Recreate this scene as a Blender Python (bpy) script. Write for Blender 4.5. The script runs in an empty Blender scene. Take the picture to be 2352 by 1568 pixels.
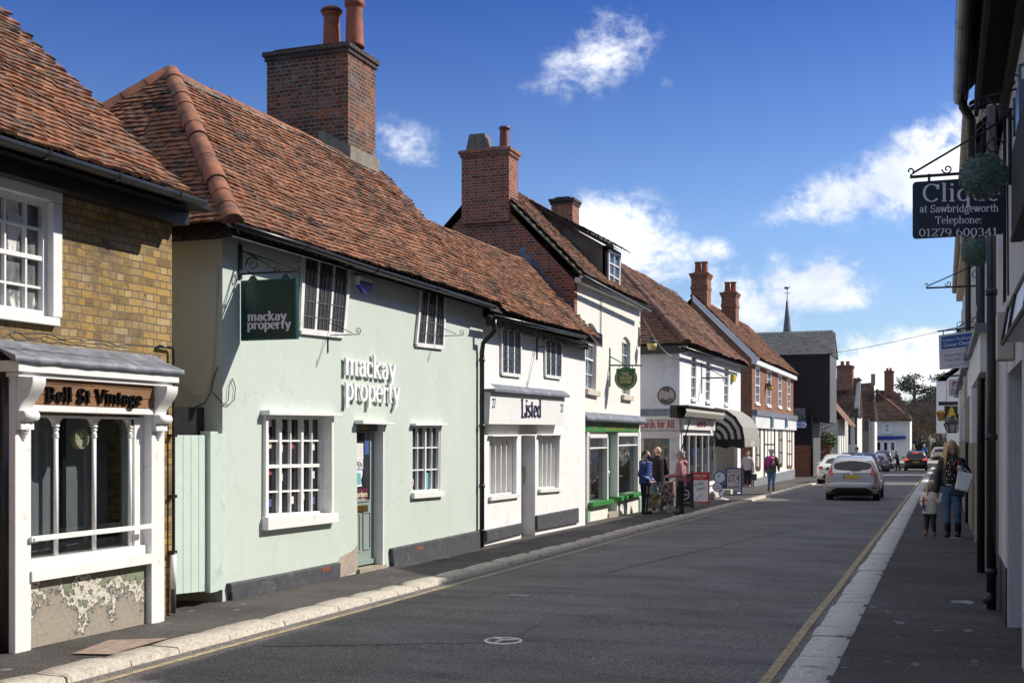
import bpy, bmesh, math, random
from math import radians, sin, cos, pi
from mathutils import Vector, Matrix, noise
from mathutils.geometry import tessellate_polygon
from mathutils.bvhtree import BVHTree
random.seed(7)
scene = bpy.context.scene
COL = scene.collection

# ------------------------------------------------------------------ camera, sky, sun, exposure
F, CX, HY, EYE, TH = 2720.0, 1176.0, 1008.0, 1.68, radians(20)   # measured on the photo at 2352 px width
CT, ST = cos(TH), sin(TH)
cam_d = bpy.data.cameras.new('camera'); cam = bpy.data.objects.new('camera', cam_d); COL.objects.link(cam)
cam.location = (0, 0, EYE); cam.rotation_euler = (pi/2, 0, TH)
cam_d.sensor_width = 36; cam_d.lens = F/2352*36; cam_d.shift_y = (HY-784)/2352
cam_d.clip_start = .05; cam_d.clip_end = 3000
scene.camera = cam

SUN = Vector((1.0, .62, .93)).normalized()
SUN_EL = math.asin(SUN.z); SUN_AZ = math.atan2(SUN.x, SUN.y)
world = bpy.data.worlds.new("World"); scene.world = world; world.use_nodes = True
def build_world():
    nt = world.node_tree; N = nt.nodes; L = nt.links; N.clear()
    out = N.new('ShaderNodeOutputWorld'); bg = N.new('ShaderNodeBackground'); bg.inputs[1].default_value = .09
    sky = N.new('ShaderNodeTexSky'); sky.sky_type = 'NISHITA'; sky.sun_disc = False
    sky.sun_elevation = SUN_EL; sky.sun_rotation = SUN_AZ; sky.air_density = 1.0; sky.dust_density = .35; sky.ozone_density = 2.2
    tint = N.new('ShaderNodeMix'); tint.data_type = 'RGBA'; tint.blend_type = 'MULTIPLY'; tint.inputs[0].default_value = 1
    L.new(sky.outputs[0], tint.inputs[6])
    tc = N.new('ShaderNodeTexCoord')
    def dot(v):
        n = N.new('ShaderNodeVectorMath'); n.operation = 'DOT_PRODUCT'; L.new(tc.outputs['Generated'], n.inputs[0]); n.inputs[1].default_value = v
        return n.outputs['Value']
    def mth(op, a, b=None, clamp=False):
        n = N.new('ShaderNodeMath'); n.operation = op; n.use_clamp = clamp
        for i, q in enumerate((a, b)):
            if q is None: continue
            if isinstance(q, (int, float)): n.inputs[i].default_value = q
            else: L.new(q, n.inputs[i])
        return n.outputs[0]
    tr = N.new('ShaderNodeValToRGB'); L.new(dot((0, 0, 1)), tr.inputs[0]); e = tr.color_ramp.elements      # a deeper blue above the horizon haze
    for i, (p, c) in enumerate(((.02,(.78,.86,1.0)),(.17,(.72,.85,1.12)),(.35,(.25,.42,.86)),(.52,(.8,.95,1.2)),(.75,(1.0,1.1,1.2)))):
        if i > 1: e.new(p)
        e[i].position = p; e[i].color = (*c, 1)
    L.new(tr.outputs[0], tint.inputs[7])
    dc = mth('MAXIMUM', dot((-ST, CT, 0)), .02)
    du, dv = mth('DIVIDE', dot((CT, ST, 0)), dc), mth('DIVIDE', dot((0, 0, 1)), dc)      # slope coordinates towards the end of the street
    comb = N.new('ShaderNodeCombineXYZ'); L.new(du, comb.inputs[0]); L.new(dv, comb.inputs[1])
    def fbm(scale, det, rough, off):
        mp = N.new('ShaderNodeMapping'); L.new(comb.outputs[0], mp.inputs[0]); mp.inputs[1].default_value = off; mp.inputs[3].default_value = (1, 1.25, 1)
        n = N.new('ShaderNodeTexNoise'); n.inputs['Scale'].default_value = scale; n.inputs['Detail'].default_value = det; n.inputs['Roughness'].default_value = rough
        n.inputs['Distortion'].default_value = .25
        L.new(mp.outputs[0], n.inputs['Vector']); return n.outputs['Fac']
    n1 = fbm(17, 10, .66, (3.1, 1.7, 0)); n2 = fbm(48, 7, .65, (0, .4, 2)); n3 = fbm(6, 5, .55, (8, 2, 1))
    # (x, y, half width, half height, tilt, weight): cloud banks as directions
    clouds = [(1385,120,115,75,-.55,.62),(1300,175,90,30,-.35,.5),(1535,190,45,25,-.4,.3),(1420,235,22,45,.2,.26),(1500,70,80,35,-.3,.34),(1100,255,30,22,0,.28),
              (920,330,90,60,.4,.5),(960,375,55,35,.2,.3),
              (1430,560,120,85,.35,.95),(1500,590,80,50,0,.6),(1630,575,60,32,.1,.5),
              (2160,375,190,75,-.38,1.0),(1950,450,150,48,-.2,.8),(2240,320,80,65,-.3,.9),(1780,490,50,26,-.3,.2),
              (1700,700,110,70,.1,.72),(1850,650,110,48,-.2,.95),(1930,672,90,34,0,.85),(1790,590,36,24,.3,.5),(1980,790,60,30,0,.6),
              (2040,860,190,62,-.1,.95),(2100,790,110,34,0,.7),(1600,850,240,60,0,.5),(1250,900,350,70,0,.45),(2300,640,120,30,0,.15)]
    tot = None
    for (cx, cy, a, b, tilt, wgt) in clouds:
        u0, v0, au, bv = (cx-CX)/F, (HY-cy)/F, a*1.06/F, b*1.04/F
        ct, st = cos(-tilt), sin(-tilt)
        x = mth('SUBTRACT', du, u0); y = mth('SUBTRACT', dv, v0)
        xr = mth('ADD', mth('MULTIPLY', x, ct/au), mth('MULTIPLY', y, st/au))
        yr = mth('ADD', mth('MULTIPLY', x, -st/bv), mth('MULTIPLY', y, ct/bv))
        r2 = mth('ADD', mth('MULTIPLY', xr, xr), mth('MULTIPLY', yr, yr))
        g = mth('MULTIPLY', mth('POWER', 2.718, mth('MULTIPLY', r2, -.55)), wgt)
        tot = g if tot is None else mth('MAXIMUM', tot, g)
    ns = mth('ADD', mth('MULTIPLY', mth('SUBTRACT', n1, .5), 3.0), mth('MULTIPLY', mth('SUBTRACT', n2, .5), 1.5))
    d = mth('SUBTRACT', mth('ADD', mth('MULTIPLY', tot, .92), mth('MULTIPLY', ns, mth('ADD', mth('MULTIPLY', tot, .85), .03))), .08)
    mr = N.new('ShaderNodeMapRange'); mr.interpolation_type = 'SMOOTHSTEP'; L.new(d, mr.inputs[0])
    mr.inputs[1].default_value = .15; mr.inputs[2].default_value = .70; mr.inputs[4].default_value = .96
    cr = N.new('ShaderNodeValToRGB'); L.new(mth('ADD', mth('MULTIPLY', n3, .75), mth('MULTIPLY', n1, .35)), cr.inputs[0])
    cr.color_ramp.elements[0].position = .36; cr.color_ramp.elements[0].color = (4.6, 5.4, 7.2, 1)
    cr.color_ramp.elements[1].position = .62; cr.color_ramp.elements[1].color = (9.2, 9.3, 9.6, 1)
    ov = N.new('ShaderNodeMapRange'); L.new(dot((0, 0, 1)), ov.inputs[0]); ov.inputs[1].default_value = .5; ov.inputs[2].default_value = .8; ov.inputs[4].default_value = .8   # whitish band added overhead, out of view, to lift the shade
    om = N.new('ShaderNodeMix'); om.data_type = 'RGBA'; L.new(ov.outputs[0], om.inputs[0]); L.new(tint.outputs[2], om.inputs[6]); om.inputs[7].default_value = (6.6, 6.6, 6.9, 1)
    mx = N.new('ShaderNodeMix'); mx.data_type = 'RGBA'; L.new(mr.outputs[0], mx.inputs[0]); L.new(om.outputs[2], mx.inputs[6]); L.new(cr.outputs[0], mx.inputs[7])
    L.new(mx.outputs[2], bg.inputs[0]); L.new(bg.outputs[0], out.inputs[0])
build_world()
sl = bpy.data.lights.new('sun', 'SUN'); sl.energy = 3.9; sl.angle = radians(.5); sl.color = (1, .95, .86)
so = bpy.data.objects.new('sun', sl); COL.objects.link(so); so.rotation_euler = SUN.to_track_quat('Z', 'Y').to_euler()
so.location = (10, 10, 30)
scene.view_settings.view_transform = 'Standard'; scene.view_settings.look = 'None'; scene.view_settings.gamma = 1
scene.view_settings.exposure = .54
scene.render.engine = 'CYCLES'; scene.cycles.max_bounces = 7; scene.cycles.transparent_max_bounces = 24

# ------------------------------------------------------------------ helpers
def ray(x, y):
    u, v = (x-CX)/F, (HY-y)/F
    return Vector((u*CT-ST, CT+u*ST, v))
GS = .009                                                            # the street falls gently away from the camera
def road_z(s): return -GS*s
def pave_z(s, t):                                                    # pavement height either side of the road
    if t > -3: return -GS*s+.14
    return -GS*s+.055-.022*min(3., max(0, -6.1-t))
def PG(x, y, h=0):
    r = ray(x, y); k = (h-EYE)/(r.z+GS*r.y); p = r*k; return Vector((p.x, p.y, EYE+p.z))
class Fr:                                                            # a vertical working plane: u along, v up, n outwards
    def __init__(s, kind, c):
        s.kind, s.c = kind, c
        s.U, s.N = {'L': (Vector((0,1,0)), Vector((1,0,0))), 'R': (Vector((0,-1,0)), Vector((-1,0,0))), 'C': (Vector((1,0,0)), Vector((0,-1,0)))}[kind]
        s.O = Vector((0,c,0)) if kind == 'C' else Vector((c,0,0)); s.V = Vector((0,0,1))
    def P(s, u, v, n=0): return s.O+s.U*u+s.V*v+s.N*n
    def px(s, x, y, n=0):
        r = ray(x, y); o = s.O+s.N*n-Vector((0,0,EYE)); k = o.dot(s.N)/r.dot(s.N); p = r*k+Vector((0,0,EYE))
        return ((p-s.O).dot(s.U), p.z)
    def q(s, *pts, n=0): return [s.px(x, y, n) for x, y in pts]
def lerp(a, b, t): return (a[0]+(b[0]-a[0])*t, a[1]+(b[1]-a[1])*t)
def bil(q, a, b):                                                    # q = TL, TR, BR, BL
    return lerp(lerp(q[0], q[1], a), lerp(q[3], q[2], a), b)

ROOT = {}
def thing(name, label, cat, loc=(0,0,0), rotz=0, group=None):
    o = bpy.data.objects.new(name, None); COL.objects.link(o); o.location = loc; o.rotation_euler = (0,0,rotz); o.empty_display_size = .2
    o['label'] = label; o['category'] = cat
    if group: o['group'] = group
    ROOT[o] = Matrix.Translation(Vector(loc)) @ Matrix.Rotation(rotz, 4, 'Z')
    return o
def tag(o, label, cat, group=None):
    o['label'] = label; o['category'] = cat
    if group: o['group'] = group
    return o
def copy_tree(o, parent=None):
    c = o.copy(); COL.objects.link(c); c.parent = parent
    for ch in list(o.children): copy_tree(ch, c)
    return c
class MB:
    def __init__(s): s.v, s.f, s.m, s.sm, s.col = [], [], [], [], None
    def face(s, pts, mi=0, sm=False):
        b = len(s.v); s.v += [Vector(p) for p in pts]; s.f.append(tuple(range(b, b+len(pts)))); s.m.append(mi); s.sm.append(sm)
    def grid(s, rows, mi=0, sm=True, close=False, cap=False):
        b = len(s.v); n = len(rows[0])
        for r in rows: s.v += [Vector(p) for p in r]
        for i in range(len(rows)-1):
            for j in range(n if close else n-1):
                k = (j+1) % n
                s.f.append((b+i*n+j, b+i*n+k, b+(i+1)*n+k, b+(i+1)*n+j)); s.m.append(mi); s.sm.append(sm)
        if cap:
            s.f.append(tuple(b+j for j in range(n-1,-1,-1))); s.f.append(tuple(b+(len(rows)-1)*n+j for j in range(n))); s.m += [mi,mi]; s.sm += [False,False]
    def box(s, a, b, mi=0):
        x0,y0,z0 = a; x1,y1,z1 = b
        P = [(x0,y0,z0),(x1,y0,z0),(x1,y1,z0),(x0,y1,z0),(x0,y0,z1),(x1,y0,z1),(x1,y1,z1),(x0,y1,z1)]
        for q in ((0,3,2,1),(4,5,6,7),(0,1,5,4),(1,2,6,5),(2,3,7,6),(3,0,4,7)): s.face([P[i] for i in q], mi)
    def slab(s, fr, poly, n0, n1, mi=0):                            # polygon in a frame, thick from n0 to n1
        n = len(poly)
        area = sum(poly[i][0]*poly[(i+1)%n][1]-poly[(i+1)%n][0]*poly[i][1] for i in range(n))
        if area < 0: poly = poly[::-1]
        A = [fr.P(u,v,n1) for u,v in poly]; B = [fr.P(u,v,n0) for u,v in poly]
        s.face(A, mi); s.face(B[::-1], mi)
        for i in range(n): j = (i+1)%n; s.face([B[i],B[j],A[j],A[i]], mi)
    def bar(s, fr, a, b, w, n0, n1, mi=0):
        a, b = Vector(a), Vector(b); d = (b-a).normalized(); p = Vector((-d.y,d.x))*w/2
        s.slab(fr, [tuple(a-p),tuple(b-p),tuple(b+p),tuple(a+p)], n0, n1, mi)
    def wall(s, fr, outer, holes, n=0, reveal=.12, mi=0, mr=None):   # face with openings and their reveals
        polys = [[Vector((u,v,0)) for u,v in outer]]+[[Vector((u,v,0)) for u,v in h] for h in holes]
        flat = [p for q in polys for p in q]
        for t in tessellate_polygon(polys):
            a,b,c = [flat[i] for i in t]
            if (b-a).cross(c-a).z < 0: b, c = c, b
            if (b-a).cross(c-a).length < 1e-9: continue
            s.face([fr.P(p.x,p.y,n) for p in (a,b,c)], mi)
        for h in holes:
            k = len(h); ar = sum(h[i][0]*h[(i+1)%k][1]-h[(i+1)%k][0]*h[i][1] for i in range(k)); hh = h if ar > 0 else h[::-1]
            for i in range(k):
                p, q = hh[i], hh[(i+1)%k]
                s.face([fr.P(*p,n),fr.P(*p,n-reveal),fr.P(*q,n-reveal),fr.P(*q,n)], mi if mr is None else mr)
    def tube(s, pts, r, seg=8, mi=0, closed=False, cap=True):
        pts = [Vector(p) for p in pts]; n = len(pts); rows = []
        rr = r if isinstance(r, (list,tuple)) else [r]*n
        up = None
        for i in range(n):
            d = (pts[min(i+1,n-1)]-pts[max(i-1,0)]).normalized()
            if up is None: up = Vector((0,0,1)) if abs(d.z) < .9 else Vector((1,0,0))
            x = d.cross(up)
            if x.length < 1e-4: x = d.cross(Vector((1,.3,.2)))
            x.normalize(); y = x.cross(d).normalized(); up = y
            rows.append([pts[i]+(x*cos(2*pi*k/seg)+y*sin(2*pi*k/seg))*rr[i] for k in range(seg)])
        s.grid(rows, mi, seg > 5, True, cap)
    def lathe(s, prof, c, seg=20, mi=0, axis='Z', cap=True):         # prof: (radius, height)
        c = Vector(c); rows = []
        for r, h in prof:
            row = []
            for k in range(seg):
                a = 2*pi*k/seg; x, y = r*cos(a), r*sin(a)
                row.append(c+(Vector((x,y,h)) if axis == 'Z' else Vector((h,x,y)) if axis == 'X' else Vector((x,h,-y))))
            rows.append(row)
        s.grid(rows, mi, True, True, cap)
    def ball(s, c, r, seg=14, mi=0, sq=(1,1,1)):
        c = Vector(c); rows = []
        for i in range(seg//2+1):
            th = pi*i/(seg//2)
            rows.append([c+Vector((max(.001,sin(th))*cos(2*pi*k/seg)*r*sq[0], max(.001,sin(th))*sin(2*pi*k/seg)*r*sq[1], cos(th)*r*sq[2])) for k in range(seg)])
        s.grid(rows[::-1], mi, True, True)
    def build(s, name, mats, parent=None, local=False, bevel=0, kind=None):
        me = bpy.data.meshes.new(name); V = s.v
        if parent is not None and not local:
            r = parent
            while r.parent: r = r.parent
            inv = ROOT[r].inverted(); V = [inv @ p for p in V]
        me.from_pydata([tuple(p) for p in V], [], s.f)
        for m in (mats if isinstance(mats, (list,tuple)) else [mats]): me.materials.append(m)
        me.polygons.foreach_set('material_index', s.m); me.polygons.foreach_set('use_smooth', s.sm)
        uv = me.uv_layers.new(name='UVMap')
        W = s.v
        for p in me.polygons:
            nx, ny, nz = (abs(c) for c in p.normal)
            for li in p.loop_indices:
                c = W[me.loops[li].vertex_index]
                uv.data[li].uv = (c.x,c.y) if nz > max(nx,ny)*1.2 else (c.y,c.z) if nx >= ny else (c.x,c.z)
        if s.col:
            at = me.color_attributes.new('tint', 'FLOAT_COLOR', 'CORNER')
            for p in me.polygons:
                c = s.col[p.index]
                for li in p.loop_indices: at.data[li].color = (c,random.random(),0,1)
        o = bpy.data.objects.new(name, me); COL.objects.link(o); o.parent = parent
        if bevel:
            bm = bmesh.new(); bm.from_mesh(me); bmesh.ops.remove_doubles(bm, verts=bm.verts, dist=.0004); bm.to_mesh(me); bm.free()
            b = o.modifiers.new('bevel', 'BEVEL'); b.width = bevel; b.segments = 2; b.limit_method = 'ANGLE'; b.angle_limit = radians(40)
        if kind: o['kind'] = kind
        return o

# ------------------------------------------------------------------ materials
MATS = {}
def nodes(name):
    m = bpy.data.materials.new(name); m.use_nodes = True; nt = m.node_tree
    b = nt.nodes['Principled BSDF']; return m, nt, b
def c4(c): return (c[0], c[1], c[2], 1)
def noise_n(nt, scale, det=5, rough=.6, coord='Object', sc=(1,1,1)):
    tc = nt.nodes.new('ShaderNodeTexCoord'); mp = nt.nodes.new('ShaderNodeMapping'); mp.inputs[3].default_value = sc
    nt.links.new(tc.outputs[coord], mp.inputs[0])
    n = nt.nodes.new('ShaderNodeTexNoise'); n.inputs['Scale'].default_value = scale; n.inputs['Detail'].default_value = det; n.inputs['Roughness'].default_value = rough
    nt.links.new(mp.outputs[0], n.inputs['Vector']); return n.outputs['Fac']
def ramp(nt, fac, stops):
    r = nt.nodes.new('ShaderNodeValToRGB'); nt.links.new(fac, r.inputs[0]); e = r.color_ramp.elements
    e[0].position, e[0].color = stops[0][0], c4(stops[0][1]); e[1].position, e[1].color = stops[1][0], c4(stops[1][1])
    for p, c in stops[2:]: x = e.new(p); x.color = c4(c)
    return r.outputs[0]
def mixc(nt, fac, a, b, mode='MIX'):
    n = nt.nodes.new('ShaderNodeMix'); n.data_type = 'RGBA'; n.blend_type = mode
    for i, q in ((0,fac),(6,a),(7,b)):
        if isinstance(q, (int,float)): n.inputs[i].default_value = q
        elif isinstance(q, tuple): n.inputs[i].default_value = c4(q)
        else: nt.links.new(q, n.inputs[i])
    return n.outputs[2]
def bump(nt, b, h, strength, dist=.02):
    n = nt.nodes.new('ShaderNodeBump'); n.inputs['Strength'].default_value = strength; n.inputs['Distance'].default_value = dist
    nt.links.new(h, n.inputs['Height']); nt.links.new(n.outputs[0], b.inputs['Normal'])
def mat(name, col, rough=.6, var=.12, scale=6, bmp=0, metal=0, dirt=None, dirt_amt=.5, dscale=3, spec=.5, bscale=60, coat=0, stretch=(1,1,1)):
    if name in MATS: return MATS[name]
    m, nt, b = nodes(name); MATS[name] = m
    f = noise_n(nt, scale, sc=stretch)
    lo = tuple(max(0,c*(1-var)) for c in col); hi = tuple(min(1,c*(1+var)) for c in col)
    c = ramp(nt, f, [(.3,lo),(.7,hi)])
    if dirt:
        k = ramp(nt, noise_n(nt, dscale, 8, .7, sc=stretch), [(.62-.22*dirt_amt,(0,0,0)),(.75-.1*dirt_amt,(1,1,1))])
        c = mixc(nt, k, c, dirt)
    nt.links.new(c, b.inputs['Base Color']); b.inputs['Roughness'].default_value = rough; b.inputs['Metallic'].default_value = metal
    b.inputs['Specular IOR Level'].default_value = spec; b.inputs['Coat Weight'].default_value = coat
    if bmp: bump(nt, b, noise_n(nt, bscale, 4, .6), bmp)
    return m
def brick(name, cols, mortar, bw=.215, bh=.07, ms=.008, stain=None, paint=None, bst=.6, stain_lo=.5, spots=1., lime=None):
    if name in MATS: return MATS[name]
    m, nt, b = nodes(name); MATS[name] = m; spots_ = spots
    tc = nt.nodes.new('ShaderNodeTexCoord'); wob = nt.nodes.new('ShaderNodeTexNoise'); wob.inputs['Scale'].default_value = 3.5
    nt.links.new(tc.outputs['UV'], wob.inputs['Vector'])
    add = nt.nodes.new('ShaderNodeVectorMath'); add.operation = 'MULTIPLY_ADD'; nt.links.new(wob.outputs['Color'], add.inputs[0]); add.inputs[1].default_value = (.03,.03,0); nt.links.new(tc.outputs['UV'], add.inputs[2])
    bt = nt.nodes.new('ShaderNodeTexBrick'); nt.links.new(add.outputs[0], bt.inputs['Vector'])
    bt.inputs['Color1'].default_value = (0,0,0,1); bt.inputs['Color2'].default_value = (1,1,1,1); bt.inputs['Mortar'].default_value = (.5,.5,.5,1)
    for k, v in (('Scale',1),('Mortar Size',ms),('Mortar Smooth',.25),('Bias',0),('Brick Width',bw),('Row Height',bh)): bt.inputs[k].default_value = v
    bt.squash = .5; bt.squash_frequency = 2
    n = len(cols); st = [((i+.5)/n, c) for i, c in enumerate(cols)]
    c = ramp(nt, bt.outputs['Color'], [st[0], st[-1]]+st[1:-1])
    c = mixc(nt, .28, c, ramp(nt, noise_n(nt, 7, 4, .7, 'UV'), [(.3,cols[1]),(.7,cols[2])]))
    fine = noise_n(nt, 38, 6, .75, 'UV')
    c = mixc(nt, .75, c, ramp(nt, fine, [(.3,(.62,.6,.58)),(.55,(1,1,1)),(.75,(1.15,1.15,1.12))]), 'MULTIPLY')
    spots = ramp(nt, noise_n(nt, 26, 3, .5, 'UV'), [(.30,(.22,.2,.18)),(.36,(1,1,1))])
    c = mixc(nt, spots_, c, spots, 'MULTIPLY')
    if stain:
        k = ramp(nt, noise_n(nt, 1.3, 8, .75, 'UV'), [(stain_lo,(0,0,0)),(stain_lo+.17,(.85,.85,.85))]); c = mixc(nt, k, c, stain)
    if lime: c = mixc(nt, ramp(nt, noise_n(nt, 2.1, 9, .8, 'UV', (1.1,1.,1)), [(.51,(0,0,0)),(.64,(.75,.75,.75))]), c, lime)
    c = mixc(nt, bt.outputs['Fac'], c, mortar)
    nt.links.new(c, b.inputs['Base Color']); b.inputs['Roughness'].default_value = .9; b.inputs['Specular IOR Level'].default_value = .2
    h = nt.nodes.new('ShaderNodeMath'); h.operation = 'MULTIPLY_ADD'; nt.links.new(bt.outputs['Fac'], h.inputs[0]); h.inputs[1].default_value = -1.
    sc = nt.nodes.new('ShaderNodeMath'); sc.operation = 'MULTIPLY'; nt.links.new(fine, sc.inputs[0]); sc.inputs[1].default_value = .8; nt.links.new(sc.outputs[0], h.inputs[2])
    bump(nt, b, h.outputs[0], bst, .012)
    return m
def tilemat(name, cols, lichen=(.2,.19,.15)):
    m, nt, b = nodes(name); MATS[name] = m
    at = nt.nodes.new('ShaderNodeVertexColor'); at.layer_name = 'tint'
    sp = nt.nodes.new('ShaderNodeSeparateColor'); nt.links.new(at.outputs[0], sp.inputs[0])
    n = len(cols); st = [((i+.5)/n, c) for i, c in enumerate(cols)]
    c = ramp(nt, sp.outputs[0], [st[0], st[-1]]+st[1:-1])
    c = mixc(nt, .7, c, ramp(nt, noise_n(nt, 22, 7, .75), [(.3,(.45,.42,.4)),(.55,(1,1,1)),(.8,(1.2,1.15,1.1))]), 'MULTIPLY')
    k = ramp(nt, noise_n(nt, 5.5, 9, .8), [(.5,(0,0,0)),(.70,(.7,.7,.7))]); c = mixc(nt, k, c, lichen)
    nt.links.new(c, b.inputs['Base Color']); b.inputs['Roughness'].default_value = .92; b.inputs['Specular IOR Level'].default_value = .15
    bump(nt, b, noise_n(nt, 70, 4, .7), .5, .006)
    return m
def glass_dark(name, col=(.02,.022,.026), rough=.04):
    if name in MATS: return MATS[name]
    m, nt, b = nodes(name); MATS[name] = m
    c = ramp(nt, noise_n(nt, 2.5, 3), [(.35,tuple(c*.6 for c in col)),(.65,tuple(c*1.5 for c in col))])
    nt.links.new(c, b.inputs['Base Color']); b.inputs['Roughness'].default_value = rough; b.inputs['Specular IOR Level'].default_value = .55
    bump(nt, b, noise_n(nt, 3, 2), .06, .02)
    return m
def glass_clear(name, tint=(.75,.78,.78), gl=.10):
    if name in MATS: return MATS[name]
    m, nt, b = nodes(name); MATS[name] = m
    N, L = nt.nodes, nt.links; N.remove(b)
    t = N.new('ShaderNodeBsdfTransparent'); t.inputs[0].default_value = c4(tint); g = N.new('ShaderNodeBsdfGlossy'); g.inputs['Roughness'].default_value = .02
    lw = N.new('ShaderNodeLayerWeight'); lw.inputs[0].default_value = .5; mx = N.new('ShaderNodeMixShader')
    pw = N.new('ShaderNodeMath'); pw.operation = 'POWER'; L.new(lw.outputs['Facing'], pw.inputs[0]); pw.inputs[1].default_value = 4.; mu = N.new('ShaderNodeMath'); mu.operation = 'MULTIPLY_ADD'; L.new(pw.outputs[0], mu.inputs[0]); mu.inputs[1].default_value = .6; mu.inputs[2].default_value = .05
    L.new(mu.outputs[0], mx.inputs[0]); L.new(t.outputs[0], mx.inputs[1]); L.new(g.outputs[0], mx.inputs[2]); L.new(mx.outputs[0], N['Material Output'].inputs[0])
    return m
WHITE = mat('white_gloss_paint', (.78,.77,.75), .4, .04, 4, .05, dirt=(.5,.47,.42), dirt_amt=.12, dscale=9)
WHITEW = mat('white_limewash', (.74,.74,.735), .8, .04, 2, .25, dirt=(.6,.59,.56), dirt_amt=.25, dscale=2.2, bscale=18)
BLACK = mat('black_paint', (.018,.018,.02), .35, .3, 9, .05)
BLACKM = mat('black_iron', (.012,.012,.013), .5, .3, 20)
PIPE = mat('black_plastic_gutter', (.02,.02,.022), .3, .25, 10)
LEAD = mat('grey_lead_sheet', (.16,.17,.2), .5, .35, 7, .3, dirt=(.33,.34,.36), dirt_amt=.4, dscale=5)
GLASS = glass_dark('dark_window_glass'); GLASSC = glass_clear('clear_window_glass')
DARK = mat('dark_interior', (.03,.03,.032), .9, .2)
TILE_A = tilemat('clay_tile_red', [(.05,.04,.036),(.11,.07,.052),(.20,.092,.056),(.27,.115,.062),(.15,.085,.062),(.34,.15,.08),(.22,.115,.075),(.085,.06,.05)])
TILE_B = tilemat('clay_tile_brown', [(.06,.048,.042),(.12,.075,.058),(.19,.095,.065),(.24,.11,.07),(.16,.095,.07)])
TILE_C = tilemat('clay_tile_dark', [(.03,.022,.02),(.055,.033,.026),(.075,.04,.03),(.05,.032,.028)])
SLATE = tilemat('grey_slate', [(.10,.10,.105),(.15,.15,.155),(.12,.12,.125),(.18,.175,.17)], (.1,.1,.095))
CLAYP = mat('terracotta', (.30,.085,.04), .8, .3, 5, .2, dirt=(.08,.06,.05), dirt_amt=.5, dscale=4)
RIDGE = mat('ridge_clay', (.27,.10,.05), .85, .35, 3, .2, dirt=(.07,.055,.045), dirt_amt=.75, dscale=5)
MORTAR = mat('old_mortar', (.28,.26,.2), .95, .3, 12, .5)
BR_YEL = brick('yellow_stock_brick', [(.13,.09,.05),(.36,.235,.085),(.46,.30,.10),(.29,.20,.10),(.44,.26,.07),(.23,.155,.085),(.48,.36,.19)], (.16,.125,.085), .215, .072, .007, stain=(.06,.052,.042), stain_lo=.50, lime=(.33,.27,.2))
BR_RED = brick('old_red_brick', [(.10,.045,.038),(.26,.08,.042),(.38,.105,.046),(.17,.06,.042),(.30,.09,.042),(.42,.125,.055)], (.34,.29,.24), stain=(.06,.046,.04), stain_lo=.56, lime=(.3,.2,.16))
BR_ORA = brick('orange_red_brick', [(.17,.06,.03),(.30,.10,.04),(.36,.13,.055),(.24,.08,.035),(.12,.05,.035)], (.30,.24,.19), stain=(.08,.05,.035), stain_lo=.62)
BR_SOOT = brick('sooty_red_brick', [(.06,.04,.036),(.17,.06,.034),(.32,.092,.038),(.10,.05,.036),(.38,.115,.045)], (.24,.20,.16), stain=(.04,.036,.034), stain_lo=.42, lime=(.27,.235,.2))
BR_WHT = brick('white_painted_brick', [(.80,.78,.72),(.82,.80,.74),(.78,.76,.70)], (.75,.73,.67), ms=.005, bst=.35, spots=.08)

# ------------------------------------------------------------------ lettering
SANS = None
def text(fr, s, a, b, h, depth=.004, n=0, mat_=None, name='lettering', parent=None, bold=0, width=None, italic=0, mb=None, mi=0):
    """plain lettering with its baseline running from a to b (u, v), h = cap height"""
    cu = bpy.data.curves.new('t', 'FONT'); cu.body = s; cu.size = 1; cu.offset = bold; cu.shear = italic; cu.resolution_u = 3
    ob = bpy.data.objects.new('t', cu); COL.objects.link(ob); dg = bpy.context.evaluated_depsgraph_get(); dg.update()
    me = bpy.data.meshes.new_from_object(ob.evaluated_get(dg)); bpy.data.objects.remove(ob); bpy.data.curves.remove(cu)
    xs = [v.co.x for v in me.vertices]
    if not xs: return None
    x0, x1 = min(xs), max(xs); a, b = Vector(a), Vector(b); d = b-a; up = Vector((-d.y,d.x)).normalized()
    up = Vector((0,1))
    own = mb is None
    if own: mb = MB()
    def P(v, k):
        q = a+d*((v.x-x0)/(x1-x0))+up*(v.y/.70*h); return fr.P(q.x, q.y, n+k)
    for p in me.polygons: mb.face([P(me.vertices[i].co, depth) for i in p.vertices], mi)
    if depth > .002:
        cnt = {}
        for p in me.polygons:
            vs = list(p.vertices)
            for i in range(len(vs)): cnt.setdefault(tuple(sorted((vs[i],vs[(i+1)%len(vs)]))), []).append((vs[i],vs[(i+1)%len(vs)]))
        for k, e in cnt.items():
            if len(e) == 1:
                i, j = e[0]; A, B = me.vertices[i].co, me.vertices[j].co
                mb.face([P(A,0),P(B,0),P(B,depth),P(A,depth)], mi)
    bpy.data.meshes.remove(me)
    return mb.build(name, mat_, parent) if own else mb
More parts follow.
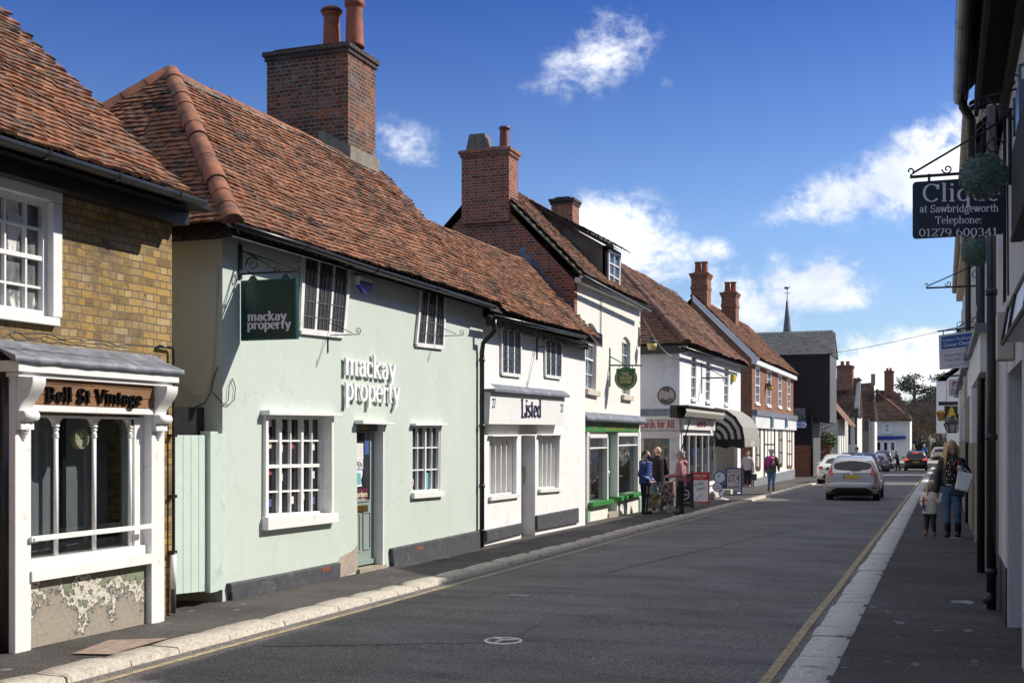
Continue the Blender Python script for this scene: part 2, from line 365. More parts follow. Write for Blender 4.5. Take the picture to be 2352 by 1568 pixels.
# a serif alphabet drawn as pen strokes: l = line, a = arc (cx, cy, rx, ry, from, to), s = serif bar (x, y, half width), d = dot
_n = 'l .2 0 .2 1|s .2 0 .17|s .13 .97 .1|a .5 .6 .3 .38 180 0|l .8 .6 .8 0|s .8 0 .17'
GL = {
'm': (1.62,'l .2 0 .2 1|s .2 0 .16|s .13 .97 .1|a .48 .62 .28 .36 180 0|l .76 .62 .76 0|s .76 0 .15|a 1.04 .62 .28 .36 180 0|l 1.32 .62 1.32 0|s 1.32 0 .16'),
'n': (1.05,_n), 'h': (1.05,_n+'|l .2 .9 .2 1.5|s .13 1.47 .1'), 'u': (1.05,'l .2 1 .2 .4|s .13 .97 .1|a .5 .4 .3 .38 180 360|l .8 0 .8 1|s .73 .97 .1|s .87 .03 .1'),
'a': (.95,'a .45 .66 .27 .32 165 0|l .72 .66 .72 .12|s .78 .04 .1|a .42 .3 .26 .28 90 270|l .42 .57 .72 .57|a .42 .3 .3 .28 270 345'),
'c': (.9,'a .5 .5 .35 .48 45 315|d .74 .78 .09'), 'k': (1.08,'l .2 0 .2 1.5|s .2 0 .17|s .13 1.47 .1|l .2 .42 .72 .97|s .74 .97 .17|l .42 .62 .86 0|s .86 0 .18'),
'y': (1.0,'l .16 .97 .55 .05|s .16 .97 .16|l .88 .97 .42 -.32|s .86 .97 .15|d .3 -.36 .1'), 'w': (1.4,'l .14 .97 .4 0|s .14 .97 .15|l .68 .97 .4 0|l .68 .97 .96 0|s .66 .97 .15|l 1.24 .97 .96 0|s 1.24 .97 .14'),
'p': (1.08,'l .22 -.45 .22 1|s .22 -.45 .18|s .14 .97 .1|a .55 .5 .35 .47 150 -150'), 'q': (1.08,'l .86 -.45 .86 1|s .86 -.45 .18|a .53 .5 .35 .47 30 330'),
'b': (1.08,'l .22 0 .22 1.5|s .14 1.47 .1|a .55 .5 .35 .47 150 -150'), 'd': (1.08,'l .84 0 .84 1.5|s .76 1.47 .1|s .92 .03 .1|a .52 .5 .35 .47 30 330'),
'r': (.8,'l .22 0 .22 1|s .22 0 .18|s .14 .97 .1|a .52 .62 .3 .34 180 50|d .68 .86 .1'), 'o': (1.05,'a .52 .5 .37 .48 0 360'),
'e': (.95,'a .5 .5 .36 .48 0 310|l .14 .54 .84 .54'), 't': (.7,'l .3 1.3 .3 .25|a .5 .25 .2 .22 180 290|l .1 .97 .6 .97'),
'l': (.55,'l .27 0 .27 1.5|s .27 0 .18|s .2 1.47 .1'), 'i': (.55,'l .27 0 .27 1|s .27 0 .18|s .2 .97 .1|d .27 1.36 .1'),
's': (.8,'a .4 .74 .24 .24 40 270|a .4 .26 .26 .24 90 -140'), 'g': (.98,'a .46 .62 .28 .34 0 360|l .6 .93 .86 1|a .46 .3 .26 .1 120 270|a .48 -.2 .36 .24 90 450'), 'f': (.65,'l .3 0 .3 1.15|s .3 0 .18|a .52 1.15 .22 .3 180 50|l .1 .97 .58 .97'),
'v': (1.0,'l .14 .97 .5 0|s .14 .97 .16|l .86 .97 .5 0|s .86 .97 .15'),
'B': (1.25,'l .28 0 .28 1.42|l .1 0 .6 0|l .1 1.42 .56 1.42|a .56 1.08 .34 .34 90 -90|l .28 .74 .56 .74|a .6 .37 .4 .37 90 -90'), 'S': (1.1,'a .55 1.06 .34 .36 30 270|a .55 .35 .37 .35 90 -150|l .86 1.42 .86 1.08|l .17 0 .17 .36'),
'V': (1.35,'l .2 1.42 .68 0|s .2 1.42 .2|l 1.16 1.42 .68 0|s 1.16 1.42 .19'), 'L': (1.15,'l .3 0 .3 1.42|s .3 1.42 .2|l .1 0 1.0 0|l 1.0 0 1.0 .36'),
'C': (1.35,'a .72 .71 .55 .71 42 318|l 1.16 1.4 1.16 1.0'), 'T': (1.25,'l .62 0 .62 1.42|s .62 0 .2|l .1 1.42 1.14 1.42|l .1 1.42 .1 1.1|l 1.14 1.42 1.14 1.1'),
'H': (1.5,'l .28 0 .28 1.42|l 1.2 0 1.2 1.42|l .28 .73 1.2 .73|s .28 0 .2|s .28 1.42 .2|s 1.2 0 .2|s 1.2 1.42 .2'), 'E': (1.2,'l .28 0 .28 1.42|l .1 0 1.02 0|l .1 1.42 .98 1.42|l .28 .73 .8 .73|l 1.02 0 1.02 .34|l .98 1.42 .98 1.1'),
'G': (1.5,'a .75 .71 .57 .71 42 345|l 1.26 .0 1.26 .62|l 1.0 .62 1.42 .62|l 1.2 1.4 1.2 1.0'), 'R': (1.3,'l .28 0 .28 1.42|s .28 0 .2|l .1 1.42 .6 1.42|a .6 1.07 .35 .35 90 -90|l .28 .72 .6 .72|l .62 .72 1.12 0|s 1.14 0 .15'),
'N': (1.5,'l .25 0 .25 1.42|l .25 1.42 1.2 0|l 1.2 0 1.2 1.42|s .25 0 .18|s .2 1.42 .18|s 1.2 1.42 .18'), 'O': (1.5,'a .75 .71 .58 .71 0 360'), 'M': (1.75,'l .25 0 .25 1.42|l .25 1.42 .86 0|l 1.46 1.42 .86 0|l 1.46 0 1.46 1.42|s .25 0 .18|s 1.46 0 .2|s .2 1.42 .14|s 1.5 1.42 .14'),
'A': (1.4,'l .2 0 .68 1.42|l 1.18 0 .68 1.42|l .38 .48 .98 .48|s .2 0 .18|s 1.18 0 .2'), 'D': (1.4,'l .28 0 .28 1.42|l .1 0 .6 0|l .1 1.42 .6 1.42|a .6 .71 .6 .71 90 -90'),
'0': (1.05,'a .52 .71 .38 .71 0 360'), '1': (.75,'l .4 0 .4 1.42|s .4 0 .22|l .4 1.42 .18 1.16'), '2': (1.0,'a .5 1.04 .34 .38 170 -40|l .76 .8 .16 .03|l .14 .03 .88 .03|l .88 0 .88 .26'),
'7': (1.0,'l .14 1.4 .9 1.4|l .14 1.42 .14 1.12|l .88 1.38 .4 0'), '9': (1.0,'a .5 .98 .36 .44 0 360|a .4 .8 .46 .8 20 -70'), '6': (1.0,'a .5 .44 .36 .44 0 360|a .6 .62 .46 .8 200 110'),
'3': (1.0,'a .46 1.06 .32 .36 150 -90|a .46 .36 .36 .36 90 -150'), '4': (1.05,'l .7 0 .7 1.42|s .7 0 .2|l .7 1.42 .1 .42|l .1 .42 .98 .42'), '5': (1.0,'l .22 1.4 .82 1.4|l .22 1.4 .2 .82|a .46 .44 .38 .44 120 -140'),
':': (.5,'d .25 .12 .1|d .25 .85 .1'), ' ': (.6,''), '£': (1.1,'l .4 0 .4 1.0|a .66 1.0 .26 .38 180 20|l .1 .04 .95 .04|l .16 .68 .7 .68'), '.': (.45,'d .22 .1 .1'), "'": (.4,'l .2 1.1 .2 1.42'), '!': (.5,'l .25 .4 .25 1.42|d .25 .1 .1'), '&': (1.3,'a .55 1.1 .26 .3 -60 220|l .34 .9 1.1 0|a .52 .36 .4 .36 120 320')}
def serif_w(s): return sum(GL[c][0] for c in s)
def serif(fr, s, a, b, xh, depth=.01, n=0, thick=.24, thin=.09, mat_=None, name='lettering', parent=None, mb=None, mi=0, ser=True, xf=None, standoff=0):
    """serif lettering: baseline from a to b (u, v), xh = x-height"""
    own = mb is None
    if own: mb = MB()
    W = serif_w(s); a, b = Vector(a), Vector(b); d = (b-a)/W; x = 0; cnt = 0
    def P(px, py, k):
        if xf: uv = xf(px/W, py*xh)
        else: q = a+d*px+Vector((0,py*xh)); uv = (q.x,q.y)
        return fr.P(uv[0], uv[1], n+k)
    def ribbon(pts, f=None):
        nonlocal cnt; cnt += 1; dz = depth+(cnt%5)*.0004; Lf, Rt = [], []
        for i, p in enumerate(pts):
            t = Vector(pts[min(i+1,len(pts)-1)])-Vector(pts[max(i-1,0)])
            if t.length < 1e-6: t = Vector((1,0))
            t.normalize(); w = (thin+(thick-thin)*abs(t.y)**1.3)/2 if f is None else f
            nn = Vector((-t.y,t.x))*w; Lf.append(Vector(p)+nn); Rt.append(Vector(p)-nn)
        rows = [[P(q.x,q.y,standoff), P(q.x,q.y,dz), P(r.x,r.y,dz), P(r.x,r.y,standoff)] for q, r in zip(Lf, Rt)]
        mb.grid(rows, mi, False, True, True)
    for ch in s:
        adv, g = GL[ch]
        for st in g.split('|'):
            if not st: continue
            k, *v = st.split(); v = [float(q) for q in v]
            if k == 'l':
                e0, e1 = Vector((v[0]+x,v[1])), Vector((v[2]+x,v[3])); ribbon([e0, (e0+e1)/2, e1])
            elif k == 'a':
                ns = max(5, int(abs(v[5]-v[4])/22)); ribbon([(v[0]+x+v[2]*cos(radians(v[4]+(v[5]-v[4])*i/ns)), v[1]+v[3]*sin(radians(v[4]+(v[5]-v[4])*i/ns))) for i in range(ns+1)])
            elif k == 's' and ser: ribbon([(x+v[0]-v[2],v[1]+thin*.3),(x+v[0]+v[2],v[1]+thin*.3)], thin*.62)
            elif k == 'd': ribbon([(x+v[0]-v[2],v[1]),(x+v[0]+v[2],v[1])], v[2])
        x += adv
    return mb.build(name, mat_, parent) if own else mb

# ------------------------------------------------------------------ building kit
def inside(p, poly):
    r = False; n = len(poly)
    for i in range(n):
        a, b = poly[i], poly[(i+1)%n]
        if (a[1] > p[1]) != (b[1] > p[1]) and p[0] < (b[0]-a[0])*(p[1]-a[1])/(b[1]-a[1])+a[0]: r = not r
    return r
def tiles(mb, p0, p1, up, poly, tw=.165, gauge=.098, th=.020, sag=.03, seed=0, jit=1., bell=0):
    """clay tiles laid in courses: p0->p1 is the eave, up the direction up the slope, poly the outline in (along, up) metres"""
    rnd = random.Random(seed); p0, p1, up = Vector(p0), Vector(p1), Vector(up).normalized(); e = (p1-p0).normalized(); nn = e.cross(up).normalized()
    if nn.z < 0: nn = -nn
    if mb.col is None: mb.col = []
    us = [p[0] for p in poly]; vs = [p[1] for p in poly]
    def S(u, v, h):
        w = sag*(1.1+noise.noise(Vector((u*.35+seed,v*.5,seed*1.7)))+.5*noise.noise(Vector((u*1.3,v*1.1,seed))))
        if bell: w += bell*max(0, 1-v/.9)**2
        return p0+e*u+up*v+nn*(h+w)
    mb.face([S(u,max(v,.22),-.03-sag*2) for u, v in poly]); mb.col.append(.05)
    r = 0; v = min(vs)
    while v < max(vs):
        u = min(us)-(tw/2 if r % 2 else 0)-rnd.random()*.02
        wavy = rnd.uniform(-.008,.008)*jit
        while u < max(us):
            w = tw*rnd.uniform(.95,1.02)
            if inside((u+w/2, v+gauge*.5), poly):
                j0, j1 = rnd.uniform(-.01,.01)*jit+wavy, rnd.uniform(-.01,.01)*jit+wavy
                l0, l1 = rnd.uniform(-.004,.016)*jit, rnd.uniform(-.004,.016)*jit; cam_ = rnd.uniform(.002,.006)
                a, b = S(u+.003,v+j0,th+l0), S(u+w-.003,v+j1,th+l1); m = S(u+w/2,v+(j0+j1)/2,th+(l0+l1)/2+cam_)
                a2, b2 = S(u+.003,v+gauge*1.35,.004), S(u+w-.003,v+gauge*1.35,.004); m2 = S(u+w/2,v+gauge*1.35,.004+cam_)
                a3, b3, m3 = S(u+.003,v+j0,l0-.004), S(u+w-.003,v+j1,l1-.004), S(u+w/2,v+(j0+j1)/2,-.004)
                c = rnd.random(); c = min(.99, max(.01, c*.62+.38*(.5+.75*noise.noise(Vector((u*.55,v*.8,seed+3.)))+.35*noise.noise(Vector((u*2.1,v*2.4,seed)))))) 
                for q in ([a,m,m2,a2],[m,b,b2,m2],[a3,m3,m,a],[m3,b3,b,m]): mb.face(q); mb.col.append(c)
            u += w
        v += gauge; r += 1
def ridge(mb, a, b, r=.12, seg_len=.42, mi=0, lift=.0, flare=1.06, seed=0, across=None):
    """half-round tiles along a ridge or hip"""
    rnd = random.Random(seed); a, b = Vector(a), Vector(b); L = (b-a).length; n = max(1, round(L/seg_len)); d = (b-a)/n; dn = d.normalized()
    side = dn.cross(Vector((0,0,1))).normalized(); up = side.cross(dn).normalized()
    for i in range(n):
        rows = []; k = rnd.uniform(.95,1.05); o = rnd.uniform(-.012,.012)
        for t, f in ((0,flare),(.93,1.0),(1.04,.97)):
            c = a+d*(i+t)+up*(lift+o); rows.append([c+(side*cos(x)*1.0+up*(sin(x)-.35))*r*f*k for x in [pi*q/8-.0 for q in range(9)]])
        mb.grid(rows, mi, True); mb.grid([rows[0],[p-up*.02+dn*.004-(p-(a+d*i))*.12 for p in rows[0]]], mi, False)
        mb.face(rows[0][::-1], mi)
        if mb.col is not None: pass
def frame_line(fr, q, k): return q
def window(parent, fr, q, cols, rows, fw=.05, bw=.022, rec=.06, proud=.0, sill=.05, split=None, name='window', glass=None, mats=None, leads=None, sashes=True, head=0, label=None, dep=.065):
    """q = four corners TL, TR, BR, BL in the plane; cols may be a list of light widths; recessed by rec"""
    w = MB(); m = mats or WHITE; n0, n1 = -rec-.03, -rec-.03+dep+proud
    for i, (a, b) in enumerate(((q[0],q[1]),(q[1],q[2]),(q[2],q[3]),(q[3],q[0]))):
        w.bar(fr, a, b, fw*2, n0+.0004*i, n1+.0016*(i%2)+.0004*i)
    ww = (Vector(q[1])-Vector(q[0])).length; hh = (Vector(q[3])-Vector(q[0])).length
    for i in range(1, cols):
        big = split and i in split
        w.bar(fr, bil(q,i/cols,0), bil(q,i/cols,1), fw*1.2 if big else bw, n0+.004, (n1 if big else n1-.012)-.001)
    for j in range(1, rows):
        mid = sashes and j*2 == rows
        w.bar(fr, bil(q,0,j/rows), bil(q,1,j/rows), bw*1.9 if mid else bw, n0+.006, (n1-.004) if mid else n1-.0145)
    o = w.build(name, m, parent)
    if label: o['label'] = label
    g = MB(); g.slab(fr, q, n0-.004, n0+.012); g.build('pane', glass or GLASS, o)
    if leads:                                                        # lead cames in each light
        l = MB(); lc, lr = leads
        for i in range(1, lc): l.bar(fr, bil(q,i/lc,0), bil(q,i/lc,1), .011, n0+.012, n0+.02)
        for j in range(1, lr): l.bar(fr, bil(q,0,j/lr), bil(q,1,j/lr), .012, n0+.0125, n0+.022)
        l.build('lead_cames', LEADC, o)
    if sill:
        s = MB(); a, b = q[3], q[2]; e = .05
        du = (Vector(b)-Vector(a)).normalized()*e
        s.slab(fr, [tuple(Vector(a)-du), tuple(Vector(b)+du), tuple(Vector(b)+du-Vector((0,sill))), tuple(Vector(a)-du-Vector((0,sill)))], -rec-.03, .06); s.build('sill', m, o, bevel=.004)
    if head:
        s = MB(); a, b = q[0], q[1]; du = (Vector(b)-Vector(a)).normalized()*.07
        s.slab(fr, [tuple(Vector(a)-du), tuple(Vector(b)+du), tuple(Vector(b)+du+Vector((0,head))), tuple(Vector(a)-du+Vector((0,head)))], -.02, .09); s.build('hood', m, o, bevel=.004)
    return o
LEADC = mat('lead_came', (.10,.105,.11), .5, .2)
def gutter(parent, pts, r=.055, mi=PIPE, clips=True, name='gutter'):
    g = MB(); pts = [Vector(p) for p in pts]; rows = []
    for i, p in enumerate(pts):
        d = (pts[min(i+1,len(pts)-1)]-pts[max(i-1,0)]).normalized(); s = d.cross(Vector((0,0,1))).normalized()
        rows.append([p+s*cos(x)*r-Vector((0,0,1))*sin(x)*r for x in [pi*k/8 for k in range(9)]]+[p+s*cos(x)*r*.86-Vector((0,0,1))*sin(x)*r*.86 for x in [pi*k/8 for k in range(8,-1,-1)]])
    g.grid(rows, 0, True, True, True)
    if clips:
        L = (pts[-1]-pts[0]).length; n = int(L/.85)
        for i in range(n):
            c = pts[0].lerp(pts[-1], (i+.5)/n) if len(pts) == 2 else pts[min(len(pts)-1,int((i+.5)/n*len(pts)))]
            d = (pts[-1]-pts[0]).normalized(); s = d.cross(Vector((0,0,1))).normalized()
            for w in (-.02,.02):
                pass
            g.grid([[c+d*w+s*cos(x)*r*1.12-Vector((0,0,1))*sin(x)*r*1.12 for x in [pi*k/8-.15 for k in range(10)]] for w in (-.016,.016)], 0, True)
    return g.build(name, mi, parent)
def chimney(parent, fr, x0, x1, z0, z1, d0, d1, m, pots=(), capn=2, name='chimney', pot_m=None, tall=.5, band=None, capm=None):
    """stack in frame fr between u x0..x1, height z0..z1, depth n d0..d1"""
    c = MB(); c.slab(fr, [(x0,z0),(x1,z0),(x1,z1),(x0,z1)], d0, d1)
    o = c.build(name, m, parent)
    k = MB()
    for i in range(capn):
        e = .03+.03*i; a = z1-.075*(capn-i)+.002*i; k.slab(fr, [(x0-e,a),(x1+e,a),(x1+e,a+.075),(x0-e,a+.075)], d0-e, d1+e)
    if band: k.slab(fr, [(x0-.03,band),(x1+.03,band),(x1+.03,band+.15),(x0-.03,band+.15)], d0-.03, d1+.03)
    k.slab(fr, [(x0+.04,z1),(x1-.04,z1),(x1-.12,z1+.06),(x0+.12,z1+.06)], d0+.05, d1-.05)
    k.build('cap', capm or m, o)
    for (u, n, r, h) in pots:
        p = MB(); b = fr.P(u, z1+.04, n); p.lathe([(r*1.05,0),(r*1.0,.05),(r*.95,.1),(r*.86,h*.8),(r*.84,h*.86),(r*1.02,h*.88),(r*1.06,h*.95),(r*1.0,h),(r*.75,h),(r*.75,h-.08)], b, 20)
        p.build('chimney_pot', pot_m or CLAYP, o)
    return o
def scroll(c, U, V, r0, turns, s0, sgn=1, n=30):
    return [Vector(c)+(Vector(U)*cos(s0+sgn*t*turns*2*pi/n)+Vector(V)*sin(s0+sgn*t*turns*2*pi/n))*(r0*(1-.82*t/n)) for t in range(n+1)]
# ------------------------------------------------------------------ ground, road, pavements, kerbs, markings
def asphalt(name, base, speck, rough=.75, patch=.25, fine=160, gum=False):
    m, nt, b = nodes(name)
    f1 = noise_n(nt, fine, 2, .6); f2 = noise_n(nt, .55, 6, .6); f3 = noise_n(nt, 34, 3, .7)
    c = ramp(nt, f1, [(.36,tuple(x*.35 for x in base)),(.5,base),(.66,speck)])
    c = mixc(nt, .8, c, ramp(nt, f3, [(.3,(.6,.6,.62)),(.5,(1,1,1)),(.72,(1.3,1.3,1.3))]), 'MULTIPLY')
    c = mixc(nt, .85, c, ramp(nt, noise_n(nt, 62, 2, .5), [(.36,(.35,.35,.36)),(.5,(1,1,1)),(.66,(1.8,1.75,1.7))]), 'MULTIPLY')
    c = mixc(nt, .7, c, ramp(nt, noise_n(nt, 1.6, 8, .75, sc=(.35,1.3,1)), [(.34,(.45,.45,.45)),(.5,(1,1,1)),(.66,(1.25,1.22,1.2)),(.74,(2.1,2.0,1.9))]), 'MULTIPLY')
    c = mixc(nt, patch, c, ramp(nt, f2, [(.3,(.45,.45,.47)),(.55,(1,1,1)),(.75,(1.7,1.65,1.6))]), 'MULTIPLY')
    if gum: c = mixc(nt, ramp(nt, noise_n(nt, 7, 1, .3), [(.74,(0,0,0)),(.76,(.6,.6,.6))]), c, (.3,.29,.28))
    nt.links.new(c, b.inputs['Base Color'])
    r = ramp(nt, f2, [(.3,(rough+.1,)*3),(.7,(rough-.12,)*3)]); nt.links.new(r, b.inputs['Roughness']); b.inputs['Specular IOR Level'].default_value = .35
    bump(nt, b, f1, .55, .006)
    return m
ROADM = asphalt('road_asphalt', (.115,.104,.098), (.34,.31,.29), .72)
PAVEM = asphalt('pavement_asphalt', (.075,.066,.062), (.13,.118,.112), .8, .35, 240, gum=True)
PATCHM = asphalt('dark_road_patch', (.09,.088,.088), (.26,.25,.25), .6)
KERBM = mat('granite_kerb', (.47,.42,.35), .85, .3, 30, .5, dirt=(.13,.12,.10), dirt_amt=.35, dscale=5, bscale=90)
KERBR = mat('grey_granite_kerb', (.55,.54,.53), .8, .35, 45, .5, dirt=(.15,.145,.13), dirt_amt=.35, dscale=4, bscale=110)
YELLOW = mat('worn_yellow_line', (.42,.335,.19), .8, .2, 12, .2, dirt=(.14,.12,.09), dirt_amt=.75, dscale=14)
EARTH = mat('earth', (.11,.10,.07), .95, .3, 2)
g = MB()
g.face([(-400,-60,-.02),(400,-60,-.02),(400,0,-.02),(-400,0,-.02)]); g.face([(-400,0,-.02),(400,0,-.02),(400,220,-2.0),(-400,220,-2.0)]); g.face([(-400,220,-2.0),(400,220,-2.0),(400,900,-2.0),(-400,900,-2.0)])
o = g.build('ground', EARTH, kind='structure')
g = MB(); rows = []
for i in range(60):
    s = -10+i*4; rows.append([(t, s, road_z(s)+.012*cos((t+3.5)/2.6*1.4)) for t in (-6.2,-5.6,-5,-4.2,-3.5,-2.6,-1.9,-1.2,-.95)])
g.grid(rows); g.build('road', ROADM, kind='structure')
def crown(t): return .012*cos((t+3.5)/2.6*1.4)
def strip(name, t0, t1, s0, s1, m, side, dz=0, nt_=4):
    b = MB(); n = max(2, int((s1-s0)/1.2)); rows = []
    for i in range(n+1):
        s = s0+(s1-s0)*i/n; rows.append([(t0+(t1-t0)*j/nt_, s, pave_z(s, t0+(t1-t0)*j/nt_)+dz+.006*noise.noise(Vector((s*.7,j,side)))) for j in range(nt_+1)])
    b.grid(rows); return b.build(name, m, kind='structure')
strip('pavement', -10.5, -6.10, -8, 125, PAVEM, 0, nt_=8)
strip('pavement', -.74, 1.3, -8, 125, PAVEM, 1)
def kerb(ta, tb, face_t, m, seed, z0):
    b = MB(); rnd = random.Random(seed); s = -8
    while s < 122:
        L = rnd.uniform(.55,1.15); L = L if s < 45 else L*2.5; j = rnd.uniform(-.012,.012); zz = rnd.uniform(.006,.018); e = rnd.uniform(.004,.012)
        a0, a1 = s+e, s+L-e; xs = sorted((ta+j, tb)); 
        n = 4; rows = []
        for i in range(n+1):
            y = a0+(a1-a0)*i/n; end = .012 if i in (0,n) else 0
            w = .006*noise.noise(Vector((y*4,seed,1)))
            x0, x1 = xs; zt = pave_z(y, ta if ta < -3 else 0)+zz+w-end
            ro = .014
            if face_t > 0: prof = [(x0,zt-.16),(x0,zt-.015),(x0+.012,zt),(x1-ro,zt-.004),(x1-.008,zt-.014),(x1,zt-ro),(x1+.01,road_z(y)-.03)]
            else: prof = [(x0-.01,road_z(y)-.03),(x0,zt-ro),(x0+.008,zt-.014),(x0+ro,zt-.004),(x1-.012,zt),(x1,zt-.015),(x1,zt-.16)]
            rows.append([(x,y,z) for x, z in prof])
        b.grid(rows, 0, True); b.face(rows[0][::-1]); b.face(rows[-1])
        s += L
    return b.build('kerb', m, kind='structure')
kerb(-6.15, -5.86, 1, KERBM, 3, 0); kerb(-1.03, -.70, -1, KERBR, 5, 0)
def line(name, t0, t1, s0, s1, m, wob=.02, dz=.005, seed=0):
    b = MB(); n = max(2,int((s1-s0)/.6)); rows = []
    for i in range(n+1):
        s = s0+(s1-s0)*i/n; k = wob*noise.noise(Vector((s*.3,seed,2))); rows.append([(t0+k, s, road_z(s)+crown(t0)+dz), (t1+k, s, road_z(s)+crown(t1)+dz)])
    b.grid(rows); return b.build(name, m, kind='structure')
line('road_marking', -5.70, -5.63, -4, 110, YELLOW); line('road_marking', -1.25, -1.17, -4, 110, YELLOW, seed=4)
# darker reinstatement patch and a worn pale seam on the carriageway
b = MB(); P4 = [PG(700,1440,.0), PG(1235,1436,0), PG(1170,1478,0), PG(600,1486,0)]; b.face([p+Vector((0,0,crown(p.x)+.004)) for p in P4]); b.build('road_patch', PATCHM, kind='structure')
# buff paving slab set in the left pavement
b = MB(); SL = mat('buff_slab', (.30,.22,.17), .9, .25, 9, .3, dirt=(.12,.1,.08), dirt_amt=.4)
P4 = [PG(165,1502,.05), PG(250,1470,.05), PG(388,1468,.05), PG(255,1506,.05)]; b.face([Vector((p.x,p.y,pave_z(p.y,p.x)+.012)) for p in P4]); b.build('paving_slab', SL, kind='structure')
# small iron covers
IRON = mat('worn_iron', (.30,.29,.28), .5, .3, 14, .3, metal=.3, dirt=(.06,.055,.05), dirt_amt=.5, dscale=11); IRONR = mat('bright_iron_rim', (.75,.73,.7), .55, .15, 20)
t = None
def cover(x, y, r, label):
    p = PG(x, y, 0); z = p.z+crown(p.x)
    t = thing('road_cover', label, 'manhole cover', (p.x,p.y,z))
    b = MB(); b.lathe([(r*.86,.0),(r*.86,.007),(.001,.008)], (p.x,p.y,z), 28, cap=False); b.build('cover_plate', mat('dark_iron', (.07,.07,.07), .6, .3, 30, .4), t)
    b = MB(); b.lathe([(r*.86,.004),(r*.86,.011),(r,.011),(r*1.02,.002)], (p.x,p.y,z), 28, cap=False); b.build('rim', IRONR, t)
    b = MB()
    for k in range(3):
        a = k*2*pi/3+.4; b.tube([(p.x,p.y,z+.011),(p.x+cos(a)*r*.85,p.y+sin(a)*r*.85,z+.011)], .012, 6)
    b.build('spokes', IRONR, t)
cover(1156, 1475, .165, 'small round iron cover with a pale rim and three spokes in the road')
p = PG(1194,1370,0); b = MB(); b.box((p.x-.12,p.y-.06,p.z),(p.x+.12,p.y+.06,p.z+.02)); tag(b.build('stopcock_lid', IRON), 'small rectangular iron lid sunk in the road near the left kerb', 'utility cover')
for (x, y, lab) in ((2195,1236,'pale rectangular lid in the right pavement behind the woman in jeans'), (2210,1384,'grey ribbed drain lid in the right pavement by the white pilaster')):
    p = PG(x, y, .14); b = MB(); b.box((p.x-.1,p.y-.11,p.z-.004),(p.x+.1,p.y+.11,p.z+.012)); tag(b.build('utility_lid', IRON), lab, 'utility cover')

TAR = mat('tar_seam', (.028,.027,.027), .5, .3, 20)                    # old trench seams sealed with tar
def seam(pts, w, seed, name='tar_seam'):
    b = MB(); rows = []
    for i in range(len(pts)-1):
        for k in range(14):
            x, s = pts[i][0]+(pts[i+1][0]-pts[i][0])*k/14, pts[i][1]+(pts[i+1][1]-pts[i][1])*k/14; d = Vector((pts[i+1][0]-pts[i][0],pts[i+1][1]-pts[i][1])).normalized(); n = Vector((-d.y,d.x)); q = .03*noise.noise(Vector((s*1.5,x*1.5,seed))); ww = w*(1+.7*noise.noise(Vector((s*3,x*3,seed+5))))
            rows.append([(x+n.x*(q-ww),s+n.y*(q-ww),road_z(s)+crown(x)+.0045),(x+n.x*(q+ww),s+n.y*(q+ww),road_z(s)+crown(x)+.0045)])
    b.grid(rows); b.build(name, TAR, kind='structure')
seam([(-4.3,15.5),(-2.9,26)], .012, 1); seam([(-2.0,31),(-3.2,22.5)], .010, 2); seam([(-1.3,19.5),(-3.4,19.8)], .010, 3)
b = MB(); b.box((-5.5,114,-2.2),(1.4,150,road_z(114)+.52)); b.build('far_pavement', mat('beige_far_paving', (.30,.26,.22), .9, .1, .5), kind='structure')
# ------------------------------------------------------------------ vintage shop, yellow brick, left edge of the photo
def shell(mb, fr, u0, u1, z0, z1, depth, mi=0, front_gap=.1):
    mb.slab(fr, [(u0,z0),(u0+.1,z0),(u0+.1,z1),(u0,z1)], -depth, -front_gap, mi); mb.slab(fr, [(u1-.1,z0),(u1,z0),(u1,z1),(u1-.1,z1)], -depth, -front_gap, mi)
    mb.slab(fr, [(u0,z0),(u1,z0),(u1,z1),(u0,z1)], -depth-.1, -depth, mi)
def gable(mb, fr, pts, n0, n1, mi=0): mb.slab(fr, pts, n0, n1, mi)
WOOD = mat('rough_sawn_plank', (.30,.15,.065), .8, .35, 3, .4, dirt=(.14,.07,.035), dirt_amt=.6, dscale=6, stretch=(1,.15,1))
BF = Fr('L', -7.2); BS = Fr('L', -7.0)
T = thing('vintage_shop_house', 'yellow brick house with white vintage shop front and wooden name board at left edge', 'house', (-7.2, 8, 0))
b = MB(); wq = [(7.02,3.72),(8.2,3.72),(8.2,2.72),(7.02,2.72)]
sl_, sr_ = BS.px(65,1300)[0], BS.px(342,1280)[0]
zs = BS.px(200,1285)[1]; zt_ = BS.px(200,955)[1]
hole = [(sl_,zs-.02),(sr_,zs-.02),(sr_,zt_),(sl_,zt_)]
b.wall(BF, [(2,-.3),(9.9,-.3),(9.9,3.95),(2,3.95)], [wq, hole], 0, .3); shell(b, BF, 2, 9.9, -.3, 3.95, 6.2)
b.build('wall', BR_YEL, T)
b = MB(); b.slab(Fr('C', 9.62), [(-13.4,-.3),(-7.22,-.3),(-7.22,3.8),(-10.3,6.8),(-13.4,3.8)], -.14, -.02); b.build('gable_wall', BR_SOOT, T)
m_, nt, bb = nodes('curtained_glass'); CURT = m_; nt.links.new(ramp(nt, noise_n(nt, 2.3, 5, .6, sc=(1,1.6,.6)), [(.38,(.06,.065,.065)),(.47,(.16,.165,.165)),(.53,(.2,.2,.19)),(.55,(.62,.62,.6))]), bb.inputs['Base Color']); bb.inputs['Roughness'].default_value = .05
w = window(T, BF, wq, 5, 4, .055, .02, .07, sill=.07, sashes=True, glass=CURT)
s = MB(); e = .11
for i, (a, c) in enumerate((((wq[0][0]-.02,2.73),(wq[0][0]-.02,3.71)),((wq[1][0]+.05,2.73),(wq[1][0]+.05,3.71)),((wq[0][0]-.1,3.77),(wq[1][0]+.105,3.77)))): s.bar(BF, a, c, e, -.05, .03+.004*i)
s.build('architrave', WHITE, w, bevel=.004)
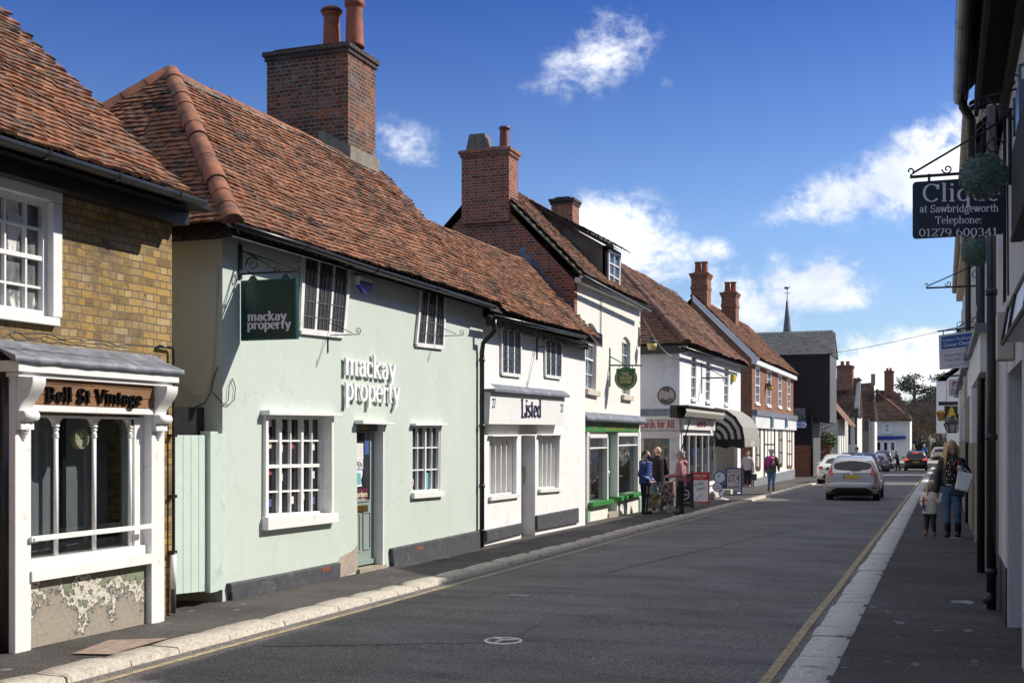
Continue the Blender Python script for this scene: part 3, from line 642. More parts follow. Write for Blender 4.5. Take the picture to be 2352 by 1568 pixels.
# black soffit, fascia board, roof
s = MB(); s.slab(BF, [(2,3.80),(9.95,3.80),(9.95,3.93),(2,3.93)], 0, .17); s.slab(BF, [(2,3.93),(9.95,3.93),(9.95,3.97),(2,3.97)], -.1, .42); s.build('fascia_board', BLACK, T)
r = MB(); sl2 = radians(42)
r.face([(-6.75,2,3.88),(-6.75,9.54,3.88),(-10.4,9.54,7.14),(-10.4,2,7.14)]); r.face([(-14,2,3.88),(-10.4,2,7.14),(-10.4,9.54,7.14),(-14,9.54,3.88)]); r.col = [.05,.05]
tiles(r, (-6.74,4.5,3.94), (-6.74,9.6,3.94), (-cos(sl2),0,sin(sl2)), [(0,0),(5.08,0),(5.08,4.85),(0,4.85)], seed=1, sag=.035, bell=.05); r.build('roof', TILE_A, T)
gutter(T, [(-6.70,2,3.93),(-6.70,9.70,3.97)], .06)
# shop front
W_, Mx = MB(), []
z0 = pave_z(9,-7)-.05
pl = [BS.px(28,1400)[0], sl_, sr_, BS.px(372,1390)[0]]; ztop = BS.px(200,861)[1]
for a, c in ((pl[0],pl[1]),(pl[2],pl[3])): P_ = MB(); P_.slab(BS, [(a,z0),(c,z0),(c,ztop),(a,ztop)], -.3, .03); P_.build('pilaster', WHITE, T, bevel=.006)
m = MB(); zf0, zf1 = BS.px(200,934)[1], BS.px(200,876)[1]
m.slab(BS, [(pl[1]-.02,zf0-.055),(pl[2]+.02,zf0-.055),(pl[2]+.02,zf0),(pl[1]-.02,zf0)], -.2, .045)
m.slab(BS, [(pl[0]-.05,ztop-.02),(pl[3]+.12,ztop-.02),(pl[3]+.12,ztop+.07),(pl[0]-.05,ztop+.07)], -.2, .11)
m.slab(BS, [(pl[0]-.02,ztop-.06),(pl[3]+.06,ztop-.06),(pl[3]+.06,ztop-.022),(pl[0]-.02,ztop-.022)], -.2, .08); m.build('cornice', WHITE, T, bevel=.006)
m = MB(); k = 3
for i in range(k):
    a = zf0+(zf1-zf0+.05)*i/k; m.slab(BS, [(pl[1]-.02,a+.003),(pl[2]+.02,a+.003),(pl[2]+.02,a+(zf1-zf0+.05)/k-.003),(pl[1]-.02,a+(zf1-zf0+.05)/k-.003)], -.1, .048+.003*(i%2))
nb = m.build('name_board', WOOD, T)
x0 = BS.px(106,920, .07); x1 = BS.px(327,922, .07)
serif(BS, 'Bell St Vintage', x0, (x1[0],x0[1]), .079, .02, .053, .24, .13, mat('matt_black_letter', (.01,.009,.008), .95, .2, 9, spec=.05), 'lettering', nb)
# lead covered canopy with a ragged drip edge
m = MB(); rows = []
for i in range(41):
    s = pl[0]-.10+(pl[3]+.18-pl[0]+.10)*i/40; k = .012*noise.noise(Vector((s*5,0,1))); rows.append([BS.P(s,ztop+.26,-.21), BS.P(s,ztop+.19,-.1), BS.P(s,ztop+.115+k*.3,.10), BS.P(s,ztop+.105,.125), BS.P(s,ztop+.05+k,.13), BS.P(s,ztop+.05+k,.115)])
m.grid(rows, 0, True); m.grid([[r_[0],r_[-1]] for r_ in rows], 0, False); m.face(rows[-1]); m.face(rows[0][::-1]); m.build('lead_canopy', LEAD, T)
for (a, c) in ((pl[0],pl[1]),(pl[2],pl[3])):                        # scrolled corbels
    m = MB(); u0, u1 = a+.015, c-.015; prof = []
    for i in range(24):
        q = i/23; zz = ztop-.06-q*.42; n = .17-.13*q+.035*sin(q*2*pi*1.1+.6); prof.append((n,zz))
    rows = []
    for j in range(9):
        f = j/8; u = u0+(u1-u0)*f; rid = .008*abs(sin(f*pi*4)); rows.append([BS.P(u,z,max(.032,n+rid)) for n, z in prof])
    m.grid(rows, 0, True)
    for u in (u0,u1): m.face([BS.P(u,z,n) for n, z in prof]+[BS.P(u,prof[-1][1],.02),BS.P(u,prof[0][1],.02)] if u == u1 else ([BS.P(u,z,n) for n, z in prof]+[BS.P(u,prof[-1][1],.02),BS.P(u,prof[0][1],.02)])[::-1])
    for zz, rr in ((ztop-.115,.06),(ztop-.37,.042)): m.tube([BS.P(u0-.008,zz,.10 if rr > .05 else .085), BS.P(u1+.008,zz,.10 if rr > .05 else .085)], rr, 14)
    for q in range(4): m.ball(BS.P((u0+u1)/2,ztop-.46-.03*q,.05-.008*q), .05-.008*q, 10, sq=(.7,.9,1))
    m.build('corbel', WHITE, T)
# glazing: slim columns with arched heads, guard rail, sill
G = MB(); gz0, gz1 = zs+.05, zt_-.02; ws = [pl[1]]+[BS.px(x,1100)[0] for x in (148,235,317)]+[pl[2]]
G.slab(BS, [(pl[1],zs-.02),(pl[2],zs-.02),(pl[2],zs+.06),(pl[1],zs+.06)], -.2, -.02)
G.slab(BS, [(pl[1]-.01,zs-.11),(pl[2]+.01,zs-.11),(pl[2]+.01,zs-.022),(pl[1]-.01,zs-.022)], -.2, .05)
G.slab(BS, [(pl[2]-.13,zs+.06),(pl[2],zs+.06),(pl[2],zt_),(pl[2]-.13,zt_)], -.2, -.06)
for u in ws[1:4]:
    G.tube([BS.P(u,zs+.06,-.09), BS.P(u,gz1-.1,-.09)], .02, 10)
    for dz, rr in ((-.14,.027),(-.16,.03),(-.1,.03),(-.07,.036)): G.lathe([(.02,-.012),(rr,0),(.02,.012)], BS.P(u,gz1+dz,-.09), 12)
for i in range(4):                                                   # spandrels
    a, c = ws[i], ws[i+1] if i < 3 else pl[2]-.12
    pts = [(a,zt_),(a,gz1-.07)]+[(a+(.02 if i else 0)+.07*(1-cos(x)),gz1-.07+.07*sin(x)) for x in [pi/2*k/6 for k in range(7)]]
    pts += [(c-.02-.07*(1-cos(x)),gz1-.07+.07*sin(x)) for x in [pi/2*k/6 for k in range(6,-1,-1)]]+[(c,gz1-.07),(c,zt_)]
    G.slab(BS, pts, -.12, -.07)
fw_ = G.build('shop_window', WHITE, T)
G = MB(); G.slab(BS, [(pl[1],zs+.05),(pl[2]-.1,zs+.05),(pl[2]-.1,zt_-.01),(pl[1],zt_-.01)], -.135, -.129); G.build('pane', GLASSC, fw_)
G = MB(); zr = BS.px(200,1222)[1]; G.slab(BS, [(pl[1]-.03,zr-.022),(pl[2],zr-.022),(pl[2],zr+.022),(pl[1]-.03,zr+.022)], .04, .062); G.ball(BS.P(pl[1]-.0,zr,.062), .014, 8); G.build('guard_rail', WHITE, T, bevel=.004)
m_, nt, bb = nodes('peeling_paint')
nz = noise_n(nt, 2.7, 10, .68, 'UV'); tcu = nt.nodes.new('ShaderNodeTexCoord'); spx = nt.nodes.new('ShaderNodeSeparateXYZ'); nt.links.new(tcu.outputs['UV'], spx.inputs[0]); mz = nt.nodes.new('ShaderNodeMath'); mz.operation = 'MULTIPLY_ADD'; nt.links.new(spx.outputs[1], mz.inputs[0]); mz.inputs[1].default_value = .34; nt.links.new(nz, mz.inputs[2]); nz = mz.outputs[0]
c = ramp(nt, nz, [(.50,(.33,.285,.23)),(.585,(.30,.26,.21)),(.59,(.05,.055,.06)),(.608,(.05,.055,.06)),(.612,(.60,.56,.47)),(.655,(.60,.56,.47)),(.66,(.055,.06,.06)),(.672,(.055,.06,.06)),(.676,(.20,.22,.14)),(.75,(.23,.25,.16))])
c = mixc(nt, .6, c, ramp(nt, noise_n(nt, 30, 5, .7, 'UV'), [(.3,(.6,.6,.6)),(.6,(1.1,1.1,1.1))]), 'MULTIPLY'); nt.links.new(c, bb.inputs['Base Color']); bb.inputs['Roughness'].default_value = .85; bump(nt, bb, nz, .6, .03)
G = MB(); G.slab(BS, [(pl[1]-.01,z0-.1),(pl[2]+.01,z0-.1),(pl[2]+.01,zs-.1),(pl[1]-.01,zs-.1)], -.2, -.03); G.build('stall_riser', m_, T)
G = MB(); CLOTH = mat('grey_window_cloth', (.36,.37,.39), .9, .25, 1.2, .2)
G.slab(BS, [(pl[0]-.3,z0),(pl[3],z0),(pl[3],zt_+.05),(pl[0]-.3,zt_+.05)], -.52, -.47); G.slab(BS, [(pl[0]-.3,zs-.15),(pl[3],zs-.15),(pl[3],zs-.10),(pl[0]-.3,zs-.10)], -.47, -.21); G.slab(BS, [(pl[2]+.02,zs-.1),(pl[2]+.05,zs-.1),(pl[2]+.05,zt_),(pl[2]+.02,zt_)], -.47, -.21); G.build('display_back', CLOTH, T)
G = MB(); 
for u in (ws[0]+.33,ws[1]+.42): G.slab(BS, [(u,zs-.1),(u+.045,zs-.1),(u+.045,zt_),(u,zt_)], -.42, -.38)
G.bar(BS, (pl[1],zs+.10), (pl[2],zs+.17), .06, -.37, -.34); G.build('display_rack', BLACKM, T)
# clock in the window
cc = BS.px(189,1007,-.15); CR = .092
t = thing('wall_clock', 'round cream clock hanging inside the vintage shop window', 'clock', BS.P(*cc,-.165))
G = MB(); G.lathe([(CR,-.04),(CR*1.02,.012),(CR*.94,.02),(CR*.9,.008),(.001,.008)], BS.P(*cc,-.165), 28, axis='X'); G.build('clock_case', mat('cream_clock', (.80,.70,.46), .5, .08), t)
G = MB()
for k in range(12):
    a = k*pi/6; G.bar(BS, (cc[0]+cos(a)*CR*.68,cc[1]+sin(a)*CR*.68), (cc[0]+cos(a)*CR*.84,cc[1]+sin(a)*CR*.84), .007, -.157, -.155)
G.bar(BS, cc, (cc[0]-.035,cc[1]+.045), .008, -.1545, -.1525); G.bar(BS, cc, (cc[0]+.04,cc[1]+.01), .01, -.152, -.15); G.build('clock_hands', BLACKM, t)
# pipework at the right hand corner and the dark pipe at the left edge
b = MB(); u = BF.px(399,1100,.05)[0]; zt2 = BF.px(395,798,.05)[1]; zb = pave_z(9.9,-7.2)
b.tube([BF.P(u-.22,zt2-.02,0), BF.P(u-.22,zt2,.045), BF.P(u-.015,zt2,.045), BF.P(u,zt2-.015,.045), BF.P(u,zb+.4,.045)], .014, 8)
for z in (1.1,.55,1.7): b.box(tuple(BF.P(u-.03,z,0)), tuple(BF.P(u+.03,z+.03,.07)))
t = tag(b.build('waste_pipe', PIPE), 'thin black waste pipe bending out of the brick corner of the vintage shop', 'pipe')
b = MB(); b.tube([BF.P(u,zb+.02,.045), BF.P(u,zb+.62,.045)], .028, 10, 0); b.tube([BF.P(u,zb+.26,.045), BF.P(u,zb+.6,.045)], .030, 10, 1); tag(b.build('pipe_boot', [mat('grey_pipe_base', (.1,.1,.11), .5), WHITE]), 'grey and white pipe sleeve at the foot of the brick corner beside the gate', 'pipe')
b = MB(); u = BF.px(8,1100,.1)[0]; b.tube([BF.P(u,zb-.1,.12), BF.P(u,2.3,.12)], .05, 12); tag(b.build('downpipe', PIPE), 'black downpipe left of the vintage shop pilaster, cut by the photo edge', 'pipe')
b = MB()                                                             # loose wires over the canopy
for k in range(3):
    pts = [BS.P(pl[0]-.1+(pl[3]-pl[0])*q/14*(.5+.25*k), ztop+.25+.05*noise.noise(Vector((q*.6,k,0)))+.02*k, .0+.05*k) for q in range(15)]; b.tube(pts, .005, 5)
tag(b.build('loose_wires', BLACKM), 'thin loose wires lying over the lead canopy of the vintage shop', 'cable')

# ------------------------------------------------------------------ gate in the gap
PGREEN = mat('pale_green_gate_paint', (.52,.62,.56), .5, .05, 5, .1, dirt=(.35,.40,.36), dirt_amt=.2)
GF = Fr('L', -7.28)
ga, gb_ = GF.px(402,1200)[0], GF.px(474,1200)[0]; gz0 = GF.px(405,1375)[1]; gz1 = GF.px(430,999)[1]
T = thing('side_gate', 'pale green boarded gate in the gap between brick shop and green house', 'gate', (-7.28, 10.3, 0))
b = MB(); n = 4
for i in range(n): b.slab(GF, [(ga+(gb_-ga)*i/n+.003,gz0+.05-.008*i),(ga+(gb_-ga)*(i+1)/n-.003,gz0+.042-.008*i),(ga+(gb_-ga)*(i+1)/n-.003,gz1),(ga+(gb_-ga)*i/n+.003,gz1)], -.03, 0)
b.build('boards', PGREEN, T, bevel=.003)
b = MB(); b.slab(GF, [(gb_,gz0),(gb_+.14,gz0),(gb_+.14,gz1+.04),(gb_,gz1+.04)], -.08, .05); b.slab(GF, [(gb_+.14,gz0),(10.93,gz0),(10.93,gz1+.02),(gb_+.14,gz1+.02)], -.08, .015); b.build('gate_post', PGREEN, T, bevel=.004)
b = MB(); zc = GF.px(440,932)[1]; b.slab(GF, [(9.9,gz1+.005),(10.93,gz1+.005),(10.93,zc),(9.9,zc)], -.35, -.25); b.slab(GF, [(9.9,-.2),(10.93,-.2),(10.93,zc),(9.9,zc)], -1.5, -1.4); b.build('dark_opening_slabs', BLACK, T)  # black slabs stand in for the dark of the passage opening

# ------------------------------------------------------------------ pale green house
MF = Fr('L', -7.3); SA = 10.93; SB = 18.62
def aged(nt, bb, dirt):                                              # rain streaks, patched areas and hairline cracks
    src = bb.inputs['Base Color'].links[0].from_socket
    c = mixc(nt, ramp(nt, noise_n(nt, 5, 6, .7, sc=(1,1,.09)), [(.56,(0,0,0)),(.80,(.5,.5,.5))]), src, dirt)
    c = mixc(nt, ramp(nt, noise_n(nt, .9, 3, .45), [(.47,(0,0,0)),(.49,(.22,.22,.22))]), c, tuple(min(1,k*1.32) for k in dirt))
    vo = nt.nodes.new('ShaderNodeTexVoronoi'); vo.feature = 'DISTANCE_TO_EDGE'; vo.inputs['Scale'].default_value = .75; tc = nt.nodes.new('ShaderNodeTexCoord'); ns = nt.nodes.new('ShaderNodeTexNoise'); ns.inputs['Scale'].default_value = 4; ns.inputs['Detail'].default_value = 6
    nt.links.new(tc.outputs['Object'], ns.inputs['Vector']); ad = nt.nodes.new('ShaderNodeVectorMath'); ad.operation = 'MULTIPLY_ADD'; nt.links.new(ns.outputs['Color'], ad.inputs[0]); ad.inputs[1].default_value = (.5,.5,.5); nt.links.new(tc.outputs['Object'], ad.inputs[2]); nt.links.new(ad.outputs[0], vo.inputs['Vector'])
    ln = ramp(nt, vo.outputs['Distance'], [(.002,(.3,.3,.3)),(.007,(0,0,0))]); mk = ramp(nt, noise_n(nt, .8, 2), [(.5,(0,0,0)),(.6,(1,1,1))]); c = mixc(nt, mixc(nt, 1., ln, mk, 'MULTIPLY'), c, tuple(k*.55 for k in dirt))
    nt.links.new(c, bb.inputs['Base Color'])
aged(WHITEW.node_tree, WHITEW.node_tree.nodes['Principled BSDF'], (.60,.58,.55))
m_, nt, bb = nodes('pale_green_render'); f = noise_n(nt, 1.3, 6, .6); c = ramp(nt, f, [(.3,(.49,.55,.49)),(.7,(.535,.59,.53))])
c = mixc(nt, ramp(nt, noise_n(nt, 3.5, 8, .7), [(.56,(0,0,0)),(.75,(.5,.5,.5))]), c, (.56,.615,.56)); nt.links.new(c, bb.inputs['Base Color']); bb.inputs['Roughness'].default_value = .75; bb.inputs['Specular IOR Level'].default_value = .3
bump(nt, bb, noise_n(nt, 3, 7, .6), .16, .05); GREEN = m_; aged(nt, bb, (.40,.45,.40))
GREYP = mat('grey_green_door_paint', (.25,.30,.28), .45, .06)
PLINTH = mat('dark_grey_plinth', (.055,.056,.066), .7, .25, 6, .35, dirt=(.22,.21,.2), dirt_amt=.22, dscale=9)
T = thing('pale_green_house', 'long pale green rendered cottage with red tiled roof and white raised lettering', 'house', (-7.3, 14, 0))
W1 = MF.q((693,583),(799,609),(785,771),(686,760)); W2 = MF.q((965,655),(1019,671),(1014,798),(952,791))
W3 = MF.q((609,953),(758,955),(758,1181),(608,1190)); W4 = MF.q((947,977),(1012,977),(1011,1127),(947,1131)); D1 = MF.q((819,973),(879,975),(878,1300),(822,1308))
D1[2] = (D1[2][0], -.15); D1[3] = (D1[3][0], -.15)
b = MB(); b.wall(MF, [(SA,-.35),(SB,-.35),(SB,3.93),(SA,3.93)], [W3, W4, D1], 0, .17)
SIDE = Fr('C', SA); b.slab(SIDE, [(-12,-.3),(-7.303,-.3),(-7.303,3.84),(-12,3.84)], -.12, 0); b.slab(MF, [(SA+.15,-.3),(SB,-.3),(SB,3.8),(SA+.15,3.8)], -4.6, -4.5)
b.slab(Fr('C',SB), [(-12,-.3),(-7.45,-.3),(-7.45,3.8),(-12,3.8)], 0, .1)
b.build('wall', GREEN, T)
b = MB()                                                             # plinth, left and right of the door
pa = MF.q((519,1339),(645,1316),(774,1290),(772,1330),(528,1384)); pb = MF.q((893,1259),(1000,1237),(1103,1216),(1103,1258),(898,1300))
for p in (pa, pb):
    p[-1] = (p[-1][0], p[-1][1]-.12); p[-2] = (p[-2][0], p[-2][1]-.12); b.slab(MF, p, -.02, .06)
b.build('plinth', PLINTH, T, bevel=.015)
b = MB(); b.slab(MF, MF.q((774.5,1289.6),(784,1277),(794,1271),(806,1266),(816,1259),(820,1250),(821,1310),(771,1330)), -.01, .006); b.build('bare_plaster', mat('bare_plaster', (.40,.33,.26), .95, .2, 7, .5, dirt=(.28,.24,.2), dirt_amt=.5), T)
for q in (MF.q((741,1303),(757,1300),(757,1309),(741,1312),n=.06), MF.q((959,1256),(971,1254),(971,1261),(959,1263),n=.06)):
    b = MB(); b.slab(MF, q, .05, .064); 
    for i in range(1,4): b.bar(MF, bil(q,i/4,.15), bil(q,i/4,.85), .012, .0645, .066, 1)
    b.build('air_brick', [mat('red_air_brick', (.32,.07,.03), .8), DARK], T)
window(T, MF, W1, 3, 1, .035, .05, -.036, dep=.034, sill=0, leads=(12,5), mats=mat('old_white_paint', (.72,.71,.69), .6, .1, 8, .2, dirt=(.35,.33,.3), dirt_amt=.3, dscale=14), glass=glass_dark('leaded_glass', (.05,.05,.055), .05))
window(T, MF, W2, 3, 1, .03, .045, -.036, dep=.034, sill=0, leads=(10,5), mats=MATS['old_white_paint'], glass=MATS['leaded_glass'])
w = window(T, MF, W3, 6, 4, .045, .022, .135, split={2,4}, sill=0, head=.0)
s = MB(); e = Vector((.07,0)); q = [Vector(p) for p in W3]
s.slab(MF, [tuple(q[3]-e-Vector((0,.13))), tuple(q[2]+e-Vector((0,.10))), tuple(q[2]+e+Vector((0,.02))), tuple(q[3]-e+Vector((0,.02)))], -.16, .09)
s.bar(MF, q[0]-e*.35, q[3]-e*.35, .055, -.17, .045); s.bar(MF, q[1]+e*.35, q[2]+e*.35, .06, -.17, .03); s.build('sill', WHITE, w, bevel=.006)
s = MB(); s.slab(MF, [tuple(q[0]-e*1.4), tuple(q[1]+e*1.6), tuple(q[1]+e*1.6+Vector((0,.035))), tuple(q[0]-e*1.4+Vector((0,.055)))], -.02, .12); s.build('hood', WHITE, w, bevel=.004)
# things seen through the big window's panes: pale card displays
rnd = random.Random(5); CARDS = [mat('card_white', (.62,.6,.55), .6), mat('card_red', (.35,.05,.07), .6), mat('card_blue', (.06,.1,.25), .6)]
for i in range(6):
    for j in range(4):
        if rnd.random() < .7:
            s = MB(); a = bil(W3, (i+.2)/6, (j+.25+.4*rnd.random())/4); s.slab(MF, [a,(a[0]+.075,a[1]),(a[0]+.075,a[1]+.09),(a[0],a[1]+.09)], -.151, -.149); s.build('display_card', CARDS[rnd.choice((0,0,1,2))], w)
w = window(T, MF, W4, 4, 3, .035, .02, .05, split={2}, sill=.085, head=.035)
s = MB(); a = bil(W4,.56,.72); c = bil(W4,.7,.95); s.slab(MF, [a,(c[0],a[1]),c,(a[0],c[1])], -.064, -.062, 0); k = bil(W4,.12,.85)
s.lathe([(.055,.0),(.05,.004),(.001,.004)], MF.P(*k,-.06), 18, 1, 'X'); s.lathe([(.035,.005),(.001,.0055)], MF.P(*k,-.06), 18, 2, 'X'); s.build('window_stickers', [mat('teal_poster', (.13,.38,.40), .5), WHITE, mat('sticker_red', (.4,.03,.05), .5)], w)
# front door
DF = Fr('L', -7.42); q = [(D1[0][0],D1[0][1]),(D1[1][0],D1[1][1]),(D1[2][0],MF.px(878,1292)[1]),(D1[3][0],MF.px(823,1302)[1])]
s = MB(); s.slab(DF, q, -.05, 0)
d_ = s.build('door', GREYP, T)
def dq(a, b_, c, e): return [bil(q,a,b_), bil(q,c,b_), bil(q,c,e), bil(q,a,e)]
s = MB(); r0 = [bil(q,0,0), bil(q,1,0), bil(q,1,.045), bil(q,0,.045)]; s.slab(DF, r0, 0, .05); s.build('transom', mat('dark_grey_door_head', (.10,.11,.10), .5), d_)
s = MB(); s.slab(DF, dq(.10,.055,.78,.545), 0, .004); s.build('pane', GLASS, d_)
s = MB()
for pz in (dq(.08,.635,.38,.90), dq(.52,.63,.80,.89)):
    for a, c in ((0,1),(1,2),(2,3),(3,0)): s.bar(DF, pz[a], pz[c], .018, 0, .012+.001*a)
for a, c in ((dq(.10,.055,.78,.545)[i],dq(.10,.055,.78,.545)[(i+1)%4]) for i in range(4)): s.bar(DF, a, c, .022, .004, .016)
s.slab(DF, dq(0,.965,1,1), 0, .03); s.build('panels', GREYP, d_, bevel=.002)
s = MB(); L_ = dq(.22,.575,.70,.625); s.slab(DF, L_, 0, .012); s.slab(DF, [lerp(L_[0],L_[2],.15), (lerp(L_[0],L_[2],.85)[0],lerp(L_[0],L_[2],.15)[1]), lerp(L_[0],L_[2],.85), (lerp(L_[0],L_[2],.15)[0],lerp(L_[0],L_[2],.85)[1])], .012, .018); s.build('letterbox', mat('old_brass', (.32,.22,.07), .35, .2, 20, metal=.9), d_)
a, c = bil(q,.33,.036), bil(q,.55,.036); text(DF, '25', a, c, .055, .003, .05, mat('gilt_number', (.55,.40,.12), .35), 'house_number', d_)
s = MB(); s.slab(DF, dq(.12,.135,.53,.25), .005, .0065); o = s.build('notice', WHITE, d_)
for i in range(5): text(DF, 'closed to the public', bil(q,.16,.155+.019*i), bil(q,.49,.155+.019*i), .010, .001, .0066, mat('notice_red', (.45,.05,.08), .6), 'notice_text', o)
s = MB(); s.slab(DF, dq(.10,.253,.52,.322), .005, .0065); o = s.build('open_sign', WHITE, d_); text(DF, 'OPEN', bil(q,.14,.31), bil(q,.49,.31), .085, .001, .0066, mat('ink_navy', (.012,.014,.03), .6), 'open_text', o, bold=.02)
s = MB(); s.bar(DF, bil(q,.10,.321), bil(q,.52,.321), .014, .0066, .0076); s.build('open_border', mat('open_blue', (.05,.12,.5), .5), o)
s = MB(); pts = []
for i in range(13): pts.append(bil(q,.13+.025*sin(i/12*2*pi),.328+.115*i/12))
for i in range(12,-1,-1): pts.append(bil(q,.47+.03*sin(i/12*2*pi+.5),.325+.115*i/12))
s.slab(DF, pts, .005, .0062); o = s.build('poster', WHITE, d_); s = MB(); s.slab(DF, dq(.18,.345,.43,.428), .0062, .007); s.build('poster_print', MATS['teal_poster'], o)
s = MB(); s.slab(DF, dq(.02,.455,.70,.552), .005, .0068); o = s.build('agency_sign', mat('maroon_sign', (.09,.012,.03), .5), d_)
text(DF, 'Chambers', bil(q,.12,.515), bil(q,.68,.515), .075, .001, .007, mat('sign_cream', (.75,.7,.5), .5), 'agency_text', o, bold=.015); text(DF, 'First Floor Office', bil(q,.14,.54), bil(q,.60,.54), .03, .001, .007, WHITE, 'agency_line', o)
s = MB(); s.slab(DF, dq(.0,.485,.09,.52), .007, .0085); s.build('agency_tab', mat('lime_tab', (.55,.6,.03), .5), o)
s = MB(); s.slab(DF, dq(.58,.06,.75,.215), .005, .0065); o = s.build('blue_sticker', mat('sticker_blue', (.04,.1,.28), .5), d_); text(DF, 'M', bil(q,.60,.12), bil(q,.73,.12), .11, .001, .0066, mat('sticker_gold', (.5,.42,.2), .5), 'sticker_letter', o)
s = MB(); a, c = D1[1], D1[2]; s.bar(MF, (a[0]-.005,a[1]), (c[0]-.005,c[1]+.05), .035, -.12, .02); s.build('door_frame', WHITE, d_)
s = MB(); s.slab(MF, [(D1[0][0]-.06,D1[0][1]),(D1[1][0]+.13,D1[1][1]),(D1[1][0]+.13,D1[1][1]+.03),(D1[0][0]-.06,D1[0][1]+.05)], -.02, .13); s.build('hood', WHITE, d_, bevel=.004)
s = MB(); s.slab(MF, [(D1[3][0]-.03,-.25),(D1[2][0]+.05,-.25),(D1[2][0]+.05,MF.px(878,1296)[1]),(D1[3][0]-.03,MF.px(823,1306)[1])], -.17, .05); s.build('step', mat('worn_stone_step', (.34,.29,.22), .9, .2, 9, .3), d_)
# raised white lettering on the wall
LET = mat('raised_white_letter', (.82,.82,.82), .4, .02)
for (txt, a, c) in (('mackay',(793,859),(909,873)), ('property',(793,917),(918,926))):
    u0, u1 = MF.px(*a, .05), MF.px(*c, .05)
    serif(MF, txt, u0, u1, MF.px(850,828)[1]-MF.px(850,862)[1] if txt == 'mackay' else MF.px(850,884)[1]-MF.px(850,919)[1], .055, 0, .28, .11, LET, 'wall_lettering', T, standoff=.028)
# roof: hipped at the left, one slope down to the street, upper part stops at the right hand verge
EY = 3.88; sa = math.atan2(1.0,1.0); UPV = Vector((-1,0,1.032)).normalized(); SLP = 1.408
r = MB(); r.col = []
HS = 10.68
def dn(t): return (-7.0-t)*SLP
r.face([(-7.0,HS,EY-.08),(-9.5,13.0,EY+2.54),(-12.0,HS,EY-.08)]); r.face([(-7.0,HS,EY-.08),(-7.0,SB+.25,EY-.08),(-9.5,SB+.55,EY+2.54),(-9.5,13.0,EY+2.54)]); r.face([(-12,HS,EY-.08),(-9.5,13.0,EY+2.54),(-9.5,SB+.55,EY+2.54),(-12,SB+.55,EY-.08)]); r.col += [.05]*3
r.face([(-7.0,SB+.25,EY-.06),(-9.5,SB+.55,EY+2.54),(-12,SB+.55,EY-.06)]); r.col.append(.05)
tiles(r, (-7.04,HS,EY+.01), (-7.04,SB+.5,EY+.01), UPV, [(0,0),(SB+.2-HS,0),(SB+.55-HS,2.65),(SB+.6-HS,3.52),(2.34,3.52)], seed=2, sag=.05, bell=.06)
hv = Vector((0,2.32,2.54)).normalized(); hl = (2.32**2+2.54**2)**.5
tiles(r, (-12.0,HS,EY), (-7.0,HS,EY), hv, [(0,0),(5.0,0),(2.55,hl),(2.45,hl)], seed=12, sag=.04, bell=.05)
r.build('roof', TILE_A, T)
h = MB(); ridge(h, (-6.98,HS-.02,EY+.10), (-9.5,13.05,EY+2.61), .118, .30, seed=4); h.build('hip_tiles', RIDGE, T)
h = MB(); ridge(h, (-9.5,13.0,EY+2.55), (-9.5,16.9,EY+2.55), .12, .42, seed=6); h.build('ridge_tiles', RIDGE, T)
h = MB(); ridge(h, (-12.0,HS,EY+.08), (-9.5,13.0,EY+2.59), .12, .36, seed=9); h.build('hip_tiles', RIDGE, T)
h = MB()
for dx in (-.11,.11): h.tube([(-9.5+dx,13.0,EY+2.49),(-9.5+dx,SB+.5,EY+2.49)], .035, 6)
h.build('ridge_mortar', MORTAR, T)
gutter(T, [MF.P(*MF.px(x,y,.33),.33) for x, y in ((531,511),(700,563),(860,617),(1000,660),(1132,702))], .055)
BR_CAP = brick('sooty_cap_brick', [(.04,.035,.033),(.07,.05,.042),(.14,.06,.04),(.05,.04,.036)], (.13,.12,.10), stain=(.035,.033,.031), stain_lo=.42, lime=(.16,.15,.12))
# great chimney
CF = Fr('C', 17.8); x0, x1 = CF.px(613,200)[0], CF.px(799.5,200)[0]; zt3 = CF.px(700,112)[1]
ch = chimney(T, CF, x0, x1, 5.5, zt3, -1.02, 0, BR_SOOT, pots=((CF.px(727,110)[0]+.1,-.35,.16,.68),(CF.px(780,110)[0]+.1,-.35,.165,.80)), capn=2, capm=BR_CAP)
b = MB(); b.slab(CF, [(x1-.55,5.8),(x1+.06,5.8),(x1+.06,6.62),(x1-.2,6.75),(x1-.45,6.9),(x1-.55,6.9)], -1.06, .03); b.slab(CF, [(x1-.5,5.6),(x1+.16,5.6),(x1+.16,6.3),(x1-.5,6.5)], -1.12, .08); b.build('cement_flashing', mat('cement_flaunching', (.22,.2,.15), .95, .3, 8, .5), ch)
b = MB(); p = CF.P(CF.px(780,110)[0]+.1, zt3+.83, -.35); b.lathe([(.17,0),(.17,.03),(.12,.05),(.12,.16),(.24,.17),(.2,.22),(.05,.25)], p, 18); b.build('cowl', mat('oxblood_metal', (.13,.03,.03), .4, .2), ch)
b = MB(); p = CF.P(CF.px(727,110)[0]+.1, zt3+.68, -.35); b.lathe([(.18,0),(.2,.03),(.15,.09),(.03,.11)], p, 18); b.build('cowl', MATS['oxblood_metal'], ch)

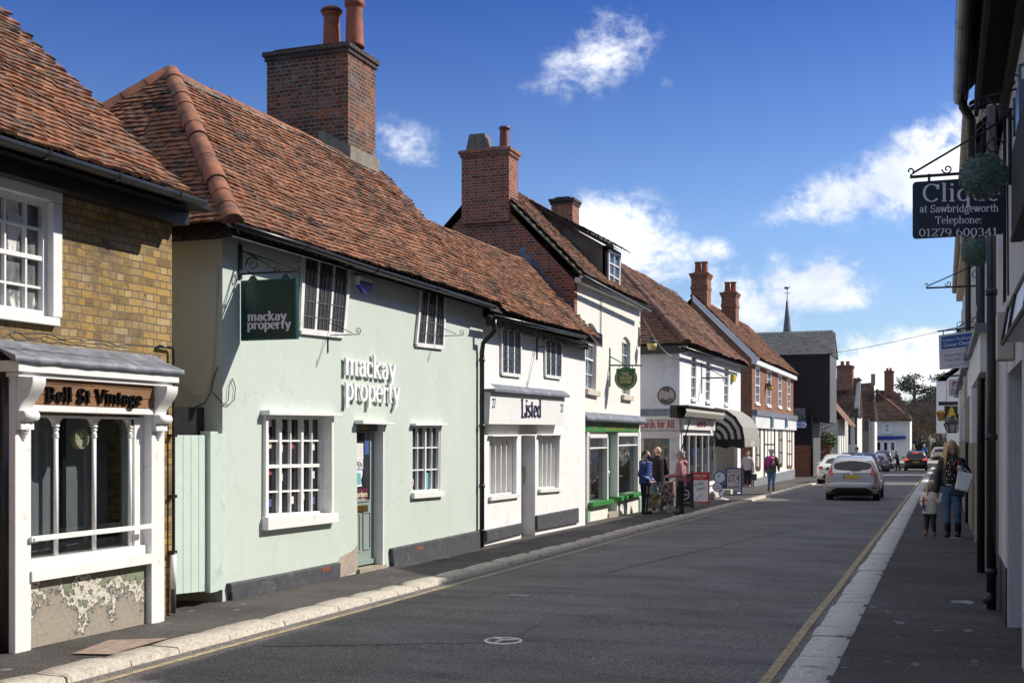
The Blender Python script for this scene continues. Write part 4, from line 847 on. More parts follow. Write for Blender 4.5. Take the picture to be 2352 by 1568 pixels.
# ------------------------------------------------------------------ white shop "Listed"
LF = Fr('L', -7.36); SC = 24.9
T = thing('white_listed_shop', 'white rendered shop with a plain white fascia reading Listed and leaded upper windows', 'house', (-7.36, 21.5, 0))
A1 = LF.q((1149,753),(1193,761),(1192.5,863),(1149,858)); A2 = LF.q((1249,777),(1287,785),(1285.5,868),(1250,863))
A3 = LF.q((1124,1002),(1186.5,1001),(1186.5,1133),(1124,1140)); A4 = LF.q((1236.5,1000),(1286,999),(1284,1119.5),(1237,1122.5)); D2 = LF.q((1197,999),(1229,1000),(1229,1215),(1197,1220))
D2[2] = (D2[2][0],-.2); D2[3] = (D2[3][0],-.2)
b = MB(); b.wall(LF, [(SB,-.4),(SC,-.4),(SC,3.75),(SB,3.75)], [A3,A4,D2], 0, .26); shell(b, LF, SB+.02, SC, -.4, 3.75, 4.4, front_gap=.27); b.build('wall', WHITEW, T)
gl_ = glass_dark('listed_leaded_glass', (.05,.07,.10), .05)
for q_, ld in ((A1,(9,6)),(A2,(8,6))): window(T, LF, q_, 3, 1, .03, .045, -.036, dep=.034, sill=0, leads=ld, mats=WHITE, glass=gl_)
SLAT = mat('white_blind_slat', (.66,.67,.70), .6, .05)
for q_, ns in ((A3,5),(A4,5)):
    w = window(T, LF, q_, ns, 1, .03, .03, .2, dep=.15, sill=.07, head=.02)
    s = MB()
    for i in range(ns): a, c = bil(q_,(i+.30)/ns,.01), bil(q_,(i+.30)/ns,.99); s.bar(LF, a, c, .10, -.215, -.205)
    s.build('blind', SLAT, w)
s = MB(); LD = Fr('L', -7.62); q = D2[:2]+[(D2[2][0],LF.px(1229,1213)[1]),(D2[3][0],LF.px(1197,1219)[1])]; s.slab(LD, q, -.05, 0)
for i in range(4):
    for a, c in ((0,1),(1,2),(2,3),(3,0)):
        z = [bil(q,.12,.08+.21*i), bil(q,.88,.08+.21*i), bil(q,.88,.25+.21*i), bil(q,.12,.25+.21*i)]; s.bar(LD, z[a], z[c], .03, 0, .02+.001*a)
d_ = s.build('door', WHITE, T)
s = MB()
for i in range(4): s.slab(LD, [bil(q,.12,.08+.21*i), bil(q,.88,.08+.21*i), bil(q,.88,.25+.21*i), bil(q,.12,.25+.21*i)], 0, .006)
s.build('pane', GLASS, d_)
s = MB(); z = [bil(q,.2,.29),bil(q,.65,.29),bil(q,.65,.44),bil(q,.2,.44)]; s.slab(LD, z, .0062, .008); o = s.build('notice', WHITE, d_); s = MB(); s.slab(LD, [z[0],z[1],lerp(z[1],z[2],.3),lerp(z[0],z[3],.3)], .008, .0095); s.build('notice_print', MATS['open_blue'], o)
s = MB(); p = bil(q,.9,.42); s.tube([LD.P(p[0],p[1]+.16,.02),LD.P(p[0],p[1]+.16,.06),LD.P(p[0],p[1]-.16,.06),LD.P(p[0],p[1]-.16,.02)], .012, 8); s.build('pull_handle', MATS['old_brass'], d_)
FF = Fr('L', -7.16); fa = FF.q((1127,898.5),(1297,912.5),(1297,975.5),(1123,973.5)); z0, z1 = fa[2][1]-.0, (fa[0][1]+fa[1][1])/2
b = MB(); b.slab(FF, fa, -.21, 0); fo = b.build('fascia', WHITE, T, bevel=.004)
b = MB(); b.slab(FF, [(fa[0][0]-.02,fa[0][1]),(fa[1][0]+.06,fa[1][1]),(fa[1][0]+.06,fa[1][1]+.045),(fa[0][0]-.02,fa[0][1]+.045)], -.21, .09)
b.face([FF.P(fa[0][0]-.02,fa[0][1]+.046,.09), FF.P(fa[1][0]+.06,fa[1][1]+.046,.09), FF.P(fa[1][0]-.05,fa[1][1]+.13,.0), FF.P(fa[0][0]-.02,fa[0][1]+.13,.0)]); b.build('lead_flashing', LEAD, fo)
NAVY = mat('navy_letter', (.012,.018,.07), .4)
a, c = FF.px(1197,957,.01), FF.px(1243,958,.01); serif(FF, 'Listed', a, c, (FF.px(1200,917)[1]-FF.px(1200,957)[1])/1.45, .014, .004, .20, .085, NAVY, 'lettering', fo)
for x in ((1129.5,1138),(1287,1293.5)):
    a = FF.px(x[0],936 if x[0] < 1200 else 946); c = FF.px(x[1],936 if x[0] < 1200 else 946); serif(FF, '27', a, c, .11, .004, .001, .2, .09, NAVY, 'shop_number', fo)
b = MB(); 
for p in (LF.q((1113,1217),(1197,1200),(1197,1224),(1113,1246)), LF.q((1229,1183.5),(1325,1165.5),(1325,1200),(1229,1218))): b.slab(LF, p, -.02, .05)
b.build('plinth', PLINTH, T, bevel=.015)
r = MB(); r.col = []; E2 = 3.77; U2 = Vector((-1.8,0,1.86)).normalized(); L2 = (1.8**2+1.86**2)**.5
r.face([(-7.02,SB+.2,E2-.08),(-7.02,SC+.25,E2-.08),(-8.85,SC+.6,E2+1.86),(-8.85,SB+.2,E2+1.86)]); r.face([(-8.85,SB,E2+1.86),(-8.85,SC+.6,E2+1.86),(-11,SC+.6,E2-.08),(-11,SB,E2-.08)]); r.col += [.05]*2
tiles(r, (-7.02,SB+.2,E2), (-7.02,SC,E2), U2, [(0,0),(SC-SB-.22,0),(SC-SB+.02,L2),(0,L2)], seed=3, sag=.05, bell=.05); r.build('roof', TILE_A, T)
h = MB(); ridge(h, (-8.87,SB+.4,E2+1.84), (-8.87,SC+.3,E2+1.84), .11, .45, seed=8); h.build('ridge_tiles', mat('mortar_ridge', (.2,.15,.10), .95, .3, 5, .4, dirt=(.1,.09,.07), dirt_amt=.5), T)
gutter(T, [LF.P(*LF.px(x,y,.38),.38) for x, y in ((1128,722),(1344,772))], .055)
for i in range(16): u = SB+.3+i*.38; b = MB(); b.slab(LF, [(u,3.62),(u+.09,3.62),(u+.09,3.78),(u,3.78)], -.1, .15-.02*(i%2)); b.build('rafter_end', mat('shade_grey_rafter', (.20,.19,.18), .9, .2), T)  # grey of the eave shade put into the rafter ends' colour
# downpipe between the two houses
b = MB(); u = MF.px(1107,1000,.07)[0]
p0 = LF.P(LF.px(1136,726,.36)[0],3.70,.36); b.tube([p0, p0-Vector((0,0,.22)), MF.P(u,3.28,.09), MF.P(u,3.12,.07), MF.P(u,1.5,.07), MF.P(u,pave_z(18.6,-7.3)+.02,.07)], .04, 12)
for z in (3.0,1.9,.9,.15): b.lathe([(.04,-.03),(.05,-.03),(.05,.03),(.04,.03)], MF.P(u,z,.07), 12)
tag(b.build('downpipe', PIPE), 'black downpipe with an elbow between the pale green house and the white shop', 'pipe')
# ------------------------------------------------------------------ gift shop in white painted brick with a red brick gable
GF2 = Fr('L', -7.7); SG = 25.2; SH = 31.3; GC = Fr('C', SG)
T = thing('white_brick_gift_shop', 'tall white painted brick house with red brick gable, dormer and green shop front', 'house', (-7.7, 28, 0))
V1 = GF2.q((1346,748),(1371,760),(1369,897),(1345,891)); V2 = GF2.q((1428.5,780),(1448,788),(1447,908),(1428.5,905))
def arched(q, rise=.12, n=7):
    tl, tr, br, bl = q; return [bl, br]+[(tr[0]+(tl[0]-tr[0])*i/n, tr[1]+(tl[1]-tr[1])*i/n+rise*sin(pi*i/n)) for i in range(n+1)]
zlint = GF2.px(1400,990)[1]
sw1 = GF2.q((1344,1001),(1387,1001),(1387,1146),(1344,1153)); sw2 = GF2.q((1411,997),(1458,997),(1458,1128),(1411,1140)); dd = GF2.q((1387.8,997.5),(1410.2,997.5),(1410.2,1172),(1387.8,1176))
dd[2] = (dd[2][0],-.42); dd[3] = (dd[3][0],-.42)
b = MB(); b.wall(GF2, [(SG,-.5),(SH,-.5),(SH,5.22),(SG,5.22)], [arched(V1),arched(V2),sw1,sw2,dd], 0, .14)
b.slab(Fr('C',SH-.25), [(-12.1,-.5),(-7.72,-.5),(-7.72,5.2),(-9.8,7.5),(-12.1,5.2)], -.25, 0); b.slab(GF2, [(SG+.25,-.5),(SH,-.5),(SH,5.2),(SG+.25,5.2)], -4.5, -4.4); b.build('wall', BR_WHT, T)
b = MB(); b.slab(GC, [(-11.95,-.5),(-7.705,-.5),(-7.705,5.2),(-9.8,7.42),(-11.95,5.2)], -.24, 0); b.slab(GC, [(-7.72,-.5),(-7.692,-.5),(-7.692,5.15),(-7.72,5.2)], -.2, .003); b.build('gable_wall', BR_RED, T)
for q_ in (V1, V2):
    w = window(T, GF2, q_, 2, 4, .035, .022, .10, sill=0, glass=glass_dark('sash_glass_sky', (.10,.13,.16), .05))
    s = MB(); s.slab(GF2, [q_[0],q_[1]]+[(q_[1][0]+(q_[0][0]-q_[1][0])*i/7, q_[1][1]+(q_[0][1]-q_[1][1])*i/7+.12*sin(pi*i/7)) for i in range(1,7)], -.13, -.06); s.build('arched_head', WHITE, w)
    s = MB(); a, c = q_[3], q_[2]; s.slab(GF2, [(a[0]-.09,a[1]-.14),(c[0]+.09,c[1]-.14),(c[0]+.09,c[1]-.01),(a[0]-.09,a[1]-.01)], -.12, .09); s.build('sill', mat('stone_sill', (.55,.5,.42), .9, .15, 6, .3), w, bevel=.006)
r = MB(); r.col = []; E3 = 5.25; UG = Vector((-2.38,0,2.42)).normalized(); LG = (2.38**2+2.42**2)**.5
r.face([(-7.42,SG-.05,E3-.02),(-7.42,SH+.1,E3-.02),(-9.8,SH+.1,E3+2.38),(-9.8,SG-.05,E3+2.38)]); r.face([(-9.8,SG-.05,E3+2.38),(-9.8,SH+.1,E3+2.38),(-12.2,SH+.1,E3-.02),(-12.2,SG-.05,E3-.02)]); r.col += [.05]*2
tiles(r, (-7.42,SG-.06,E3), (-7.42,SH+.1,E3), UG, [(0,0),(SH-SG+.16,0),(SH-SG+.16,LG),(0,LG)], seed=21, sag=.04, gauge=.11, tw=.18); r.build('roof', TILE_B, T)
h = MB(); ridge(h, (-9.8,SG,E3+2.40), (-9.8,SH+.1,E3+2.40), .11, .45, seed=18); h.build('ridge_tiles', RIDGE, T)
b = MB(); b.tube([(-7.42,SG-.02,E3-.03),(-9.18,SG-.02,E3+1.75)], .035, 6); b.build('verge_mortar', MORTAR, T)
# stepped lead flashing against the gable
b = MB(); pts = []
for i in range(12):
    f = i/11; x = -7.42-(8.98-7.42)*f; z = 3.97+(5.9-3.97)*f; pts += [(x,z+.10),(x,z+.30)] if i else [(x,z+.24)]
st = [(-7.05,3.70),(-8.98,5.85)]; b.slab(GC, [st[0]]+[(-7.05,3.98)]+pts[1:]+[st[1]], -.0, .012); b.build('stepped_flashing', mat('bluish_lead', (.13,.16,.24), .45, .25, 9, .2), T)
x0, x1 = GC.px(1064,400)[0], GC.px(1172.5,400)[0]; zt4 = GC.px(1120,345)[1]
ch = chimney(T, GC, x0, x1, 6.6, zt4, -.5, .10, BR_RED, pots=((GC.px(1150,330)[0],-.25,.125,.52),), capn=2, pot_m=mat('oxblood_pot', (.17,.045,.04), .45, .15))
b = MB(); xa, xb = GC.px(1066,330)[0], GC.px(1122,330)[0]; b.slab(GC, [(xa,zt4),(xb,zt4),(xb-.12,zt4+.42),(xa+.1,zt4+.42)], -.42, -.05); b.build('stone_cowl', mat('lichened_stone', (.16,.15,.13), .95, .3, 8, .6, dirt=(.3,.28,.2), dirt_amt=.3), ch, bevel=.02)
b = MB()
for i in range(70):
    k = Vector((random.uniform(x0+.6,x1-.1),0,0)); b.ball(GC.P(k.x, zt4+.05, random.uniform(-.3,0)), random.uniform(.015,.04), 6, sq=(1,1,.6))
b.build('moss', mat('moss', (.10,.11,.02), .95, .3, 30), ch)
C2 = Fr('C', 31.0); xa, xb = C2.px(1266,490)[0], C2.px(1315,490)[0]; chimney(T, C2, xa, xb, 6.3, C2.px(1290,456)[1], -.62, 0, BR_RED, capn=2, capm=mat('dark_cap_brick', (.05,.042,.038), .9, .3, 9, .4))
# dormer
DMF = Fr('L', -7.62); q = DMF.q((1396,576),(1422,587),(1420,671),(1396,653)); dz0, dz1 = q[3][1], q[0][1]; du0, du1 = q[0][0]-.10, q[1][0]+.12
D = MB(); 
D.slab(DMF, [(du0,dz0-.1),(du0+.10,dz0-.1),(du0+.10,dz1+.08),(du0,dz1+.08)], -.1, .02); D.slab(DMF, [(du1-.10,dz0-.1),(du1,dz0-.1),(du1,dz1+.08),(du1-.10,dz1+.08)], -.1, .02); D.slab(DMF, [(du0,dz1),(du1,dz1),(du1,dz1+.12),(du0,dz1+.12)], -.1, .025)
do = D.build('dormer', mat('dark_dormer_frame', (.03,.03,.034), .6, .2), T)
zr = E3+2.30
for u in (du0,du1-.06):
    D = MB(); D.slab(Fr('C',u+.06), [(-7.66,dz0-.15),(-7.66,dz1+.10),(-9.65,zr-.02),(-9.65,zr-.5)], .0, .06); D.build('dormer_cheek', mat('weathered_render_cheek', (.16,.14,.11), .95, .25, 3, .3), do)
D = MB(); D.face([(-7.44,du0-.1,dz1+.08),(-7.44,du1+.1,dz1+.08),(-9.75,du1+.1,zr+.04),(-9.75,du0-.1,zr+.04)]); D.col = [.05]; dv = Vector((-2.31,0,zr-dz1-.04)); 
tiles(D, (-7.42,du0-.12,dz1+.10), (-7.42,du1+.12,dz1+.10), dv, [(0,0),(du1-du0+.24,0),(du1-du0+.24,dv.length),(0,dv.length)], seed=33, gauge=.13, tw=.2, sag=.02); D.build('dormer_roof', TILE_C, do)
D = MB(); D.slab(Fr('C',du0-.1), [(-7.42,dz1+.0),(-9.7,zr-.04),(-9.7,zr+.06),(-7.42,dz1+.10)], -.03, .02); D.build('dormer_barge', BLACK, do)
window(do, DMF, q, 2, 3, .035, .03, -.0, sill=.04, mats=WHITE, glass=MATS['sash_glass_sky'], name='dormer_window')
gutter(T, [GF2.P(*GF2.px(x,y,.36),.36) for x, y in ((1337,632),(1492,714))], .06, mi=mat('grey_gutter', (.10,.11,.13), .4, .2))
b = MB(); b.slab(GF2, [(SG+.02,5.16),(SH,5.16),(SH,5.27),(SG+.02,5.27)], .002, .15); b.build('soffit', BR_WHT, T)
b = MB(); u = GF2.px(1378,700)[0]; b.tube([GF2.P(u,5.05,.03),GF2.P(u,4.0,.02)], .012, 6); b.build('cable_run', BLACKM, T)
# green shop front
SF = Fr('L', -7.58); fa = SF.q((1343,966),(1470,974),(1467,992),(1341,990)); GRN = mat('bright_green_paint', (.04,.21,.05), .45, .08); GRNL = mat('pale_green_paint', (.27,.42,.32), .5, .06)
b = MB(); b.slab(SF, fa, -.11, .0); fo = b.build('fascia', GRN, T, bevel=.004)
GILT = mat('gilt_lettering', (.50,.36,.10), .4, .1); GILD = mat('dull_gilt', (.30,.25,.05), .5)
text(SF, 'THE GREEN ROOM', SF.px(1383,987), SF.px(1437,988.5), .30, .004, .001, GILD, 'lettering', fo); text(SF, 'Gifts, Toys & Cards', SF.px(1443,980.5), SF.px(1466,981.5), .09, .003, .001, GILD, 'small_print', fo); text(SF, 'Home & Garden Gifts', SF.px(1442,986.5), SF.px(1466,987), .09, .003, .001, GILD, 'small_print', fo)
b = MB(); a = SF.px(1356,970); c = SF.px(1374,972); e = SF.px(1356,979); f_ = SF.px(1367,987)
for p, q_ in ((a,c),(e,SF.px(1370,979)),(c,f_)): b.bar(SF, p, q_, .03, .001, .006)
b.build('logo_lines', GILD, fo)
b = MB(); rows = []; ca, cb = SF.px(1334,950)[0], SF.px(1474,950)[0]; z_ = fa[0][1]
for i in range(25):
    u = ca+(cb-ca)*i/24; k = .025*noise.noise(Vector((u*2,3,1))); z1_ = SF.px(1334,938)[1]; rows.append([SF.P(u,z1_+k*.4-.05,-.12), SF.P(u,z1_-.1+k,.0), SF.P(u,z_+.18+k,.06), SF.P(u,z_+.07+k,.14), SF.P(u,z_+.0+k,.145), SF.P(u,z_-.02,.0)])
b.grid(rows, 0, True); b.face([p for p in rows[-1]]); b.face([p for p in rows[0]][::-1]); b.build('lead_canopy', LEAD, T)
for q_, fl in ((sw1,0),(sw2,1)):
    w = MB()
    for a, c in ((q_[0],q_[1]),(q_[1],q_[2]),(q_[3],q_[0])): w.bar(GF2, a, c, .09, -.1, .10)
    w.bar(GF2, (q_[0][0],q_[0][1]-.28), (q_[1][0],q_[1][1]-.28), .035, -.1, .09)
    wo = w.build('shop_window', WHITE, T, bevel=.004); g = MB(); g.slab(GF2, q_, -.02, -.012); g.build('pane', GLASSC, wo)
    s = MB(); a, c = q_[3], q_[2]; s.slab(GF2, [(a[0]-.12,a[1]-.10),(c[0]+.12,c[1]-.10),(c[0]+.12,c[1]+.0),(a[0]-.12,a[1]+.0)], -.1, .22); s.build('sill', GRN, wo, bevel=.006)
    s = MB(); s.slab(GF2, [(a[0]-.05,-.5),(c[0]+.05,-.5),(c[0]+.05,c[1]-.1),(a[0]-.05,a[1]-.1)], 0, .085); s.build('stall_riser', BR_WHT, wo)
    s = MB(); s.slab(GF2, [(a[0]-.1,a[1]-.2),(c[0]+.1,c[1]-.2),(c[0]+.1,q_[1][1]+.1),(a[0]-.1,q_[0][1]+.1)], -1.05, -1.0); s.slab(GF2, [(a[0]-.1,a[1]-.04),(c[0]+.1,a[1]-.04),(c[0]+.1,a[1]),(a[0]-.1,a[1])], -1.0, -.03)
    for u in (a[0]-.1, c[0]+.05): s.slab(GF2, [(u,a[1]),(u+.05,a[1]),(u+.05,q_[0][1]),(u,q_[0][1])], -1.0, -.15)
    s.build('window_bed', mat('shop_interior', (.50,.44,.40), .9, .3, 2), wo)
    for k in (1,2):
        zz = a[1]+(q_[0][1]-a[1])*k*.29; s = MB(); s.slab(GF2, [(a[0]+.05,zz),(c[0]-.3*fl,zz),(c[0]-.3*fl,zz+.025),(a[0]+.05,zz+.025)], -.75, -.25); s.build('shelf', WHITE, wo)
s = MB(); s.slab(GF2, dd, -.14, -.1); d_ = s.build('door', GRNL, T)
s = MB(); a = bil(dd,.62,.5); s.tube([GF2.P(a[0],a[1]+.22,-.1),GF2.P(a[0],a[1]+.2,-.04),GF2.P(a[0],a[1]-.2,-.04),GF2.P(a[0],a[1]-.22,-.1)], .018, 8); s.build('pull_handle', mat('steel', (.6,.6,.6), .25, .05, metal=1), d_)
s = MB(); s.slab(GF2, [(dd[0][0],dd[0][1]),(dd[0][0]+.26,dd[1][1]),(dd[0][0]+.26,-.4),(dd[0][0],-.4)], -.1, -.09); s.build('door_edge', GRN, d_)
s = MB(); s.slab(GF2, [(dd[0][0],-.5),(dd[1][0],-.5),(dd[1][0],-.1),(dd[0][0],-.13)], -.14, .12); s.build('step', MATS['worn_stone_step'], d_)
for x in (1342,1462): 
    u = GF2.px(x,1160)[0]; s = MB(); s.slab(GF2, [(u-.09,-.5),(u+.09,-.5),(u+.09,zlint),(u-.09,zlint)], 0, .10); s.slab(GF2, [(u-.10,-.45),(u+.10,-.45),(u+.10,.12),(u-.10,.12)], 0, .115, 1); s.build('pilaster', [WHITE,GRNL], T)
# soft toys and gifts behind the two panes
TOYC = {'brown':(.20,.10,.05),'orange':(.5,.17,.03),'grey':(.35,.33,.31),'pink':(.5,.05,.2),'pale':(.5,.42,.36),'blue':(.10,.2,.32),'green':(.10,.16,.05),'red':(.45,.05,.03)}
def toy(u, z, n, sc, col, label):
    m = mat('plush_'+col, TOYC[col], .95, .25, 30, .6); p = GF2.P(u, z, n); t = thing('soft_toy', label, 'soft toy', p, group='soft toys in the gift shop window')
    b = MB(); b.ball(p+Vector((0,0,.10*sc)), .10*sc, 12, sq=(.85,1,1.05)); b.ball(p+Vector((.03*sc,0,.25*sc)), .08*sc, 12)
    for s in (-1,1): b.ball(p+Vector((.02*sc,.06*sc*s,.32*sc)), .03*sc, 8); b.ball(p+Vector((.08*sc,.07*sc*s,.03*sc)), .045*sc, 8, sq=(1.5,1,.8)); b.ball(p+Vector((.04*sc,.11*sc*s,.13*sc)), .035*sc, 8, sq=(1,1,1.7))
    b.ball(p+Vector((.10*sc,0,.235*sc)), .035*sc, 8); b.build('plush_body', m, t)
    b = MB()
    for s in (-1,1): b.ball(p+Vector((.105*sc,.03*sc*s,.27*sc)), .011*sc, 6)
    b.build('eyes', BLACKM, t)
a, c = sw1[3], sw1[2]; L_ = sw1[0][1]-a[1]
for i, (f, k, n, sc, col, lab) in enumerate(((.2,0,-.4,1.1,'green','dark green soft toy at the bottom left of the gift shop window'),(.45,0,-.3,1.0,'red','red soft toy on the bed of the left gift shop window'),(.72,0,-.35,1.35,'grey','big grey plush animal at the bottom of the left gift shop window'),
    (.18,.29,-.45,1.0,'orange','orange soft toy on the lower shelf of the left gift shop window'),(.55,.29,-.45,1.2,'orange','plump orange plush toy in the middle of the lower gift shop shelf'),(.8,.29,-.45,.9,'brown','small brown plush toy at the right end of the lower gift shop shelf'),
    (.3,.58,-.5,1.1,'brown','brown bear on the upper shelf of the left gift shop window'),(.65,.58,-.5,1.2,'blue','blue plush toy on the upper shelf of the left gift shop window'))):
    toy(a[0]+(c[0]-a[0])*f, a[1]+L_*k+.03, n, sc*1.15, col, lab)
a, c = sw2[3], sw2[2]; L_ = sw2[0][1]-a[1]
for f, k, sc, col, lab in ((.3,.29,.8,'pink','bright pink toy on the shelf of the right gift shop window'),(.5,.58,1.1,'pale','pale beige plush toy high on the shelf of the right gift shop window'),(.2,.58,1.,'brown','brown plush toy beside the price list in the right gift shop window'),(.62,0,1.,'red','red plush toy standing low in the right gift shop window')):
    toy(a[0]+(c[0]-a[0])*f, a[1]+L_*k+.03, -.45, sc*1.1, col, lab)
# paper letter bunting in the right pane
for j, (txt, y0) in enumerate((("MOTHER'S DAY",1012),('20TH MARCH',1032))):
    p0, p1 = GF2.px(1413,y0-4), GF2.px(1452,y0-4); t = thing('letter_bunting', ('upper' if j == 0 else 'lower')+' string of white paper letters hung behind the right gift shop pane', 'bunting', GF2.P(*p0,-.08))
    b = MB(); n = len(txt); pts = [GF2.P(p0[0]+(p1[0]-p0[0])*i/12, p0[1]+(p1[1]-p0[1])*i/12-.20*sin(pi*i/12), -.08) for i in range(13)]; b.tube(pts, .008, 5); b.build('string', WHITE, t)
    b = MB()
    for i, chx in enumerate(txt):
        if chx == ' ': continue
        f = (i+.1)/n; u0 = p0[0]+(p1[0]-p0[0])*f; z = p0[1]-.20*sin(pi*(f+.04))-.27
        text(GF2, chx, (u0,z), (u0+(p1[0]-p0[0])/n*.8,z), .26, .004, -.075, mb=b, bold=.03)
    b.build('paper_letters', mat('white_paper', (.75,.78,.78), .7, .05), t)
b = MB(); a = bil(sw2,.02,.37); c = bil(sw2,.14,.62); b.slab(GF2, [(a[0],c[1]),(c[0],c[1]),(c[0],a[1]),(a[0],a[1])], -.01, -.004); tag(b.build('price_list', MATS['white_paper']), 'tall white paper list taped inside the right gift shop pane', 'notice')
# pipes at the joint of the two white houses
b = MB(); u = GF2.px(1329,1000,.08)[0]; b.tube([GF2.P(u,3.0,.1),GF2.P(u,-.1,.1)], .03, 8); b.tube([GF2.P(u+.15,1.9,.1),GF2.P(u+.15,-.1,.1)], .02, 8); b.box(tuple(GF2.P(u-.08,3.0,.02)), tuple(GF2.P(u+.1,3.85,.2))); tag(b.build('soil_pipes', mat('painted_old_pipe', (.35,.31,.25), .7, .25)), 'old painted pipes in the corner between the two white shops', 'pipe')

# ------------------------------------------------------------------ card shop on the corner of the yard
CFx = Fr('L', -7.3); SI = 34.5; SJ = 45.7; CC = Fr('C', SI)
T = thing('card_shop_house', 'white corner house with hipped brown roof, card shop below and round house name', 'house', (-7.3, 40, 0))
ws_ = [CFx.q((1588.5,816),(1600,818),(1598,915),(1587.5,915)), CFx.q((1622,830),(1632,832.5),(1630,921),(1620.5,920)), CFx.q((1664,842.5),(1674,845),(1672.5,927),(1663,926))]
b = MB(); zb = CFx.px(1565,963)[1]; CARDW = mat('lilac_white_render', (.74,.74,.77), .8, .05, 1.5, .2, dirt=(.5,.48,.47), dirt_amt=.2, dscale=1.2)
sh1 = CFx.q((1562,1000),(1640,1000),(1640,1108),(1562,1128)); sh2 = CFx.q((1645,1000),(1694,1000),(1694,1108),(1645,1118)); sh1[2] = (sh1[2][0],.22); sh1[3] = (sh1[3][0],.22); sh2[2] = (sh2[2][0],-.55); sh2[3] = (sh2[3][0],-.55)
sh1[0] = (SI+.25,1.85); sh1[1] = (sh1[1][0],1.85); sh1[3] = (SI+.25,.22); sh2[0] = (sh2[0][0],1.85); sh2[1] = (sh2[1][0],1.85)
b.wall(CFx, [(SI,-.6),(SJ,-.6),(SJ,4.45),(SI,4.45)], [*ws_, sh1, sh2], 0, .12)
sx0 = CC.px(1466,1010)[0]; sd = [(sx0-1.6,1.8),(-7.55,1.8),(-7.55,.2),(sx0-1.6,.2)]
b.wall(CC, [(-13,-.6),(-7.3,-.6),(-7.3,4.45),(-13,4.45)], [sd], 0, .12)
b.slab(Fr('C',SJ-.1), [(-13,-.6),(-7.45,-.6),(-7.45,4.4),(-13,4.4)], -.1, 0); b.slab(CFx, [(SI+.15,-.6),(SJ,-.6),(SJ,4.4),(SI+.15,4.4)], -5.7, -5.6); b.build('wall', CARDW, T)
for q_ in ws_: window(T, CFx, q_, 2, 4, .04, .025, .06, sill=.1, glass=MATS['sash_glass_sky'])
r = MB(); r.col = []; E4 = 4.45; RT = -10.0; RZ = E4+2.95; AP = SI+2.6
r.face([(-7.05,SI-.25,E4-.02),(-7.05,SJ+.2,E4-.02),(RT,SJ+.2,RZ-.03),(RT,AP,RZ-.03)]); r.face([(-7.05,SI-.25,E4-.02),(RT,AP,RZ-.03),(-13,SI-.25,E4-.02)]); r.face([(-13,SI-.25,E4-.02),(RT,AP,RZ-.03),(RT,SJ+.2,RZ-.03),(-13,SJ+.2,E4-.02)]); r.face([(-7.05,SJ+.2,E4-.02),(-13,SJ+.2,E4-.02),(RT,SJ+.2,RZ-.03)]); r.col += [.05]*4
uv_ = Vector((RT+7.05,0,RZ-E4)); tiles(r, (-7.03,SI-.25,E4), (-7.03,SJ+.2,E4), uv_, [(0,0),(SJ-SI+.45,0),(SJ-SI+.45,uv_.length),(2.85,uv_.length)], seed=41, sag=.08, gauge=.13, tw=.2)
hv = Vector((0,2.85,RZ-E4)); tiles(r, (-13,SI-.27,E4), (-7.05,SI-.27,E4), hv, [(0,0),(5.95,0),(3.0,hv.length)], seed=42, sag=.04, gauge=.13, tw=.2); r.build('roof', TILE_B, T)
h = MB(); ridge(h, (-7.02,SI-.3,E4+.06), (RT,AP,RZ+.05), .15, .36, seed=5); h.build('hip_tiles', mat('brown_hip_tile', (.13,.07,.05), .9, .3, 4, .2), T)
h = MB(); ridge(h, (RT,AP,RZ+.0), (RT,SJ+.2,RZ), .12, .45, seed=5); h.build('ridge_tiles', RIDGE, T)
h = MB(); h.tube([(-7.02,SJ+.2,E4+.02),(RT,SJ+.2,RZ+.02)], .06, 6); h.build('verge_tiles', mat('orange_verge', (.28,.10,.045), .9, .2), T)
gutter(T, [CFx.P(*CFx.px(x,y,.3),.3) for x, y in ((1562,794),(1713,843))], .06)
b = MB(); b.slab(CC, [(-13,4.2),(-7.05,4.2),(-7.05,4.42),(-13,4.42)], 0, .25); b.build('dark_eave', BLACK, T)
# house name disc
cx_, cz_ = CC.px(1531,908); R_ = CC.px(1551.5,908)[0]-cx_
t = thing('house_name_disc', 'round pale house name plaque reading THE GABLES on the lilac side wall', 'sign', CC.P(cx_,cz_,0))
b = MB(); n = 32; b.slab(CC, [(cx_+R_*.9*cos(2*pi*i/n),cz_+R_*.9*sin(2*pi*i/n)) for i in range(n)], .0, .03); b.build('disc', mat('pinkish_stone', (.45,.38,.34), .7, .06), t)
b = MB(); b.tube([CC.P(cx_+R_*.94*cos(2*pi*i/n),cz_+R_*.94*sin(2*pi*i/n),.02) for i in range(n+1)], R_*.075, 8); b.build('rim', mat('dark_rim', (.07,.055,.05), .5, .1), t)
b = MB(); INK = mat('black_ink', (.012,.012,.014), .5, .1)
serif(CC, 'THE', (0,0), (1,0), R_*.25, .006, .031, .42, .24, mb=b, xf=lambda f, h: (cx_+(R_*.46+h)*cos(pi/2+.62-f*1.24), cz_+(R_*.46+h)*sin(pi/2+.62-f*1.24)))
serif(CC, 'GABLES', (0,0), (1,0), R_*.25, .006, .031, .42, .24, mb=b, xf=lambda f, h: (cx_+(R_*.82-h)*cos(-pi/2-1.05+f*2.1), cz_+(R_*.82-h)*sin(-pi/2-1.05+f*2.1))); b.build('lettering', INK, t)
